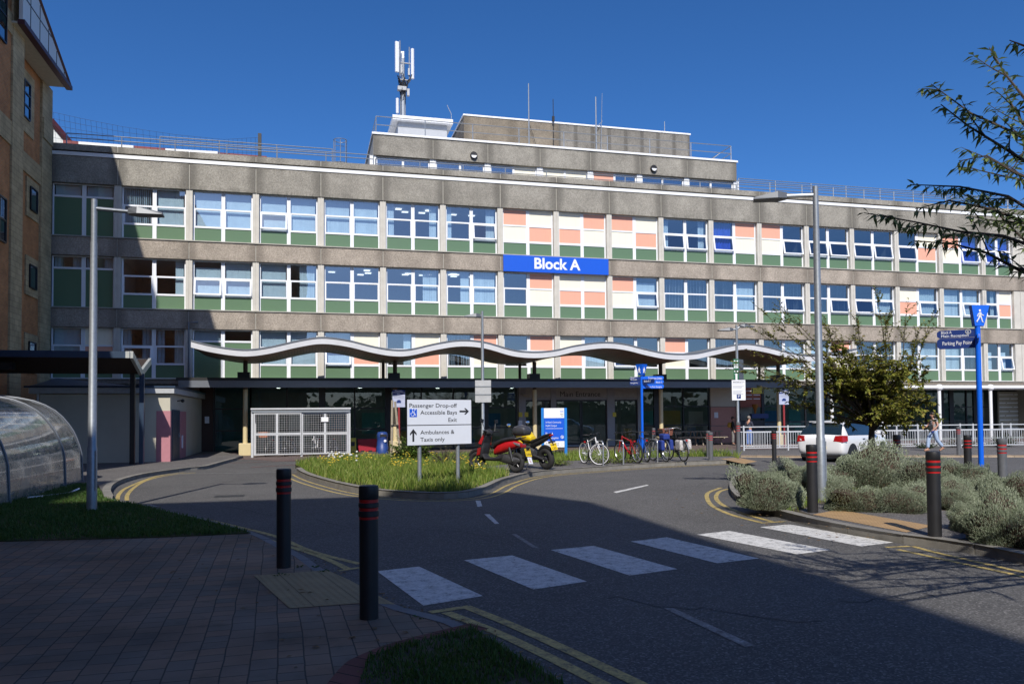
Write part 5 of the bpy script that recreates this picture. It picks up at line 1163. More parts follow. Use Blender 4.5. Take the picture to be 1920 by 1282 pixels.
def bike(label, rear, frontp, frame_m, style='mtb', R=.34, steer=0.0, basket=None, pannier=None, bag=None, fork_m=None, rim=None, wide=.02, lean=.05, guard=False, drop=False):
    d = frontp-rear; d.z = 0; rz = math.atan2(d.y, d.x); c = (rear+frontp)/2
    t = thing('bicycle', label, 'bicycle', c, rz, group='parked bicycles'); t.rotation_euler.x = lean
    xr, xf = -.52, .53; BBk = (-.06, 0, .29); ST = (-.20, 0, .76); HT = (.34, 0, .86 if style != 'city' else .90); HB = (.385, 0, .70)
    wheel(t, xr, R, 0, rim, wide)
    w = wheel(t, xf, R, steer, rim, wide)
    mb = MB(); k = .021 if style == 'mtb' else .016
    mb.tube([BBk, ST], k*.85, 8); mb.tube([HT, HB], k*1.15, 8)
    if style == 'city': mb.tube([(.36, 0, .78), (.12, 0, .40), BBk], k*1.2, 8); mb.tube([(.37, 0, .72), (.1, 0, .33), (-.09, 0, .36)], k*.8, 8)
    else: mb.tube([HT if style != 'mtb' else (.35, 0, .83), (-.19, 0, .70)], k, 8); mb.tube([HB, BBk], k*1.25, 8)
    for s in (-.06, .06): mb.tube([(-.10, s*.4, .29), (xr, s, R)], k*.5, 6); mb.tube([(-.19, s*.4, .69), (xr, s, R)], k*.45, 6)
    mb.build('frame', frame_m, t, smooth=True)
    mb = MB(); mb.M = Matrix.Translation((.37, 0, 0)) @ Matrix.Rotation(steer, 4, 'Z') @ Matrix.Translation((-.37, 0, 0))
    mb.tube([(.385, 0, .72), (.40, 0, R*2+.03)], .022, 8)
    for s in (-.055, .055): mb.tube([(.40, s, R*2+.05), (.43, s, R*2-.1), (xf, s, R)], [.017, .017, .011], 6)
    mb.build('fork', fork_m or frame_m, t, smooth=True)
    mb = MB(); mb.M = Matrix.Translation((.34, 0, 0)) @ Matrix.Rotation(steer, 4, 'Z') @ Matrix.Translation((-.34, 0, 0))
    if style == 'city': mb.tube([(.33, 0, .88), (.31, 0, 1.05)], .013, 6); mb.tube([(.06, -.29, 1.03), (.22, -.26, 1.08), (.33, -.1, 1.07), (.33, .1, 1.07), (.22, .26, 1.08), (.06, .29, 1.03)], .012, 8)
    else: mb.tube([(.33, 0, .86), (.36, 0, .96)], .015, 6); mb.tube([(.30, -.31, .985), (.36, -.08, .965), (.36, .08, .965), (.30, .31, .985)], .013, 8)
    hb = mb.build('handlebar', ALU if style == 'city' else BLACKM, t, smooth=True)
    mb = MB(); mb.M = Matrix.Translation((.34, 0, 0)) @ Matrix.Rotation(steer, 4, 'Z') @ Matrix.Translation((-.34, 0, 0)); xg, zg = (.10, 1.04) if style == 'city' else (.315, .98)
    for s in (-1, 1): mb.tube([(xg+.02, s*.27, zg), (xg-.03, s*.315, zg-.003)], .019, 8); mb.tube([(xg+.05, s*.22, zg), (xg+.11, s*.27, zg-.05)], .008, 5)
    mb.build('grip', BLACKM, hb, smooth=True)
    mb = MB(); mb.tube([ST, (-.215, 0, .88)], .014, 6); mb.add([(-.36, -.085, .895), (-.36, .085, .895), (-.22, -.06, .90), (-.22, .06, .90), (-.06, -.02, .895), (-.06, .02, .895), (-.36, -.08, .935), (-.36, .08, .935), (-.22, -.05, .92), (-.22, .05, .92), (-.06, -.015, .925), (-.06, .015, .925)], [(0, 1, 3, 2), (2, 3, 5, 4), (6, 8, 9, 7), (8, 10, 11, 9), (0, 6, 7, 1), (4, 5, 11, 10), (0, 2, 8, 6), (2, 4, 10, 8), (1, 7, 9, 3), (3, 9, 11, 5)]); mb.build('saddle', SADDLE, t, bevel=.012)
    mb = MB(); mb.lathe([(.095, -.052), (.095, -.046)], BBk, 20, 'Y'); mb.tube([(-.06, -.06, .29), (.05, -.065, .155)], .012, 6); mb.tube([(-.06, .06, .29), (-.17, .065, .425)], .012, 6); mb.cbox((.055, -.12, .15), (.09, .10, .022)); mb.cbox((-.175, .12, .43), (.09, .10, .022))
    mb.tube([(-.06, -.05, .385), (xr, -.05, R+.04)], .006, 4); mb.tube([(-.06, -.05, .195), (xr, -.05, R-.04)], .006, 4); mb.build('crankset', BLACKM, t, smooth=True)
    if guard:
        mb = MB(); mb.torus((xr, 0, R), R+.022, .014, 'Y', 16, 5, PI*.25, PI*1.05); mb.build('mudguard', ALU, t, smooth=True)
        mb = MB(); mb.M = Matrix.Translation((xf, 0, R)) @ Matrix.Rotation(steer, 4, 'Z'); mb.torus((0, 0, 0), R+.022, .014, 'Y', 14, 5, PI*.2, PI*.85); mb.build('mudguard', ALU, t, smooth=True)
    if pannier or bag or style == 'city':
        mb = MB()
        for s in (-.06, .06): mb.tube([(-.28, s, .72), (-.74, s, .72), (xr, s*1.3, R)], .007, 5)
        mb.build('rack', BLACKM, t)
    if basket: mb = MB(); mb.M = Matrix.Translation((.56, 0, .83)); mb.add([(-.13, -.17, 0), (.13, -.17, 0), (.13, .17, 0), (-.13, .17, 0), (-.17, -.21, .24), (.17, -.21, .24), (.17, .21, .24), (-.17, .21, .24)], [(0, 3, 2, 1), (0, 1, 5, 4), (1, 2, 6, 5), (2, 3, 7, 6), (3, 0, 4, 7)]); o = mb.build('basket', basket, t); so = o.modifiers.new('s', 'SOLIDIFY'); so.thickness = .015
    if pannier: mb = MB(); mb.cbox((-.56, -.15, .55), (.36, .13, .34), ry=.05); mb.cbox((-.56, .15, .55), (.36, .13, .34)); mb.build('pannier', pannier, t, bevel=.05)
    if bag: mb = MB(); mb.cbox((-.50, 0, .82), (.40, .24, .19)); mb.build('rack_bag', bag, t, bevel=.05)
    mb = MB(); mb.cbox((-.40 if style != 'city' else -.80, 0, .70), (.03, .06, .05)); mb.build('rear_light', REDB, t)
    return t
WHT = pm('white_paint', (.78, .78, .80), .3, coat=.5); RDP = pm('red_paint', (.42, .010, .014), .34, coat=.35, var=.18, vs=9); BLP = pm('blue_paint', (.01, .06, .30), .3, coat=.5); DKP = pm('dark_paint', (.025, .03, .04), .35, coat=.4)
BLB = pm('blue_nylon', (.012, .035, .22), .8, var=.2, vs=20); WICK = pm('wicker', (.20, .075, .05), .8, var=.35, vs=60, bump=.6, bs=80)
def m_floral():
    t = NT('floral_fabric'); t.set(.8); v = t.new('TexVoronoi'); v.inputs['Scale'].default_value = 16; t.L(t.coord('Object'), v.inputs['Vector'])
    t.base(t.ramp(v.outputs['Distance'], [(.30, (.75, .73, .70)), (.36, (.05, .04, .06)), (.55, (.62, .58, .56))])); return t.m
FLOR = m_floral(); zb = .124
def gb(px, py): return G(px, py, zb)
bike('white road bicycle with its pale front wheel turned towards the camera', gb(1091, 868.5), gb(1130, 873), WHT, 'road', .345, .72, rim=WHT, wide=.014, lean=.06)
bike('red mountain bicycle leaning on the middle rack', gb(1198, 869), gb(1162, 865.5), RDP, 'mtb', .335, .1, wide=.026, lean=-.05)
bike('blue bicycle standing close behind the red one', gb(1220, 867.5), gb(1189, 862), BLP, 'mtb', .335, -.15, wide=.025, lean=.05)
bike('dark bicycle with a blue bag on its rear rack', gb(1252, 866.5), gb(1222, 862.5), DKP, 'mtb', .345, .2, pannier=BLB, bag=BLB, wide=.02, lean=-.04, guard=True)
bike('step-through bicycle with a wicker front basket and floral panniers', gb(1285, 865.5), gb(1251, 862), DKP, 'city', .345, .15, basket=WICK, pannier=FLOR, lean=-.07, guard=True)
def stand(a, b, label):
    A, B = gb(*a), gb(*b); d = B-A; L = d.length; t = thing('cycle_stand', label, 'bike rack', A, math.atan2(d.y, d.x), group='steel hoop cycle stands')
    P = [(0, 0, -.05), (0, 0, .62)]+[(.12-.12*math.cos(k*PI/10), 0, .62+.12*math.sin(k*PI/10)) for k in range(1, 6)]+[(L-.12+.12*math.sin(k*PI/10), 0, .62+.12*math.cos(k*PI/10)) for k in range(0, 6)]+[(L, 0, -.05)]
    mb = MB(); mb.tube(P, .024, 8); mb.build('hoop', ALU, t, smooth=True)
stand((1108, 867), (1131, 873), 'hoop cycle stand behind the white road bicycle'); stand((1139, 865.5), (1169, 871), 'empty hoop cycle stand between the white and red bicycles'); stand((1211, 862.5), (1233, 867), 'hoop cycle stand amid the blue and dark bicycles')
# ------------------------------------------------------------------ scooter and motorbike
YEL = pm('yellow_paint', (.72, .50, .01), .3, coat=.6, var=.03); PLATE = pm('yellow_plate', (.80, .55, .01), .45); PLAST = pm('dark_plastic', (.022, .022, .025), .5, var=.1); ENG = pm('engine_metal', (.10, .10, .105), .4, .6, var=.2, vs=20); REDL = pm('red_lens', (.35, .008, .01), .2, coat=.5)
def fatwheel(parent, x, R, w, steer=0):
    M = Matrix.Translation((x, 0, R)) @ Matrix.Rotation(steer, 4, 'Z')
    mb = MB(); mb.M = M; mb.torus((0, 0, 0), R-w, w, 'Y', 28, 10); o = mb.build('wheel', TYRE, parent, smooth=True)
    mb = MB(); mb.M = M; mb.torus((0, 0, 0), R-2*w+.012, .02, 'Y', 24, 6); mb.cyl((0, -.06, 0), (0, .06, 0), .05, n=10)
    for k in range(5): a = 2*PI*k/5+.3; mb.tube([(0, 0, 0), ((R-2*w)*math.cos(a), 0, (R-2*w)*math.sin(a))], .016, 5)
    mb.lathe([(.10, -.05), (.10, -.045)], (0, 0, 0), 16, 'Y'); mb.build('rim', ENG, o, smooth=True); return o
def solid(secs, n=10, pw=2.6):
    # loft of superellipse sections (x, zc, half width, half height)
    vs = []; fs = []
    for x, zc, hw, hh in secs:
        for j in range(n):
            a = 2*PI*j/n; c, s = math.cos(a), math.sin(a)
            vs.append((x, hw*math.copysign(abs(c)**(2/pw), c), zc+hh*math.copysign(abs(s)**(2/pw), s)))
    m = len(secs)
    for i in range(m-1):
        for j in range(n): fs.append((i*n+j, i*n+(j+1) % n, (i+1)*n+(j+1) % n, (i+1)*n+j))
    fs += [tuple(range(n-1, -1, -1)), tuple(range((m-1)*n, m*n))]; return vs, fs
def loft(mb, secs, n=12, pw=2.6): v, f = solid(secs, n, pw); return mb.add(v, f)
rearp = G(965, 886, zb); dirm = (-.80*CR+.60*CF).normalized(); rz = math.atan2(dirm.y, dirm.x)
mp = thing('scooter', 'red and black scooter with a grey top box and learner plate', 'scooter', rearp+dirm*.64, rz); mp.rotation_euler.x = .06; mp.scale = (1.07, 1.07, 1.1)
fatwheel(mp, -.64, .25, .06); fatwheel(mp, .64, .25, .055, .15)
mb = MB(); loft(mb, [(-.78, .70, .07, .04), (-.65, .70, .14, .09), (-.35, .64, .16, .13), (-.1, .56, .15, .12), (.02, .50, .10, .08)]); mb.build('tail_fairing', RDP, mp, smooth=True)
mb = MB(); loft(mb, [(-.72, .83, .10, .03), (-.5, .83, .15, .055), (-.25, .78, .16, .06), (-.02, .70, .14, .07), (.06, .62, .09, .06)]); mb.build('seat', SADDLE, mp, smooth=True)
mb = MB(); loft(mb, [(-.3, .38, .12, .09), (0, .32, .14, .05), (.28, .32, .14, .045), (.40, .42, .12, .09)]); mb.build('footboard', PLAST, mp, smooth=True)
mb = MB(); mb.add([(.38, -.16, .34), (.38, .16, .34), (.48, -.12, .34), (.48, .12, .34), (.36, -.20, .62), (.36, .20, .62), (.48, -.15, .62), (.48, .15, .62), (.27, -.13, .92), (.27, .13, .92), (.36, -.10, .92), (.36, .10, .92)], [(0, 1, 5, 4), (4, 5, 9, 8), (2, 6, 7, 3), (6, 10, 11, 7), (0, 4, 6, 2), (4, 8, 10, 6), (1, 3, 7, 5), (5, 7, 11, 9), (8, 9, 11, 10), (0, 2, 3, 1)]); mb.build('leg_shield', PLAST, mp, bevel=.03)
for sg in (-1, 1):
    mb = MB(); mb.add([(.30, sg*.165, .90), (.37, sg*.125, .91), (.47, sg*.165, .70), (.36, sg*.215, .68), (.34, sg*.20, .76)], [(0, 1, 2, 3, 4) if sg < 0 else (4, 3, 2, 1, 0)]); o = mb.build('red_panel', RDP, mp); so = o.modifiers.new('s', 'SOLIDIFY'); so.thickness = .03; so.offset = 0
    mb = MB(); mb.add([(.37, sg*.205, .60), (.50, sg*.15, .58), (.55, sg*.12, .40), (.44, sg*.165, .42)], [(0, 1, 2, 3) if sg < 0 else (3, 2, 1, 0)]); o = mb.build('red_panel', RDP, mp); so = o.modifiers.new('s', 'SOLIDIFY'); so.thickness = .03; so.offset = 0
    mb = MB(); mb.tube([(-.60, sg*.10, .28), (-.50, sg*.13, .62)], .03, 8); mb.build('shock_absorber', ENG, mp, smooth=True)
    mb = MB(); mb.cbox((-.72, sg*.12, .70), (.22, .03, .05), ry=-.25); mb.build('silver_grab', ALU, mp, bevel=.01)
mb = MB(); rr3 = random.Random(2)
for k in range(7): mb.tube([(.24, rr3.uniform(-.2, .2), 1.0), (.36+rr3.uniform(0, .06), rr3.uniform(-.12, .12), 1.02), (.42, rr3.uniform(-.08, .08), .8)], .006, 4)
mb.build('cable', BLACKM, mp)
mb = MB(); loft(mb, [(.33, .66, .13, .10), (.37, .6, .17, .2), (.39, .55, .17, .2), (.40, .5, .1, .1)]); mb.build('inner_panel', PLAST, mp, smooth=True)
mb = MB(); loft(mb, [(.18, .98, .05, .04), (.26, .99, .14, .08), (.37, .96, .13, .09), (.44, .92, .06, .05)]); mb.build('headset', PLAST, mp, smooth=True)
mb = MB(); mb.torus((.64, 0, .25), .29, .045, 'Y', 10, 6, PI*.15, PI*.8); mb.build('front_mudguard', PLAST, mp, smooth=True)
mb = MB(); mb.tube([(.20, -.33, 1.02), (.26, -.1, 1.0), (.26, .1, 1.0), (.20, .33, 1.02)], .016, 8)
for s in (-1, 1): mb.tube([(.24, s*.2, 1.02), (.28, s*.27, 1.22)], .008, 5); mb.cbox((.28, s*.3, 1.27), (.02, .13, .09), rx=s*.2)
mb.build('handlebar', BLACKM, mp, smooth=True)
for s in (-.07, .07): mb = MB(); mb.tube([(.50, s, .55), (.64, s, .25)], .022, 8); mb.build('fork', ENG, mp, smooth=True)
mb = MB(); loft(mb, [(-.78, .30, .05, .05), (-.6, .30, .10, .10), (-.3, .34, .12, .12), (-.12, .36, .08, .09)]); mb.build('engine', ENG, mp, smooth=True)
mb = MB(); loft(mb, [(-.86, .34, .035, .035), (-.82, .34, .05, .055), (-.5, .30, .05, .055), (-.40, .29, .03, .03)]); mb.M = None; o = mb.build('exhaust', PLAST, mp, smooth=True); o.location.y = -.17
TBX = pm('grey_top_box', (.05, .05, .058), .35, var=.08)
mb = MB(); loft(mb, [(-1.0, 1.03, .12, .06), (-.96, 1.03, .18, .11), (-.80, 1.04, .20, .14), (-.64, 1.02, .19, .125), (-.59, 1.0, .13, .08)]); mb.build('top_box', TBX, mp, smooth=True)
mb = MB(); mb.tube([(-.5, -.1, .8), (-.85, -.1, .88)], .014, 6); mb.tube([(-.5, .1, .8), (-.85, .1, .88)], .014, 6); mb.build('rear_rack', ALU, mp)
mb = MB(); mb.cbox((-.84, 0, .66), (.05, .2, .08)); mb.build('tail_light', REDL, mp, bevel=.015)
def plate(parent, x, z, wd, h, lines, tilt=.35, name='number_plate'):
    M = Matrix.Translation((x, 0, z)) @ Matrix.Rotation(-PI/2, 4, 'Z') @ Matrix.Rotation(-tilt, 4, 'X')
    mb = MB(); mb.M = M; mb.box(-wd/2, wd/2, -.004, .004, -h/2, h/2); o = mb.build(name, PLATE if name == 'number_plate' else WHITEP, parent)
    for k, l in enumerate(lines):
        text(l, h*.42 if len(lines) > 1 else h*.8, M @ front(0, -.006, (.25-.5*k)*h if len(lines) > 1 else 0), BLKTXT if name == 'number_plate' else REDB, o, align='CENTER')
mb = MB(); mb.cbox((-.93, 0, .5), (.04, .1, .3), ry=-.5); mb.build('plate_bracket', PLAST, mp)
plate(mp, -1.0, .50, .23, .20, ('HF17', 'OXW')); plate(mp, -1.07, .31, .17, .17, ('L',), name='learner_plate')
rearp = G(1026, 880, zb); dirm = (-.62*CR+.78*CF).normalized(); rz = math.atan2(dirm.y, dirm.x)
mc = thing('motorbike', 'black and yellow motorbike with an upswept tail and fat rear tyre', 'motorbike', rearp+dirm*.70, rz); mc.rotation_euler.x = -.10
fatwheel(mc, -.70, .315, .085); fatwheel(mc, .70, .305, .06, .1)
mb = MB(); loft(mb, [(-.20, .86, .11, .08), (-.05, .93, .17, .14), (.15, .99, .21, .17), (.35, .98, .19, .15), (.47, .93, .11, .09)]); mb.build('fuel_tank', YEL, mc, smooth=True)
mb = MB(); loft(mb, [(-.98, 1.03, .04, .025), (-.75, .97, .10, .045), (-.5, .88, .12, .055), (-.25, .80, .12, .06), (-.08, .82, .08, .05)]); mb.build('seat', SADDLE, mc, smooth=True)
mb = MB(); loft(mb, [(-.98, .96, .035, .03), (-.7, .86, .09, .06), (-.4, .76, .11, .09), (-.15, .70, .10, .10)]); mb.build('tail_fairing', PLAST, mc, smooth=True)
mb = MB(); loft(mb, [(.35, .82, .10, .10), (.5, .86, .14, .14), (.62, .86, .12, .13), (.72, .82, .06, .07)]); mb.build('headlamp_fairing', PLAST, mc, smooth=True)
for s in (-1, 1): mb = MB(); loft(mb, [(.1, .74, .02, .05), (.25, .78, .03, .1), (.45, .8, .03, .09), (.55, .82, .02, .04)]); o = mb.build('tank_shroud', YEL, mc, smooth=True); o.location.y = s*.18
mb = MB(); loft(mb, [(-.28, .45, .10, .12), (-.1, .48, .17, .20), (.15, .50, .18, .20), (.32, .46, .10, .15)], pw=3.5); mb.build('engine', ENG, mc, smooth=True)
mb = MB()
for s in (-.11, .11): mb.tube([(-.2, s*.8, .42), (-.70, s, .315)], .035, 8)
mb.build('swingarm', ENG, mc, smooth=True)
mb = MB(); mb.tube([(.25, -.1, .45), (.1, -.13, .26), (-.25, -.15, .27), (-.62, -.2, .36), (-.75, -.21, .38)], [.03, .03, .05, .06, .05], 10); mb.build('exhaust', ENG, mc, smooth=True)
for s in (-.09, .09): mb = MB(); mb.tube([(.44, s, .92), (.70, s, .305)], .026, 8); mb.build('fork', ENG, mc, smooth=True)
mb = MB(); mb.tube([(.30, -.38, 1.06), (.42, -.12, 1.04), (.42, .12, 1.04), (.30, .38, 1.06)], .016, 8)
mb.build('handlebar', BLACKM, mc, smooth=True)
MIR = pm('mirror_glass', (.75, .78, .85), .05, 1.0)
for s in (-1, 1):
    mb = MB(); mb.tube([(.38, s*.25, 1.06), (.44, s*.34, 1.26)], .009, 5); mb.ell((.45, s*.36, 1.31), (.03, .085, .06)); o = mb.build('mirror', BLACKM, mc, smooth=True); mb = MB(); mb.ell((.425, s*.36, 1.31), (.012, .07, .048)); mb.build('mirror_glass', MIR, o, smooth=True)
mb = MB(); mb.torus((-.70, 0, .315), .35, .05, 'Y', 10, 6, PI*.1, PI*.75); mb.build('rear_hugger', PLAST, mc, smooth=True)
mb = MB(); mb.tube([(-.92, 0, .93), (-1.02, 0, .78), (-1.04, 0, .70)], .03, 6); mb.cbox((-1.0, 0, .80), (.06, .22, .04)); mb.build('plate_bracket', PLAST, mc)
plate(mc, -1.07, .67, .23, .20, ('HG70', 'CEA')); mb = MB(); mb.cbox((-1.0, 0, .99), (.04, .14, .04)); mb.build('tail_light', REDL, mc, bevel=.01)
mb = MB(); mb.tube([(-.2, .16, .38), (-.12, .3, .02)], .014, 6); mb.build('side_stand', ENG, mc)
# ------------------------------------------------------------------ white hatchback
CARW = pm('white_car_paint', (.80, .80, .80), .22, var=.01, coat=.9); CARG = pm('car_glass', (.012, .022, .026), .04, spec=.8, coat=.6); TRIM = pm('black_trim', (.014, .014, .015), .5)
hd = Vector((math.sin(rad(61)), math.cos(rad(61)), 0)); rr_ = G(1536, 866, 0)
car = thing('parked_car', 'white hatchback car with red rear lights, parked behind the shrubs', 'car', rr_+hd*2.0, math.atan2(hd.y, hd.x))
#      x     zb   belt  roof   w    wr
ST_ = [(-1.99,.42,.70,.72,.70,.66),(-1.95,.30,.86,.88,.78,.72),(-1.86,.22,.93,.96,.82,.74),(-1.72,.19,.94,1.16,.835,.69),(-1.52,.19,.945,1.37,.84,.63),(-1.2,.19,.945,1.44,.84,.61),(-.7,.19,.94,1.47,.84,.60),(-.1,.19,.93,1.47,.84,.60),(.30,.19,.92,1.43,.84,.61),(.62,.19,.92,1.25,.84,.66),(.98,.19,.92,1.0,.84,.70),(1.15,.19,.90,.96,.84,.70),(1.5,.19,.86,.91,.83,.66),(1.78,.20,.78,.82,.80,.60),(1.93,.24,.66,.70,.72,.5),(1.99,.32,.54,.56,.6,.4)]
def sec(s):
    x, zb_, be, ro, w_, wr = s
    h = [(0, zb_), (.72*w_, zb_), (.95*w_, zb_+.06), (w_*.99, zb_+.22), (w_, (zb_+be)/2+.06), (w_*.985, be-.08), (w_*.95, be), (wr+(w_*.95-wr)*.45, be+(ro-be)*.55), (wr, be+(ro-be)*.9), (wr*.8, ro-(ro-be)*.02), (wr*.4, ro+.012), (0, ro+.018)]
    return [(x, y, z) for y, z in h]
S = [sec(s) for s in ST_]; nh = 12
def skin(cells, off=0.0, sides=(-1, 1)):
    mb = MB()
    for sg in sides:
        for i, j in cells:
            q = [Vector((p[0], p[1]*sg, p[2])) for p in (S[i][j], S[i+1][j], S[i+1][j+1], S[i][j+1])]
            if sg < 0: q.reverse()
            if off:
                n = (q[1]-q[0]).cross(q[3]-q[0])
                if n.length < 1e-7: n = (q[2]-q[1]).cross(q[3]-q[1])
                n.normalize(); n = -n if n.dot(Vector((0, q[0].y, q[0].z-.8))) < 0 else n
                c = sum(q, Vector())/4; q = [p+n*off for p in q]
            mb.add(q, [(0, 1, 2, 3)])
    return mb
allc = [(i, j) for i in range(len(S)-1) for j in range(nh-1)]
mb = skin(allc)
for sg in (-1, 1): pass
mb.add([(S[0][j][0], S[0][j][1], S[0][j][2]) for j in range(nh)]+[(S[0][j][0], -S[0][j][1], S[0][j][2]) for j in range(nh-2, 0, -1)], [tuple(range(2*nh-2))[::-1]])
mb.add([(S[-1][j][0], S[-1][j][1], S[-1][j][2]) for j in range(nh)]+[(S[-1][j][0], -S[-1][j][1], S[-1][j][2]) for j in range(nh-2, 0, -1)], [tuple(range(2*nh-2))])
body = mb.build('body', CARW, car, smooth=True)
bmh = bmesh.new(); bmh.from_mesh(body.data); bmesh.ops.remove_doubles(bmh, verts=bmh.verts, dist=.0005); bmesh.ops.recalc_face_normals(bmh, faces=bmh.faces); bmh.to_mesh(body.data); bmh.free()
car.scale.z = .96
sb = body.modifiers.new('s', 'SUBSURF'); sb.levels = sb.render_levels = 2
mb = skin([(2, 8), (2, 9), (2, 10), (3, 8), (3, 9), (3, 10)], .014); mb.build('rear_window', CARG, car, smooth=True)
for sd1 in (-1, 1): mb = skin([(i, 6) for i in (4, 5, 6, 7, 8)]+[(i, 7) for i in (4, 5, 6, 7, 8)], .016, (sd1,)); mb.build('side_window', CARG, car, smooth=True)
mb = skin([(9, 8), (9, 9), (9, 10), (8, 8), (8, 9), (8, 10)], .012); mb.build('windscreen', CARG, car, smooth=True)
for s in (-1, 1):
    mb = MB(); mb.add([(-1.955, s*.50, .74), (-1.93, s*.55, .93), (-1.90, s*.76, .945), (-1.72, s*.853, .935), (-1.72, s*.858, .74), (-1.94, s*.785, .71), (-1.80, s*.60, .8)], [(0, 1, 2, 5) if s > 0 else (5, 2, 1, 0), (5, 2, 3, 4) if s > 0 else (4, 3, 2, 5)])
    o = mb.build('tail_light', REDL, car); so = o.modifiers.new('s', 'SOLIDIFY'); so.thickness = .07; so.offset = 0
    for x in (-1.25, 1.22):
        mb = MB(); mb.lathe([(.36, s*.72), (.36, s*.846)], (x, 0, .30), 24, 'Y'); o = mb.build('wheel_arch', TRIM, car)
        mb = MB(); mb.torus((x, s*.76, .29), .225, .075, 'Y', 26, 8); wv = mb.build('wheel', TYRE, car, smooth=True)
        mb = MB(); mb.lathe([(.17, s*.80), (.17, s*.83)], (x, 0, .29), 20, 'Y'); mb.build('rim', ALU, wv)
        for k in range(5): pass
    mb = MB(); loft(mb, [(.52, 1.0, .02, .03), (.56, 1.0, .09, .06), (.64, 1.0, .10, .065), (.70, 1.0, .05, .04)]); o = mb.build('wing_mirror', CARW, car, smooth=True); o.location.y = s*.93
    mb = MB(); mb.cbox((-.35, s*.845, .80), (.17, .03, .03)); mb.build('door_handle', TRIM, car, bevel=.008)
mb = MB(); mb.cbox((-1.985, 0, .52), (.02, .52, .11)); mb.build('number_plate', PLATE, car)
mb = MB(); mb.box(-1.9, 1.9, -.7, .7, .16, .24); mb.build('underside', TRIM, car)
mb = MB(); mb.cbox((-1.60, 0, 1.43), (.14, 1.0, .03)); mb.build('roof_spoiler', CARW, car, bevel=.01)
o = text('POLO', .075, Matrix.Translation((-1.968, .56, .70)) @ Matrix.Rotation(-PI/2, 4, 'Z') @ RX90, ALU, car, align='CENTER')
# ------------------------------------------------------------------ caged bike store with bicycles inside
GALVM_ = pm('bright_galvanised', (.55, .565, .58), .45, .15, var=.08)
YC = 35.4; x0, x1 = AT(473, 800, YC).x, AT(655, 800, YC).x
cg = thing('bike_cage', 'galvanised mesh bike cage with sliding panels in front of the glazing', 'bike store', ((x0+x1)/2, YC, 0)); Lh = (x1-x0)/2
mb = MB()
for x in (-Lh, Lh):
    for y in (0, 1.9): mb.box(x-.045, x+.045, y-.045, y+.045, 0, 2.02)
mb.box(-.04, .04, -.02, .06, 0, .16); mb.build('frame', GALVM_, cg)
mb = MB(); mb.box(-Lh-.06, Lh+.06, -.12, 2.0, 2.02, 2.09); mb.build('roof', GALVM_, cg)
mb = MB(); mb.box(-Lh-.03, Lh+.03, -.10, -.02, 1.90, 1.98); mb.build('door_track', GALV, cg)
MESHM = pm('mesh_wire', (.62, .63, .65), .5, .1)
def meshpanel(xa, xb, za, zb2, y):
    f = MB(); t_ = .05
    f.box(xa, xa+t_, y-.02, y+.02, za, zb2); f.box(xb-t_, xb, y-.02, y+.02, za, zb2); f.box(xa+t_, xb-t_, y-.02, y+.02, za, za+t_); f.box(xa+t_, xb-t_, y-.02, y+.02, zb2-t_, zb2)
    o = f.build('panel_frame', GALVM_, cg); m = MB(); st = .092
    for k in range(1, int((xb-xa)/st)): x = xa+k*(xb-xa)/int((xb-xa)/st); m.box(x-.003, x+.003, y-.003, y+.003, za+t_, zb2-t_)
    for k in range(1, int((zb2-za)/st)): z = za+k*(zb2-za)/int((zb2-za)/st); m.box(xa+t_, xb-t_, y-.008, y-.003, z-.003, z+.003)
    m.build('wire_mesh', MESHM, o)
xs = [-Lh+.06, -Lh*.5, .0, Lh*.5-.02, Lh-.06]
for k in range(4):
    for za, zb2 in ((.10, .98), (.985, 1.88)): meshpanel(xs[k]+(.02 if k == 2 else 0), xs[k+1], za, zb2, -.05 if k < 2 else .0)
mb = MB(); q = PL(609, 786, (0, YC-.06, 0), 0); mb.box(q[0]-((x0+x1)/2)-.15, q[0]-((x0+x1)/2)+.15, -.085, -.075, q[1]-.1, q[1]+.1); mb.build('notice', WHITEP, cg)
for xx, mt, lab, kw in ((x0+.75, DKP, 'bicycle with an orange basket behind the left panel of the cage', dict(basket=pm('orange_basket', (.42, .13, .04), .7))), (x0+1.55, DKP, 'black bicycle stored second from the left in the cage', {}), (x0+2.75, WHT, 'white-framed bicycle stored behind the third panel of the cage', {}), (x0+3.4, DKP, 'dark bicycle stored at the right end of the cage', {})):
    bike(lab, Vector((xx+.1, YC+1.55, 0)), Vector((xx-.25, YC+.5, 0)), mt, 'road', .34, .3, lean=.04, **kw)
# ------------------------------------------------------------------ small furniture at the entrance
g = AT(717, 850, 37.0); BINB = pm('bin_blue', (.02, .055, .22), .45, var=.06)
t = thing('litter_bin', 'round navy litter bin with a domed lid beside the red barrier', 'bin', (g.x, 37.0, 0)); mb = MB(); mb.lathe([(.27, 0), (.27, .32), (.25, .34), (.24, .70), (.25, .72), (.25, .80), (.245, .9), (.2, .97), (.1, 1.0)], n=24); mb.build('body', BINB, t, smooth=True)
mb = MB(); mb.cbox((.02, -.235, .82), (.3, .04, .12)); mb.build('slot', BLACKM, t); mb = MB(); mb.lathe([(.06, -.26), (.06, -.245)], (.1, 0, .58), 16, 'Y'); mb.build('badge', WHITEP, t)
xa, xb = AT(670, 830, 39.2).x, AT(706.5, 830, 39.2).x
t = thing('plastic_barrier', 'low dark red plastic traffic barrier against the glass', 'barrier', ((xa+xb)/2, 39.2, 0)); L = (xb-xa)/2; mb = MB(); mb.prismy([(-L*.9, .06), (-L*.85, .0), (L*.85, 0), (L*.9, .06), (L, .62), (-L, .62)], -.18, .18); mb.build('body', pm('barrier_red', (.32, .012, .03), .5), t, bevel=.03)
mb = MB()
for k in (-.5, .3): mb.box(L*k-.09, L*k+.09, -.2, -.17, .0, .07)
mb.build('foot', BLACKM, t)
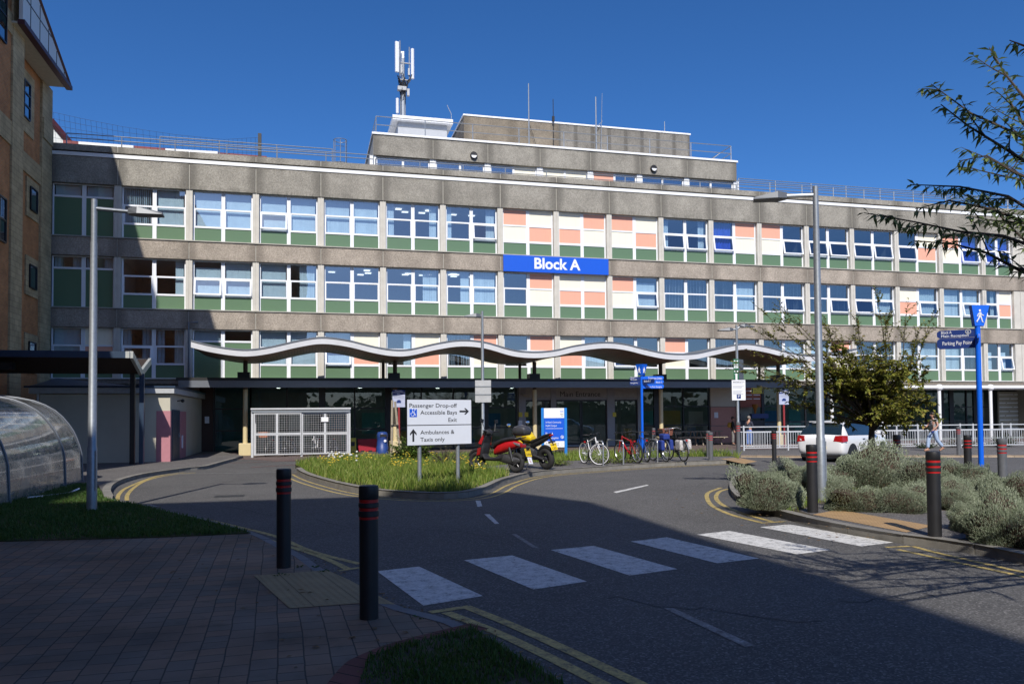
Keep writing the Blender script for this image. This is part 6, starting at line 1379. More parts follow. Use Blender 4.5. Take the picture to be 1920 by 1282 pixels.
g = AT(661.5, 830, 38.9); t = thing('wet_floor_sign', 'small yellow folding warning board beside the cage', 'sign', (g.x, 38.9, 0)); mb = MB(); mb.cbox((0, -.1, .34), (.30, .02, .68), rx=-.14); mb.cbox((0, .1, .34), (.30, .02, .68), rx=.14); mb.build('board', YSTK, t)
mb = MB(); mb.cbox((0, -.115, .40), (.18, .008, .2), rx=-.14); mb.build('symbol', BLACKM, t)
WOODB = pm('weathered_timber', (.34, .29, .22), .85, var=.25, vs=14)
def bench(px, lab):
    x = AT(px, 820, 39.6).x; t = thing('picnic_bench', lab, 'bench', (x, 39.6, 0), 0, 'timber benches under the canopy')
    for y in (-.2, 0, .2): mb = MB(); mb.box(-.75, .75, y-.08, y+.08, .72, .76); mb.build('top_plank', WOODB, t)
    for y in (-.68, .68): mb = MB(); mb.box(-.75, .75, y-.12, y+.12, .42, .46); mb.build('seat', WOODB, t)
    for x in (-.55, .55):
        mb = MB(); mb.tube([(x, -.5, 0), (x, -.15, .72)], .035, 4); mb.build('leg', WOODB, t); mb = MB(); mb.tube([(x, .5, 0), (x, .15, .72)], .035, 4); mb.build('leg', WOODB, t); mb = MB(); mb.box(x-.03, x+.03, -.78, .78, .36, .42); mb.build('cross_rail', WOODB, t)
bench(1281, 'timber picnic bench left of the pink wall panel'); bench(1328, 'timber picnic bench in front of the pink wall panel')
# kiosk: ticket machine, dark fascia, ice-cream cone
g = AT(1417, 800, 39.9); KD = pm('kiosk_dark', (.02, .022, .03), .4)
t = thing('kiosk', 'dark refreshment kiosk with a navy fascia behind the man in jeans', 'kiosk', (g.x, 40.0, 0)); mb = MB(); mb.box(-.9, .6, .1, .8, 0, 1.3); mb.build('counter', KD, t); mb = MB(); mb.box(-.2, .85, -.05, .2, 1.42, 1.68); mb.build('fascia', BLUEDK, t)
for x in (-.85, .7): mb = MB(); mb.box(x-.05, x+.05, .1, .2, 1.3, 1.68); mb.build('post', KD, t)
g = AT(1416, 775, 39.7); t = thing('display_cone', 'large brown display ice-cream cone above the kiosk', 'display', (g.x, 39.7, g.z)); mb = MB(); mb.lathe([(.02, -.02), (.13, .35), (.17, .42), (.17, .52)], n=14); mb.build('cone', pm('wafer', (.32, .14, .02), .7, bump=.5, bs=40), t, smooth=True)
# ------------------------------------------------------------------ white guard rails
GR = pm('white_guard_rail', (.56, .58, .60), .45, .2, var=.06)
def railpanel(L, first=False):
    t = thing('guard_rail', 'white guard rail panel', 'railing', (0, 0, 0), group='white pedestrian guard rail panels'); t['category'] = 'railing'
    mb = MB(); mb.box(-.03, .03, -.03, .03, 0, 1.09); mb.build('post', GR, t)
    for z in (1.03, .80, .12): mb = MB(); mb.box(.03, L-.03, -.018, .018, z-.02, z+.02); mb.build('rail', GR, t)
    n = int(L/.115); mb = MB()
    for k in range(1, n): x = L*k/n; mb.box(x-.007, x+.007, -.007, .007, .14, .78)
    mb.build('bars', GR, t); return t
A0, B0_ = Vector((18.4, 31.15, .066)), Vector((33.5, 28.75, .066)); dv = (B0_-A0).normalized(); rzv = math.atan2(dv.y, dv.x); rp = railpanel(2.0)
labs = ['guard rail panel at the far left end, beside the lamp foot', 'guard rail panel in front of the man in jeans', 'guard rail panel left of the white car', 'guard rail panel behind the rear of the white car', 'guard rail panel hidden by the small tree', 'guard rail panel right of the small tree', 'guard rail panel just left of the walking woman', 'guard rail panel just right of the walking woman', 'guard rail panel behind the blue finger post', 'guard rail panel right of the blue finger post', 'guard rail panel at the right edge']
for k in range(11):
    o = rp if k == 0 else copy_tree(rp); o.location = A0+dv*2.0*k; o.rotation_euler.z = rzv; o['label'] = labs[k]
A1 = Vector((20.2, 34.6, 0.004)); lab2 = ['inner guard rail panel beside the cream column', 'inner guard rail panel behind the maroon sign post', 'inner guard rail panel behind the car roof', 'inner guard rail panel behind the small tree trunk', 'inner guard rail panel behind the tree crown edge', 'inner guard rail panel behind the walking woman', 'inner guard rail panel right of the walking woman', 'inner guard rail panel behind the far grey bollard', 'inner guard rail panel by the white column', 'inner guard rail panel behind the blue post, right', 'inner guard rail panel at the right frame edge']
for k in range(11): o = copy_tree(rp); o.location = A1+dv*2.0*k; o.rotation_euler.z = rzv; o['label'] = lab2[k]; o['group'] = 'white pedestrian guard rail panels'
# timber tree stakes on the island
g = G(737, 862, .118); t = thing('tree_stake', 'pair of leaning pale timber stakes with a strap on the island', 'stake', g); mb = MB(); mb.tube([(-.06, 0, 0), (-.02, 0, 2.15)], .045, 6); mb.build('post', WOODB, t); mb = MB(); mb.tube([(.28, .1, 0), (.08, .02, 2.1)], .045, 6); mb.build('post', WOODB, t); mb = MB(); mb.box(-.07, .2, -.06, .06, 1.2, 1.26); mb.build('strap', BLACKM, t)
# ------------------------------------------------------------------ people
def skinfig(name, V, Ed, mat, parent, sub=2):
    ids = list(V); ix = {k: i for i, k in enumerate(ids)}
    me = bpy.data.meshes.new(name); me.from_pydata([V[k][0] for k in ids], [(ix[a], ix[b]) for a, b in Ed], [])
    o = bpy.data.objects.new(name, me); col.objects.link(o); o.parent = parent
    me.materials.append(mat); o.modifiers.new('skin', 'SKIN').use_smooth_shade = True
    for i, k in enumerate(ids):
        r = V[k][1]; d = me.skin_vertices[0].data[i]; d.radius = r if isinstance(r, tuple) else (r, r); d.use_root = (i == 0)
    s = o.modifiers.new('sub', 'SUBSURF'); s.levels = s.render_levels = sub; return o
def person(label, loc, rz, s, J, cols, hair='long', shoe=None, sleeves=.5):
    # J: joint name -> (forward, left, up) for a 1.70 m figure
    t = thing('person', label, 'person', loc, rz); sk, top, leg, hr, sh = cols
    P = {k: Vector(v)*s for k, v in J.items()}
    r = lambda x: x*s
    V = {'pel': (P['pel'], (r(.125), r(.10))), 'spi': (P['pel'].lerp(P['che'], .5), (r(.115), r(.09))), 'che': (P['che'], (r(.135), r(.095))), 'nec': (P['nec'], r(.052)), 'jaw': (P['hea']+Vector((.015, 0, -.075))*s, r(.062)), 'hea': (P['hea'], (r(.082), r(.092))), 'cro': (P['hea']+Vector((-.01, 0, .075))*s, r(.06))}
    Ed = [('pel', 'spi'), ('spi', 'che'), ('che', 'nec'), ('nec', 'jaw'), ('jaw', 'hea'), ('hea', 'cro')]
    for q in 'LR':
        V.update({'sho'+q: (P['sho'+q], r(.052)), 'elb'+q: (P['elb'+q], r(.040)), 'wri'+q: (P['wri'+q], r(.027)), 'hip'+q: (P['hip'+q], r(.092)), 'kne'+q: (P['kne'+q], r(.058)), 'ank'+q: (P['ank'+q], r(.040)), 'toe'+q: (P['toe'+q], (r(.042), r(.025)))})
        pm_ = P['wri'+q]+(P['wri'+q]-P['elb'+q]).normalized()*r(.06); V['han'+q] = (pm_, (r(.038), r(.022)))
        Ed += [('che', 'sho'+q), ('sho'+q, 'elb'+q), ('elb'+q, 'wri'+q), ('wri'+q, 'han'+q), ('pel', 'hip'+q), ('hip'+q, 'kne'+q), ('kne'+q, 'ank'+q), ('ank'+q, 'toe'+q)]
        d = (P['wri'+q]-P['elb'+q]).normalized(); sd_ = Vector((1, 0, 0)) if abs(d.x) < .7 else Vector((0, 0, 1)); sd_ = (sd_-d*sd_.dot(d)).normalized(); nn = d.cross(sd_)
        for k in range(4):
            b = pm_+sd_*r(-.03+.02*k); m1 = b+d*r(.045+.008*(k in (1, 2)))+nn*r(.006); e1 = m1+d*r(.028)+nn*r(.014)
            V['f%s%da' % (q, k)] = (m1, r(.0095)); V['f%s%db' % (q, k)] = (e1, r(.008)); Ed += [('han'+q, 'f%s%da' % (q, k)), ('f%s%da' % (q, k), 'f%s%db' % (q, k))]
        V['th'+q] = (pm_+sd_*r(.055)+d*r(.01)+nn*r(.01), r(.010)); Ed.append(('han'+q, 'th'+q))
    skinfig('body', V, Ed, sk, t, 1)
    mb = MB(); h = P['hea']
    mb.ell((h.x+r(.098), h.y, h.z-r(.02)), (r(.022), r(.014), r(.024)), 8, 6)
    for a in (-1, 1): mb.ell((h.x, h.y+a*r(.088), h.z-r(.015)), (r(.018), r(.010), r(.03)), 8, 6)
    mb.build('face', sk, t, smooth=True)
    mb = MB()
    for a in (-1, 1): mb.ell((h.x+r(.082), h.y+a*r(.034), h.z+r(.012)), (r(.012), r(.014), r(.008)), 8, 6)
    mb.ell((h.x+r(.086), h.y, h.z-r(.065)), (r(.010), r(.026), r(.006)), 8, 4); mb.build('eyes_and_mouth', hr, t, smooth=True)
    mb = MB(); mb.ell((h.x-r(.022), h.y, h.z+r(.035)), (r(.098), r(.096), r(.098)), 14, 10)
    if hair == 'long':
        for k, (dx, dz, w, hh) in enumerate(((-.06, -.06, .095, .14), (-.085, -.17, .10, .13), (-.10, -.26, .085, .10))): mb.ell((h.x+r(dx), h.y, h.z+r(dz)), (r(.06), r(w), r(hh)), 12, 8)
    mb.build('hair', hr, t, smooth=True)
    T = {'pel': (P['pel']+Vector((0, 0, .03))*s, (r(.138), r(.112))), 'wai': (P['pel']+Vector((0, 0, .10))*s, (r(.128), r(.10)))}; E2 = [('pel', 'wai')]
    for q in 'LR': T.update({'hip'+q: (P['hip'+q], r(.102)), 'kne'+q: (P['kne'+q], r(.083)), 'ank'+q: (P['ank'+q]+Vector((0, 0, .03))*s, r(.078))}); E2 += [('pel', 'hip'+q), ('hip'+q, 'kne'+q), ('kne'+q, 'ank'+q)]
    skinfig('trousers', T, E2, leg, t, 1)
    T = {'spi': (P['pel'].lerp(P['che'], .45), (r(.135), r(.105))), 'low': (P['pel']+Vector((0, 0, .06))*s, (r(.142), r(.115))), 'che': (P['che'], (r(.150), r(.112))), 'nec': (P['nec']+Vector((0, 0, -.05))*s, r(.075))}; E2 = [('spi', 'low'), ('spi', 'che'), ('che', 'nec')]
    for q in 'LR':
        T['sho'+q] = (P['sho'+q], r(.068)); E2.append(('che', 'sho'+q)); e = P['sho'+q].lerp(P['elb'+q], min(1, sleeves)); T['slv'+q] = (e, r(.060)); E2.append(('sho'+q, 'slv'+q))
        if sleeves > 1: T['cuf'+q] = (P['wri'+q], r(.042)); E2.append(('slv'+q, 'cuf'+q))
    skinfig('top', T, E2, top, t, 1)
    for q in 'LR': mb = MB(); a, b = P['ank'+q], P['toe'+q]; mb.tube([a+Vector((-.05, 0, -.035))*s, a+Vector((.02, 0, -.03))*s, b+Vector((.03, 0, -.01))*s], [r(.042), r(.046), r(.036)], 8); mb.build('shoe', sh, t, smooth=True)
    return t
SKIN = pm('skin', (.50, .27, .19), .5, var=.06); HAIRD = pm('dark_hair', (.025, .014, .012), .45, var=.3, vs=40); HAIRG = pm('grey_hair', (.22, .20, .18), .6, var=.2, vs=40)
DENL = pm('pale_denim', (.34, .44, .60), .85, var=.18, vs=18); DENB = pm('blue_denim', (.14, .24, .55), .85, var=.12, vs=18); HOOD = pm('navy_hoodie', (.035, .04, .065), .9, var=.15); BLKC = pm('black_cloth', (.014, .014, .016), .9)
TEE = pm('grey_print_top', (.34, .34, .33), .85, var=.45, vs=26); SANDAL = pm('tan_sandal', (.30, .15, .09), .6); TRAIN = pm('white_trainer', (.72, .72, .72), .6); PATT = pm('grey_check_cloth', (.20, .19, .18), .9, var=.5, vs=35); MUST = pm('mustard_bag', (.42, .24, .03), .8)
STAND = dict(pel=(0, 0, .92), che=(.0, 0, 1.26), nec=(.0, 0, 1.46), hea=(.02, 0, 1.58), shoL=(0, .17, 1.38), shoR=(0, -.17, 1.38), elbL=(-.02, .23, 1.10), elbR=(-.02, -.23, 1.10), wriL=(.08, .24, .87), wriR=(.08, -.24, .87), hipL=(0, .09, .86), hipR=(0, -.09, .86), kneL=(.02, .10, .48), kneR=(.02, -.10, .48), ankL=(0, .10, .085), ankR=(0, -.10, .085), toeL=(.14, .12, .035), toeR=(.14, -.12, .035))
WALK = dict(STAND, pel=(0, 0, .90), che=(.03, 0, 1.25), nec=(.03, 0, 1.45), hea=(.06, 0, 1.57), shoL=(.0, .16, 1.37), shoR=(.05, -.16, 1.37), elbL=(-.02, .24, 1.11), elbR=(.08, -.24, 1.12), wriL=(.16, .20, .92), wriR=(.33, -.15, 1.0), kneL=(-.06, .09, .50), ankL=(-.33, .09, .15), toeL=(-.21, .10, .04), kneR=(.21, -.09, .50), ankR=(.24, -.09, .09), toeR=(.38, -.10, .04), hipL=(-.01, .09, .84), hipR=(.01, -.09, .84))
f = -CR; q = G(1752, 845.5, .066)
wm = person('long-haired woman in grey print top and pale jeans walking left past the railings', q, math.atan2(f.y, f.x)+.15, .955, WALK, (SKIN, TEE, DENL, HAIRD, SANDAL), 'long', sleeves=.5)
mb = MB(); mb.cbox((.16, .02, 1.0), (.22, .10, .17), ry=.2); mb.build('shoulder_bag', BLKC, wm, bevel=.03); mb = MB(); mb.tube([(.12, .0, 1.05), (.10, -.13, 1.22), (.02, -.08, 1.39), (-.10, .05, 1.25), (-.02, .12, 1.06)], .012, 6); mb.build('bag_strap', BLKC, wm)
mb = MB(); mb.cbox((.20, .19, .80), (.10, .05, .09)); mb.build('purse', BLUEDK, wm, bevel=.01)
mn = dict(STAND, wriR=(.26, -.14, 1.08), elbR=(.03, -.24, 1.1), wriL=(.24, .16, 1.05))
f = CF*.55+CR*.83; person('grey-haired man in navy hoodie and bright blue jeans standing at the kiosk', G(1405, 838, .004), math.atan2(f.y, f.x), .92, mn, (SKIN, HOOD, DENB, HAIRG, TRAIN), 'short', sleeves=2)
f = CR*.9-CF*.3; p3 = person('person in black top and check trousers with mustard bag, behind the lamp foot', G(1374.5, 834, .004), math.atan2(f.y, f.x), .90, STAND, (SKIN, BLKC, PATT, HAIRD, BLKC), 'short', sleeves=2)
mb = MB(); mb.cbox((-.17, -.04, 1.08), (.20, .36, .28), ry=.15); mb.build('bag', MUST, p3, bevel=.06)
# ------------------------------------------------------------------ vegetation
def inside(p, poly):
    x, y = p; c = False; n = len(poly)
    for i in range(n):
        a, b = poly[i], poly[(i+1) % n]
        if (a[1] > y) != (b[1] > y) and x < (b[0]-a[0])*(y-a[1])/(b[1]-a[1])+a[0]: c = not c
    return c
GRASSM = m_leaf('island_grass', [(0, (.08, .15, .018)), (.4, (.16, .25, .035)), (.75, (.28, .32, .07)), (1, (.42, .38, .16))], trans=.35)
LAWNM = m_leaf('lawn_grass', [(0, (.035, .085, .015)), (.6, (.07, .14, .025)), (1, (.13, .17, .05))], trans=.3)
def sow(name, poly, n, z, h, wd, mat, holes=(), dens=None, lean=.5, rs=1, label='structure', box=None):
    rn = random.Random(rs); xs = [p[0] for p in poly]; ys = [p[1] for p in poly]; mb = MB(); k = 0; tries = 0
    x0, x1, y0, y1 = box or (min(xs), max(xs), min(ys), max(ys))
    while k < n and tries < n*12:
        tries += 1; x, y = rn.uniform(x0, x1), rn.uniform(y0, y1)
        if not inside((x, y), poly) or any(inside((x, y), hp) for hp in holes): continue
        s = dens(x, y) if dens else 1.0
        if rn.random() > s: continue
        k += 1; a = rn.uniform(0, 2*PI); hh = rn.uniform(*h)*(.55+.45*s); w_ = wd*rn.uniform(.7, 1.3); ca, sa = math.cos(a), math.sin(a); l = rn.uniform(.1, lean)*hh
        b = rn.uniform(0, 2*PI); lx, ly = l*math.cos(b), l*math.sin(b)
        mb.add([(x-ca*w_, y-sa*w_, z), (x+ca*w_, y+sa*w_, z), (x+ca*w_*.75+lx*.35, y+sa*w_*.75+ly*.35, z+hh*.6), (x-ca*w_*.75+lx*.35, y-sa*w_*.75+ly*.35, z+hh*.6), (x+lx, y+ly, z+hh)], [(0, 1, 2, 3), (3, 2, 4)])
    o = mb.build(name, mat); o['kind'] = 'stuff'; return o
isl2 = [(p.x, p.y) for p in ISL]; bay2 = [(p.x, p.y) for p in BAY]
def clump(seed, sc_=.8, lo=.25):
    from mathutils import noise
    return lambda x, y: max(lo, min(1, .55+.9*noise.noise(Vector((x*sc_+seed, y*sc_, seed)))))
o = sow('wild_grass', isl2, 30000, .115, (.10, .36), .0085, GRASSM, [bay2], clump(3), .8, 2); tag(o, 'long sunlit wild grass on the central island', 'grass')
# ragwort and white seed heads on the island
YFL = pm('yellow_flower', (.62, .46, .04), .7, var=.2, vs=40); WFL = pm('white_flower', (.70, .70, .66), .8)
rn = random.Random(11); mb = MB()
spots = [G(rn.uniform(600, 905), rn.uniform(868, 897), .12) for k in range(36)]
for p in spots:
    if not inside((p.x, p.y), isl2) or inside((p.x, p.y), bay2): continue
    for j in range(rn.randint(3, 8)):
        x, y = p.x+rn.gauss(0, .10), p.y+rn.gauss(0, .10); h = rn.uniform(.22, .42)
        mb.cur = 0; mb.tube([(x, y, .12), (x+rn.gauss(0, .03), y+rn.gauss(0, .03), .12+h)], .004, 3, caps=False); q = mb.v[-1]; mb.cur = 1; mb.ell((q[0], q[1], q[2]), (.028, .028, .014), 6, 3)
    for j in range(3): pass
for px in (622, 628, 640, 655, 668, 615, 634):
    p = G(px, 872+rn.uniform(0, 6), .12); mb.cur = 0; mb.tube([(p.x, p.y, .12), (p.x+.03, p.y, .5)], .005, 3); mb.cur = 2
    for k in range(4): mb.ell((p.x+rn.gauss(.02, .03), p.y+rn.gauss(0, .03), .5+rn.gauss(0, .06)), (.035, .035, .03), 6, 4)
o = mb.build('wildflowers', [GRASSM, YFL, WFL]); o['kind'] = 'stuff'; tag(o, 'yellow ragwort and white seed heads among the island grass', 'wildflowers')
lp = [(p.x, p.y) for p in LAWN1]
o = sow('lawn_grass', lp, 46000, .06, (.03, .085), .006, LAWNM, (), clump(8, 1.2, .5), .9, 5, box=(-7.4, -.4, 11.2, 21.9)); tag(o, 'shaded mown grass of the left lawn', 'grass')
o = sow('verge_grass', [(p.x, p.y) for p in LAWN2], 9000, .056, (.02, .075), .0042, LAWNM, (), clump(5, 1.6, .03), .9, 6); tag(o, 'thin patchy grass of the near verge', 'grass')
mb = MB(); rn = random.Random(4)
for px, py in ((735,1248),(770,1262),(850,1225),(905,1240),(700,1268),(820,1250),(560,1062),(590,1063),(610,1072),(790,1160),(530,1078)):
    p = G(px, py, .05)
    for k in range(7):
        a = rn.uniform(0, 2*PI); l = rn.uniform(.02, .05); w_ = l*.25; d = Vector((math.cos(a), math.sin(a), 0)); n = Vector((-d.y, d.x, 0)); b = Vector((p.x+rn.gauss(0, .03), p.y+rn.gauss(0, .03), .052))
        mb.add([b, b+d*l*.5+n*w_+Vector((0, 0, l*.4)), b+d*l+Vector((0, 0, l*.3)), b+d*l*.5-n*w_+Vector((0, 0, l*.4))], [(0, 1, 2, 3)])
o = mb.build('weeds', LAWNM); o['kind'] = 'stuff'; tag(o, 'small green weeds in the paving joints and verge', 'weeds')
ri = [(p.x, p.y) for p in ir if True]
mb = MB(); sow_poly = [(p.x, p.y) for p in smooth_path(gp([(1395,948),(1480,972),(1520,972),(1530,955),(1620,958),(1720,962),(1720,940),(1500,900),(1395,915)]), 3)]
o = sow('kerb_grass', sow_poly, 5000, .11, (.04, .16), .006, GRASSM, (), clump(2, 1.5, .1), .9, 9); tag(o, 'grass tufts at the foot of the silvery shrubs', 'grass')

# silvery shrubs
SILV = m_leaf('silver_foliage', [(0, (.09, .12, .065)), (.3, (.20, .24, .155)), (.7, (.34, .385, .28)), (1, (.47, .50, .38))], .7, .12)
WOODY = pm('woody_stems', (.055, .038, .025), .9, var=.4, vs=14)
def silver_mesh(seed, n):
    rn = random.Random(seed); mb = MB()
    bumps = [(rn.uniform(0, 2*PI), rn.uniform(.1, 1.25), rn.uniform(.08, .26), rn.uniform(.22, .5)) for k in range(34)]
    def surf(a, e):
        d = Vector((math.cos(a)*math.cos(e), math.sin(a)*math.cos(e), math.sin(e))); r = .74
        for ba, be, h, br in bumps:
            bd = Vector((math.cos(ba)*math.cos(be), math.sin(ba)*math.cos(be), math.sin(be))); r += h*max(0, 1-((d-bd).length/br)**2)
        return d*r, d
    for k in range(n):
        a = rn.uniform(0, 2*PI); e = math.asin(rn.uniform(-.02, 1)); p, d = surf(a, e); p = p*rn.uniform(.80, 1.03)
        if p.z < .02: p.z = .02
        ax = (d*.75+Vector((0, 0, .85))+Vector((rn.gauss(0, .25), rn.gauss(0, .25), 0))).normalized(); l = rn.uniform(.035, .08); w_ = .0085
        s = ax.cross(Vector((rn.uniform(-1, 1), rn.uniform(-1, 1), .2))).normalized(); s2 = ax.cross(s)
        for q in (s, s2): mb.add([p-q*w_*.5, p+q*w_*.5, p+ax*l*.65+q*w_, p+ax*l, p+ax*l*.65-q*w_], [(0, 1, 2, 3, 4)])
    me = mb.build('foliage', SILV); mesh = me.data; bpy.data.objects.remove(me)
    mb = MB(); vs = []; na, ne = 22, 7
    for i in range(ne):
        for j in range(na):
            p, d = surf(2*PI*j/na, PI/2*i/(ne-1)*.98); vs.append(p*.86*rn.uniform(.95, 1.02))
    mb.add(vs, [(i*na+j, i*na+(j+1) % na, (i+1)*na+(j+1) % na, (i+1)*na+j) for i in range(ne-1) for j in range(na)]+[tuple((ne-1)*na+j for j in range(na))])
    for k in range(60):
        a = rn.uniform(0, 2*PI); r = rn.uniform(.6, .92); mb.tube([(r*.3*math.cos(a), r*.3*math.sin(a), 0), (r*math.cos(a), r*math.sin(a), rn.uniform(.1, .5))], [.014, .005], 4)
    me = mb.build('stems', WOODY); m2 = me.data; bpy.data.objects.remove(me); return mesh, m2
SM = [silver_mesh(s, 12500) for s in (1, 2, 3)]
SH = [(1443,951,66,80,'silvery shrub at the left tip of the right-hand island'),(1502,918,48,62,'silvery shrub behind the lamp post, second from the island tip'),(1622,915,80,80,'tall silvery shrub mound below the small tree trunk'),(1598,955,62,52,'low silvery shrub just right of the tall lamp post'),(1690,958,55,60,'low silvery shrub left of the second right-hand bollard'),(1742,930,62,66,'silvery shrub behind the bollard between the crossing shrubs'),(1822,926,58,68,'silvery shrub round the foot of the blue finger post'),(1885,948,58,70,'silvery shrub right of the blue finger post'),(1885,1018,72,98,'large silvery shrub with brown woody base at the right edge'),(1822,996,46,60,'silvery shrub squeezed behind the big woody one'),(1960,1004,72,100,'silvery shrub cut by the right edge of the picture'),(1785,952,45,52,'small silvery shrub between bollard and finger post'),(1545,930,46,56,'silvery shrub peeping out behind the lamp post foot')]
for k, (px, py, hw, ht, lab) in enumerate(SH):
    p = G(px, py, .11); ppm = F_PX/((p-Vector((0, 0, CAMZ))).dot(_f)); r = hw/ppm*1.10; h = ht/ppm*.80
    t = thing('silver_shrub', lab, 'shrub', p, random.uniform(0, 6), 'silvery shrubs on the right-hand island'); t.scale = (r, r*random.uniform(.85, 1.0), h*.98)
    for nm, me in (('foliage', SM[k % 3][0]), ('stems', SM[k % 3][1])): o = bpy.data.objects.new(nm, me); col.objects.link(o); o.parent = t

# leafy plants and trees
BARK = pm('bark', (.065, .05, .04), .9, var=.35, vs=12, bump=.5, bs=30)
def leaf(mb, p, d, l, w_, rn, droop=.35, fold=.25):
    d = (d+Vector((0, 0, -droop))).normalized(); s = d.cross(Vector((rn.uniform(-.4, .4), rn.uniform(-.4, .4), 1)))
    if s.length < .05: s = d.cross(Vector((1, 0, 0)))
    s.normalize(); n = s.cross(d); m = p+d*l*.45; tip = p+d*l+Vector((0, 0, -l*.12))
    mb.add([p, m+s*w_+n*fold*w_, tip, m-s*w_+n*fold*w_, m], [(0, 4, 1), (4, 2, 1), (0, 3, 4), (4, 3, 2)])
def twig(wood, lv, p0, p1, r, n, l, w_, rn, droop=.4, bend=.15, start=.15):
    mid = p0.lerp(p1, .5)+Vector((rn.gauss(0, bend), rn.gauss(0, bend), abs(rn.gauss(0, bend))))*(p1-p0).length*.5
    P = [(1-t)**2*p0+2*t*(1-t)*mid+t*t*p1 for t in (0, .25, .5, .75, 1)]
    wood.tube(P, [r, r*.85, r*.65, r*.45, r*.25], 5)
    for k in range(n):
        t = start+(1-start)*(k+rn.random())/n; p = (1-t)**2*p0+2*t*(1-t)*mid+t*t*p1; tg = (2*(1-t)*(mid-p0)+2*t*(p1-mid)).normalized()
        a = rn.uniform(0, 2*PI); q = Vector((math.cos(a), math.sin(a), rn.uniform(-.3, .6))); leaf(lv, p, (tg*.55+q*.8), l*rn.uniform(.7, 1.2), w_*rn.uniform(.8, 1.2), rn, droop)
    return P
rn = random.Random(21)
TL = m_leaf('plum_tree_leaf', [(0, (.05, .07, .012)), (.3, (.17, .19, .03)), (.65, (.30, .30, .055)), (.88, (.32, .235, .06)), (1, (.33, .17, .06))], .5, .3)
TB = G(1634, 906, .11); ppm = 78.0
t = thing('small_tree', 'small bushy olive-leaved tree with long upright shoots by the white car', 'tree', TB)
def loc(px, py, dep=0): return CR*((px-1634)/ppm)+Vector((0, 0, (906-py)/ppm))+CF*dep
wood, lv = MB(), MB(); fork = loc(1637, 810)
wood.tube([Vector((0, 0, -.05)), loc(1635, 860), loc(1636, 825), fork], [.095, .075, .068, .06], 10)
limbs = []
for k in range(32):
    a = rn.uniform(0, 2*PI); rr = math.sqrt(rn.random()); px = 1616+116*rr*math.cos(a); dep = 1.25*rr*math.sin(a); py = 730-62*(1-rr*rr*.8)*rn.uniform(.2, 1.15)
    limbs.append(loc(px, py, dep))
for k in range(10):
    a = rn.uniform(0, 2*PI); limbs.append(loc(1616+110*math.cos(a), rn.uniform(760, 800), 1.35*math.sin(a)))
for e in limbs:
    P = twig(wood, lv, fork+Vector((rn.gauss(0, .03), rn.gauss(0, .03), rn.uniform(-.05, .15))), e, .028, 20, .09, .025, rn, .3, .22, .35)
    for k in range(17):
        b = P[rn.randint(1, 4)].lerp(P[rn.randint(2, 4)], rn.random()); d = Vector((rn.gauss(0, 1), rn.gauss(0, 1), rn.gauss(.25, .6))).normalized()
        twig(wood, lv, b, b+d*rn.uniform(.22, .5), .006, 24, .092, .026, rn, .35, .2, .05)
for px, py, bx, by, dep in ((1396,705,1540,745,.3),(1425,712,1545,750,-.2),(1450,735,1550,765,.4),(1470,690,1555,740,-.5),(1400,692,1540,740,.2),(1408,676,1545,730,-.5),(1416,622,1550,720,.1),(1442,586,1555,700,.4),(1462,596,1560,690,-.3),(1482,612,1565,690,.2),(1432,640,1550,720,-.6),(1500,640,1575,700,.5),(1566,612,1590,690,.3),(1604,618,1620,690,-.4),(1560,640,1600,700,0),(1655,566,1668,690,.2),(1698,590,1690,690,-.2),(1680,612,1680,700,.5),(1646,620,1655,700,-.5),(1725,640,1705,710,.1),(1738,655,1715,720,.6),(1745,610,1715,700,-.1),(1600,655,1620,720,.4),(1528,668,1580,720,-.3)):
    e = loc(px, py, dep); b = loc(bx, by, dep*.5); P = twig(wood, lv, b, e, .010, 44, .085, .021, rn, .25, .10, .0)
    wood.tube([fork, b.lerp(fork, .4)+Vector((0, 0, .1)), b], [.022, .016, .010], 5)
    for k in range(7):
        c = P[rn.randint(1, 3)]; d = ((e-b).normalized()+Vector((rn.gauss(0, .5), rn.gauss(0, .5), rn.gauss(.1, .4)))).normalized(); twig(wood, lv, c, c+d*rn.uniform(.2, .42), .005, 18, .08, .020, rn, .3, .1, .05)
wood.build('trunk', BARK, t, smooth=True); lv.build('crown', TL, t)
# the cherry tree whose branches reach in from the right
CL = m_leaf('cherry_leaf', [(0, (.08, .13, .06)), (.5, (.18, .25, .09)), (.85, (.30, .36, .12)), (1, (.42, .44, .15))], .42, .28)
rn = random.Random(5); CT = CF*5.2+CR*6.7+Vector((0, 0, .11))
t = thing('cherry_tree', 'cherry tree reaching leafy branches into the picture from the right edge', 'tree', CT)
wood, lv = MB(), MB(); hub = Vector((0, 0, 2.3)); wood.tube([Vector((0, 0, -.1)), Vector((.02, .02, 1.2)), hub], [.15, .12, .11], 12)
def pt(px, py, dep): return Vector((0, 0, CAMZ))+ray(px, py)*dep-CT
BR = [([(1985,110),(1930,90),(1893,76)],6.6),([(1990,260),(1925,190),(1885,140),(1855,90)],6.9),([(1990,300),(1900,248),(1820,212),(1746,158)],7.2),([(1990,345),(1890,282),(1815,236),(1764,196)],6.8),([(1990,360),(1900,322),(1850,292),(1798,302)],7.4),([(1990,430),(1890,368),(1800,350),(1706,346)],7.0),([(1990,445),(1860,392),(1780,376),(1716,392)],7.3),([(1990,480),(1880,442),(1800,434),(1715,416),(1620,399)],6.9),([(1990,545),(1905,503),(1850,474),(1790,458),(1713,451)],6.6),([(1990,520),(1940,470),(1880,410),(1840,360)],7.6),([(1985,350),(1940,270),(1905,210),(1880,165)],7.7),([(1990,580),(1950,530),(1910,500)],6.5),([(1985,470),(1930,420),(1870,415),(1815,405)],7.8),([(1990,400),(1930,340),(1880,330),(1830,318)],7.5),([(1985,300),(1950,260),(1915,290),(1870,310)],7.9)]
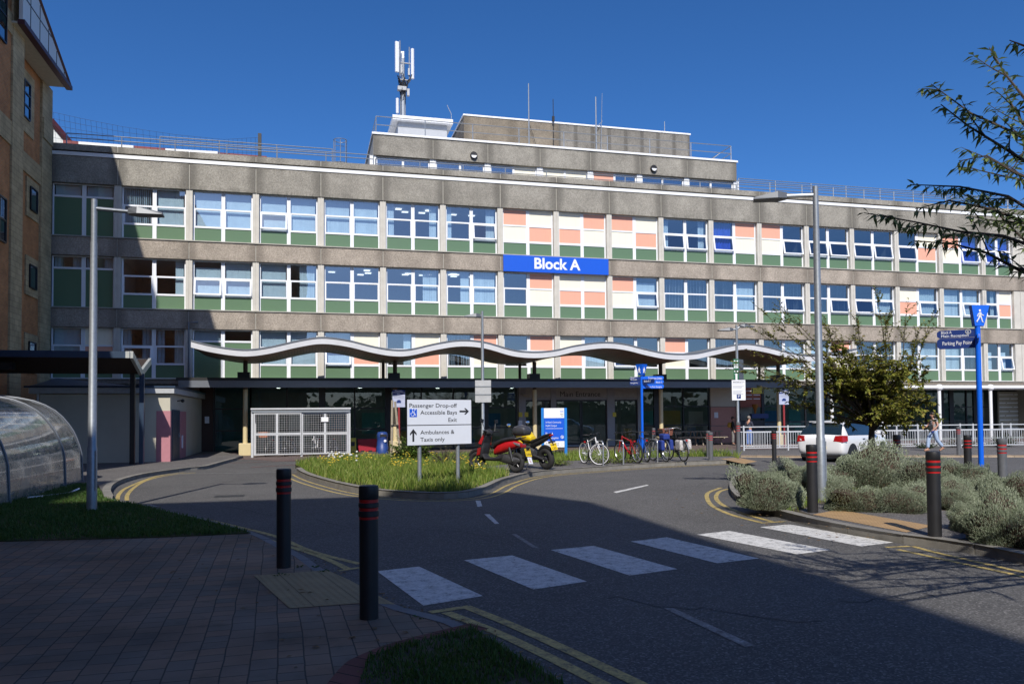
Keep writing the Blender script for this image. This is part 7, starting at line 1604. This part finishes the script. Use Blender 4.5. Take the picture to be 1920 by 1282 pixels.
forks = [hub+Vector((0, 0, .05))+CR*-.55+CF*.1+Vector((0, 0, .55)), hub+CR*-.5+CF*.25+Vector((0, 0, .95)), hub+CR*-.35+CF*-.2+Vector((0, 0, 1.35)), hub+CR*-.7+CF*.05+Vector((0, 0, .15))]
for fk in forks: wood.tube([hub+Vector((0, 0, -.1)), hub.lerp(fk, .5)+Vector((0, 0, -.08)), fk], [.075, .05, .034], 8)
for px, dep in BR:
    dep0 = dep
    dep = 5.0+(dep-7.1)*.9; P = [pt(a, b, dep+(i-1)*.12) for i, (a, b) in enumerate(px)]; P = [Vector(v) for v in P]
    kk = BR.index((px, dep0)); fk = forks[kk % 4]; md = fk.lerp(P[0], .5)+Vector((rn.gauss(0, .22), rn.gauss(0, .22), rn.gauss(.12, .14)))
    cv = [(1-u)**2*fk+2*u*(1-u)*md+u*u*P[0] for u in (0, .2, .4, .6, .8, 1)]; wood.tube(cv, [.030, .026, .022, .018, .015, .012], 6)
    for k in range(9):
        u = rn.uniform(.25, 1); c = (1-u)**2*fk+2*u*(1-u)*md+u*u*P[0]; dd = (P[0]-fk).normalized()*.5+Vector((rn.gauss(0, .6), rn.gauss(0, .6), rn.gauss(.1, .5))); q = c+dd.normalized()*rn.uniform(.2, .5)
        rel = q+CT; fwd = rel.dot(CF); lat = rel.dot(CR)
        if fwd > .5 and lat/fwd < .66: continue
        twig(wood, lv, c, q, .006, 18, .08, .0105, rn, .55, .1, .1)
    if True: pass; wood.tube(P, [.012*(1-.75*i/(len(P)-1)) for i in range(len(P))], 5)
    L = sum((b-a).length for a, b in zip(P[:-1], P[1:])); n = int(L/.021); acc = 0
    for a, b in zip(P[:-1], P[1:]):
        m = max(2, int((b-a).length/.014)); d = (b-a).normalized()
        for k in range(m):
            p = a.lerp(b, (k+rn.random())/m); sd_ = Vector((rn.gauss(0, 1), rn.gauss(0, 1), rn.gauss(-.1, .5))).normalized(); leaf(lv, p, d*.7+sd_*.8, rn.uniform(.06, .095), rn.uniform(.009, .013), rn, .55)
        for k in range(int((b-a).length/.17)):
            if b is P[-1] and rn.random() < .6: continue
            p = a.lerp(b, rn.random()); q = p+(d+Vector((rn.gauss(0, .7), rn.gauss(0, .7), rn.gauss(.05, .5)))).normalized()*rn.uniform(.12, .32)
            twig(wood, lv, p, q, .005, 17, .08, .0125, rn, .55, .1, .05)
for k in range(16):   # the rest of the crown, outside the frame
    a = rn.uniform(-2.2, 1.2); e = hub+(CR*math.cos(a)+CF*math.sin(a))*rn.uniform(.8, 2.0)+Vector((0, 0, rn.uniform(.3, 3.2)))
    if (e+CT-Vector((0, 0, CAMZ))).dot(CR)/max(.1, (e+CT).dot(CF)) < .78: e = e+CR*1.4
    P = twig(wood, lv, hub, e, .04, 14, .10, .02, rn, .5, .15, .4)
    for j in range(12):
        c = P[rn.randint(1, 4)]; twig(wood, lv, c, c+Vector((rn.gauss(.3, .5), rn.gauss(0, .5), rn.gauss(.1, .4))), .008, 16, .10, .02, rn, .5)
wood.build('trunk', BARK, t, smooth=True); lv.build('crown', CL, t)
def leafy(label, px, py, hw, ht, mat, n, l, w_, cat='shrub', name='leafy_shrub', zg=.12, stemc=BARK, seed=1):
    rn = random.Random(seed); p = G(px, py, zg); ppm = F_PX/((p-Vector((0, 0, CAMZ))).dot(_f)); r, h = hw/ppm, ht/ppm
    t = thing(name, label, cat, p); wood, lv = MB(), MB()
    for k in range(n):
        a = rn.uniform(0, 2*PI); rr = math.sqrt(rn.random())*r; e = Vector((rr*math.cos(a), rr*math.sin(a)*.8, h*rn.uniform(.25, 1.05)*(1-.45*(rr/r)**2)))
        b = Vector((e.x*.35, e.y*.35, e.z*.35*rn.random())); twig(wood, lv, b, e, .008, 15, l, w_, rn, .25, .15, .25)
    wood.build('stems', stemc, t); lv.build('foliage', mat, t); return t
LAUR = m_leaf('laurel_leaf', [(0, (.018, .045, .010)), (.6, (.05, .095, .018)), (1, (.13, .16, .035))], .35, .2)
LAURL = m_leaf('bright_laurel_leaf', [(0, (.05, .11, .02)), (.6, (.12, .20, .035)), (1, (.25, .28, .06))], .35, .25)
WEED = m_leaf('weedy_leaf', [(0, (.06, .075, .03)), (.6, (.12, .135, .06)), (1, (.22, .2, .12))], .7, .2)
leafy('glossy green shrub behind the left post of the big direction sign', 772, 868, 44, 62, LAURL, 150, .11, .034, seed=3)
leafy('straggly grey-green bush behind the right post of the big direction sign', 838, 876, 48, 44, WEED, 130, .06, .008, seed=4)
leafy('tall weeds beside the red scooter', 938, 868, 14, 48, WEED, 26, .06, .01, seed=5)
leafy('tuft of weeds at the foot of the campus sign', 1040, 873, 36, 18, GRASSM, 60, .10, .01, name='weed_tuft', cat='weeds', seed=6)
leafy('green plants behind the white front bicycle', 1150, 868, 60, 16, GRASSM, 70, .10, .012, name='weed_tuft', cat='weeds', seed=7)
leafy('low planting behind the railings left of the blue post', 1800, 838, 36, 20, WEED, 70, .08, .02, zg=.07, name='planter_shrub', seed=8)
leafy('yellow-green planting behind the railings right of the blue post', 1880, 837, 34, 24, LAUR, 80, .08, .02, zg=.07, name='planter_shrub', seed=9)
leafy('low green planting behind the railings under the white column', 1735, 840, 26, 14, LAUR, 50, .08, .02, zg=.07, name='planter_shrub', seed=10)

# a far-off line of trees across the car park behind the viewer (seen mirrored in the glazing)
rn = random.Random(9); mb = MB()
for k in range(16000):
    c = rn.randint(0, 26); x = -20+c*6.0+rn.gauss(0, 2.6); z = abs(rn.gauss(1.6, 1.3+.5*math.sin(c*2.3))); y = -62+rn.gauss(0, 2.0)
    a = rn.uniform(0, 2*PI); s_ = rn.uniform(.3, .7); d = Vector((math.cos(a), math.sin(a), rn.uniform(-.4, .4)))*s_; n = Vector((rn.uniform(-.4, .4), rn.uniform(-.4, .4), 1))*s_*.7; p = Vector((x, y, z))
    mb.add([p-d, p-n, p+d, p+n], [(0, 1, 2, 3)])
o = mb.build('distant_trees', LAUR); o['kind'] = 'stuff'; tag(o, 'far-off line of trees across the road behind the viewer', 'trees')
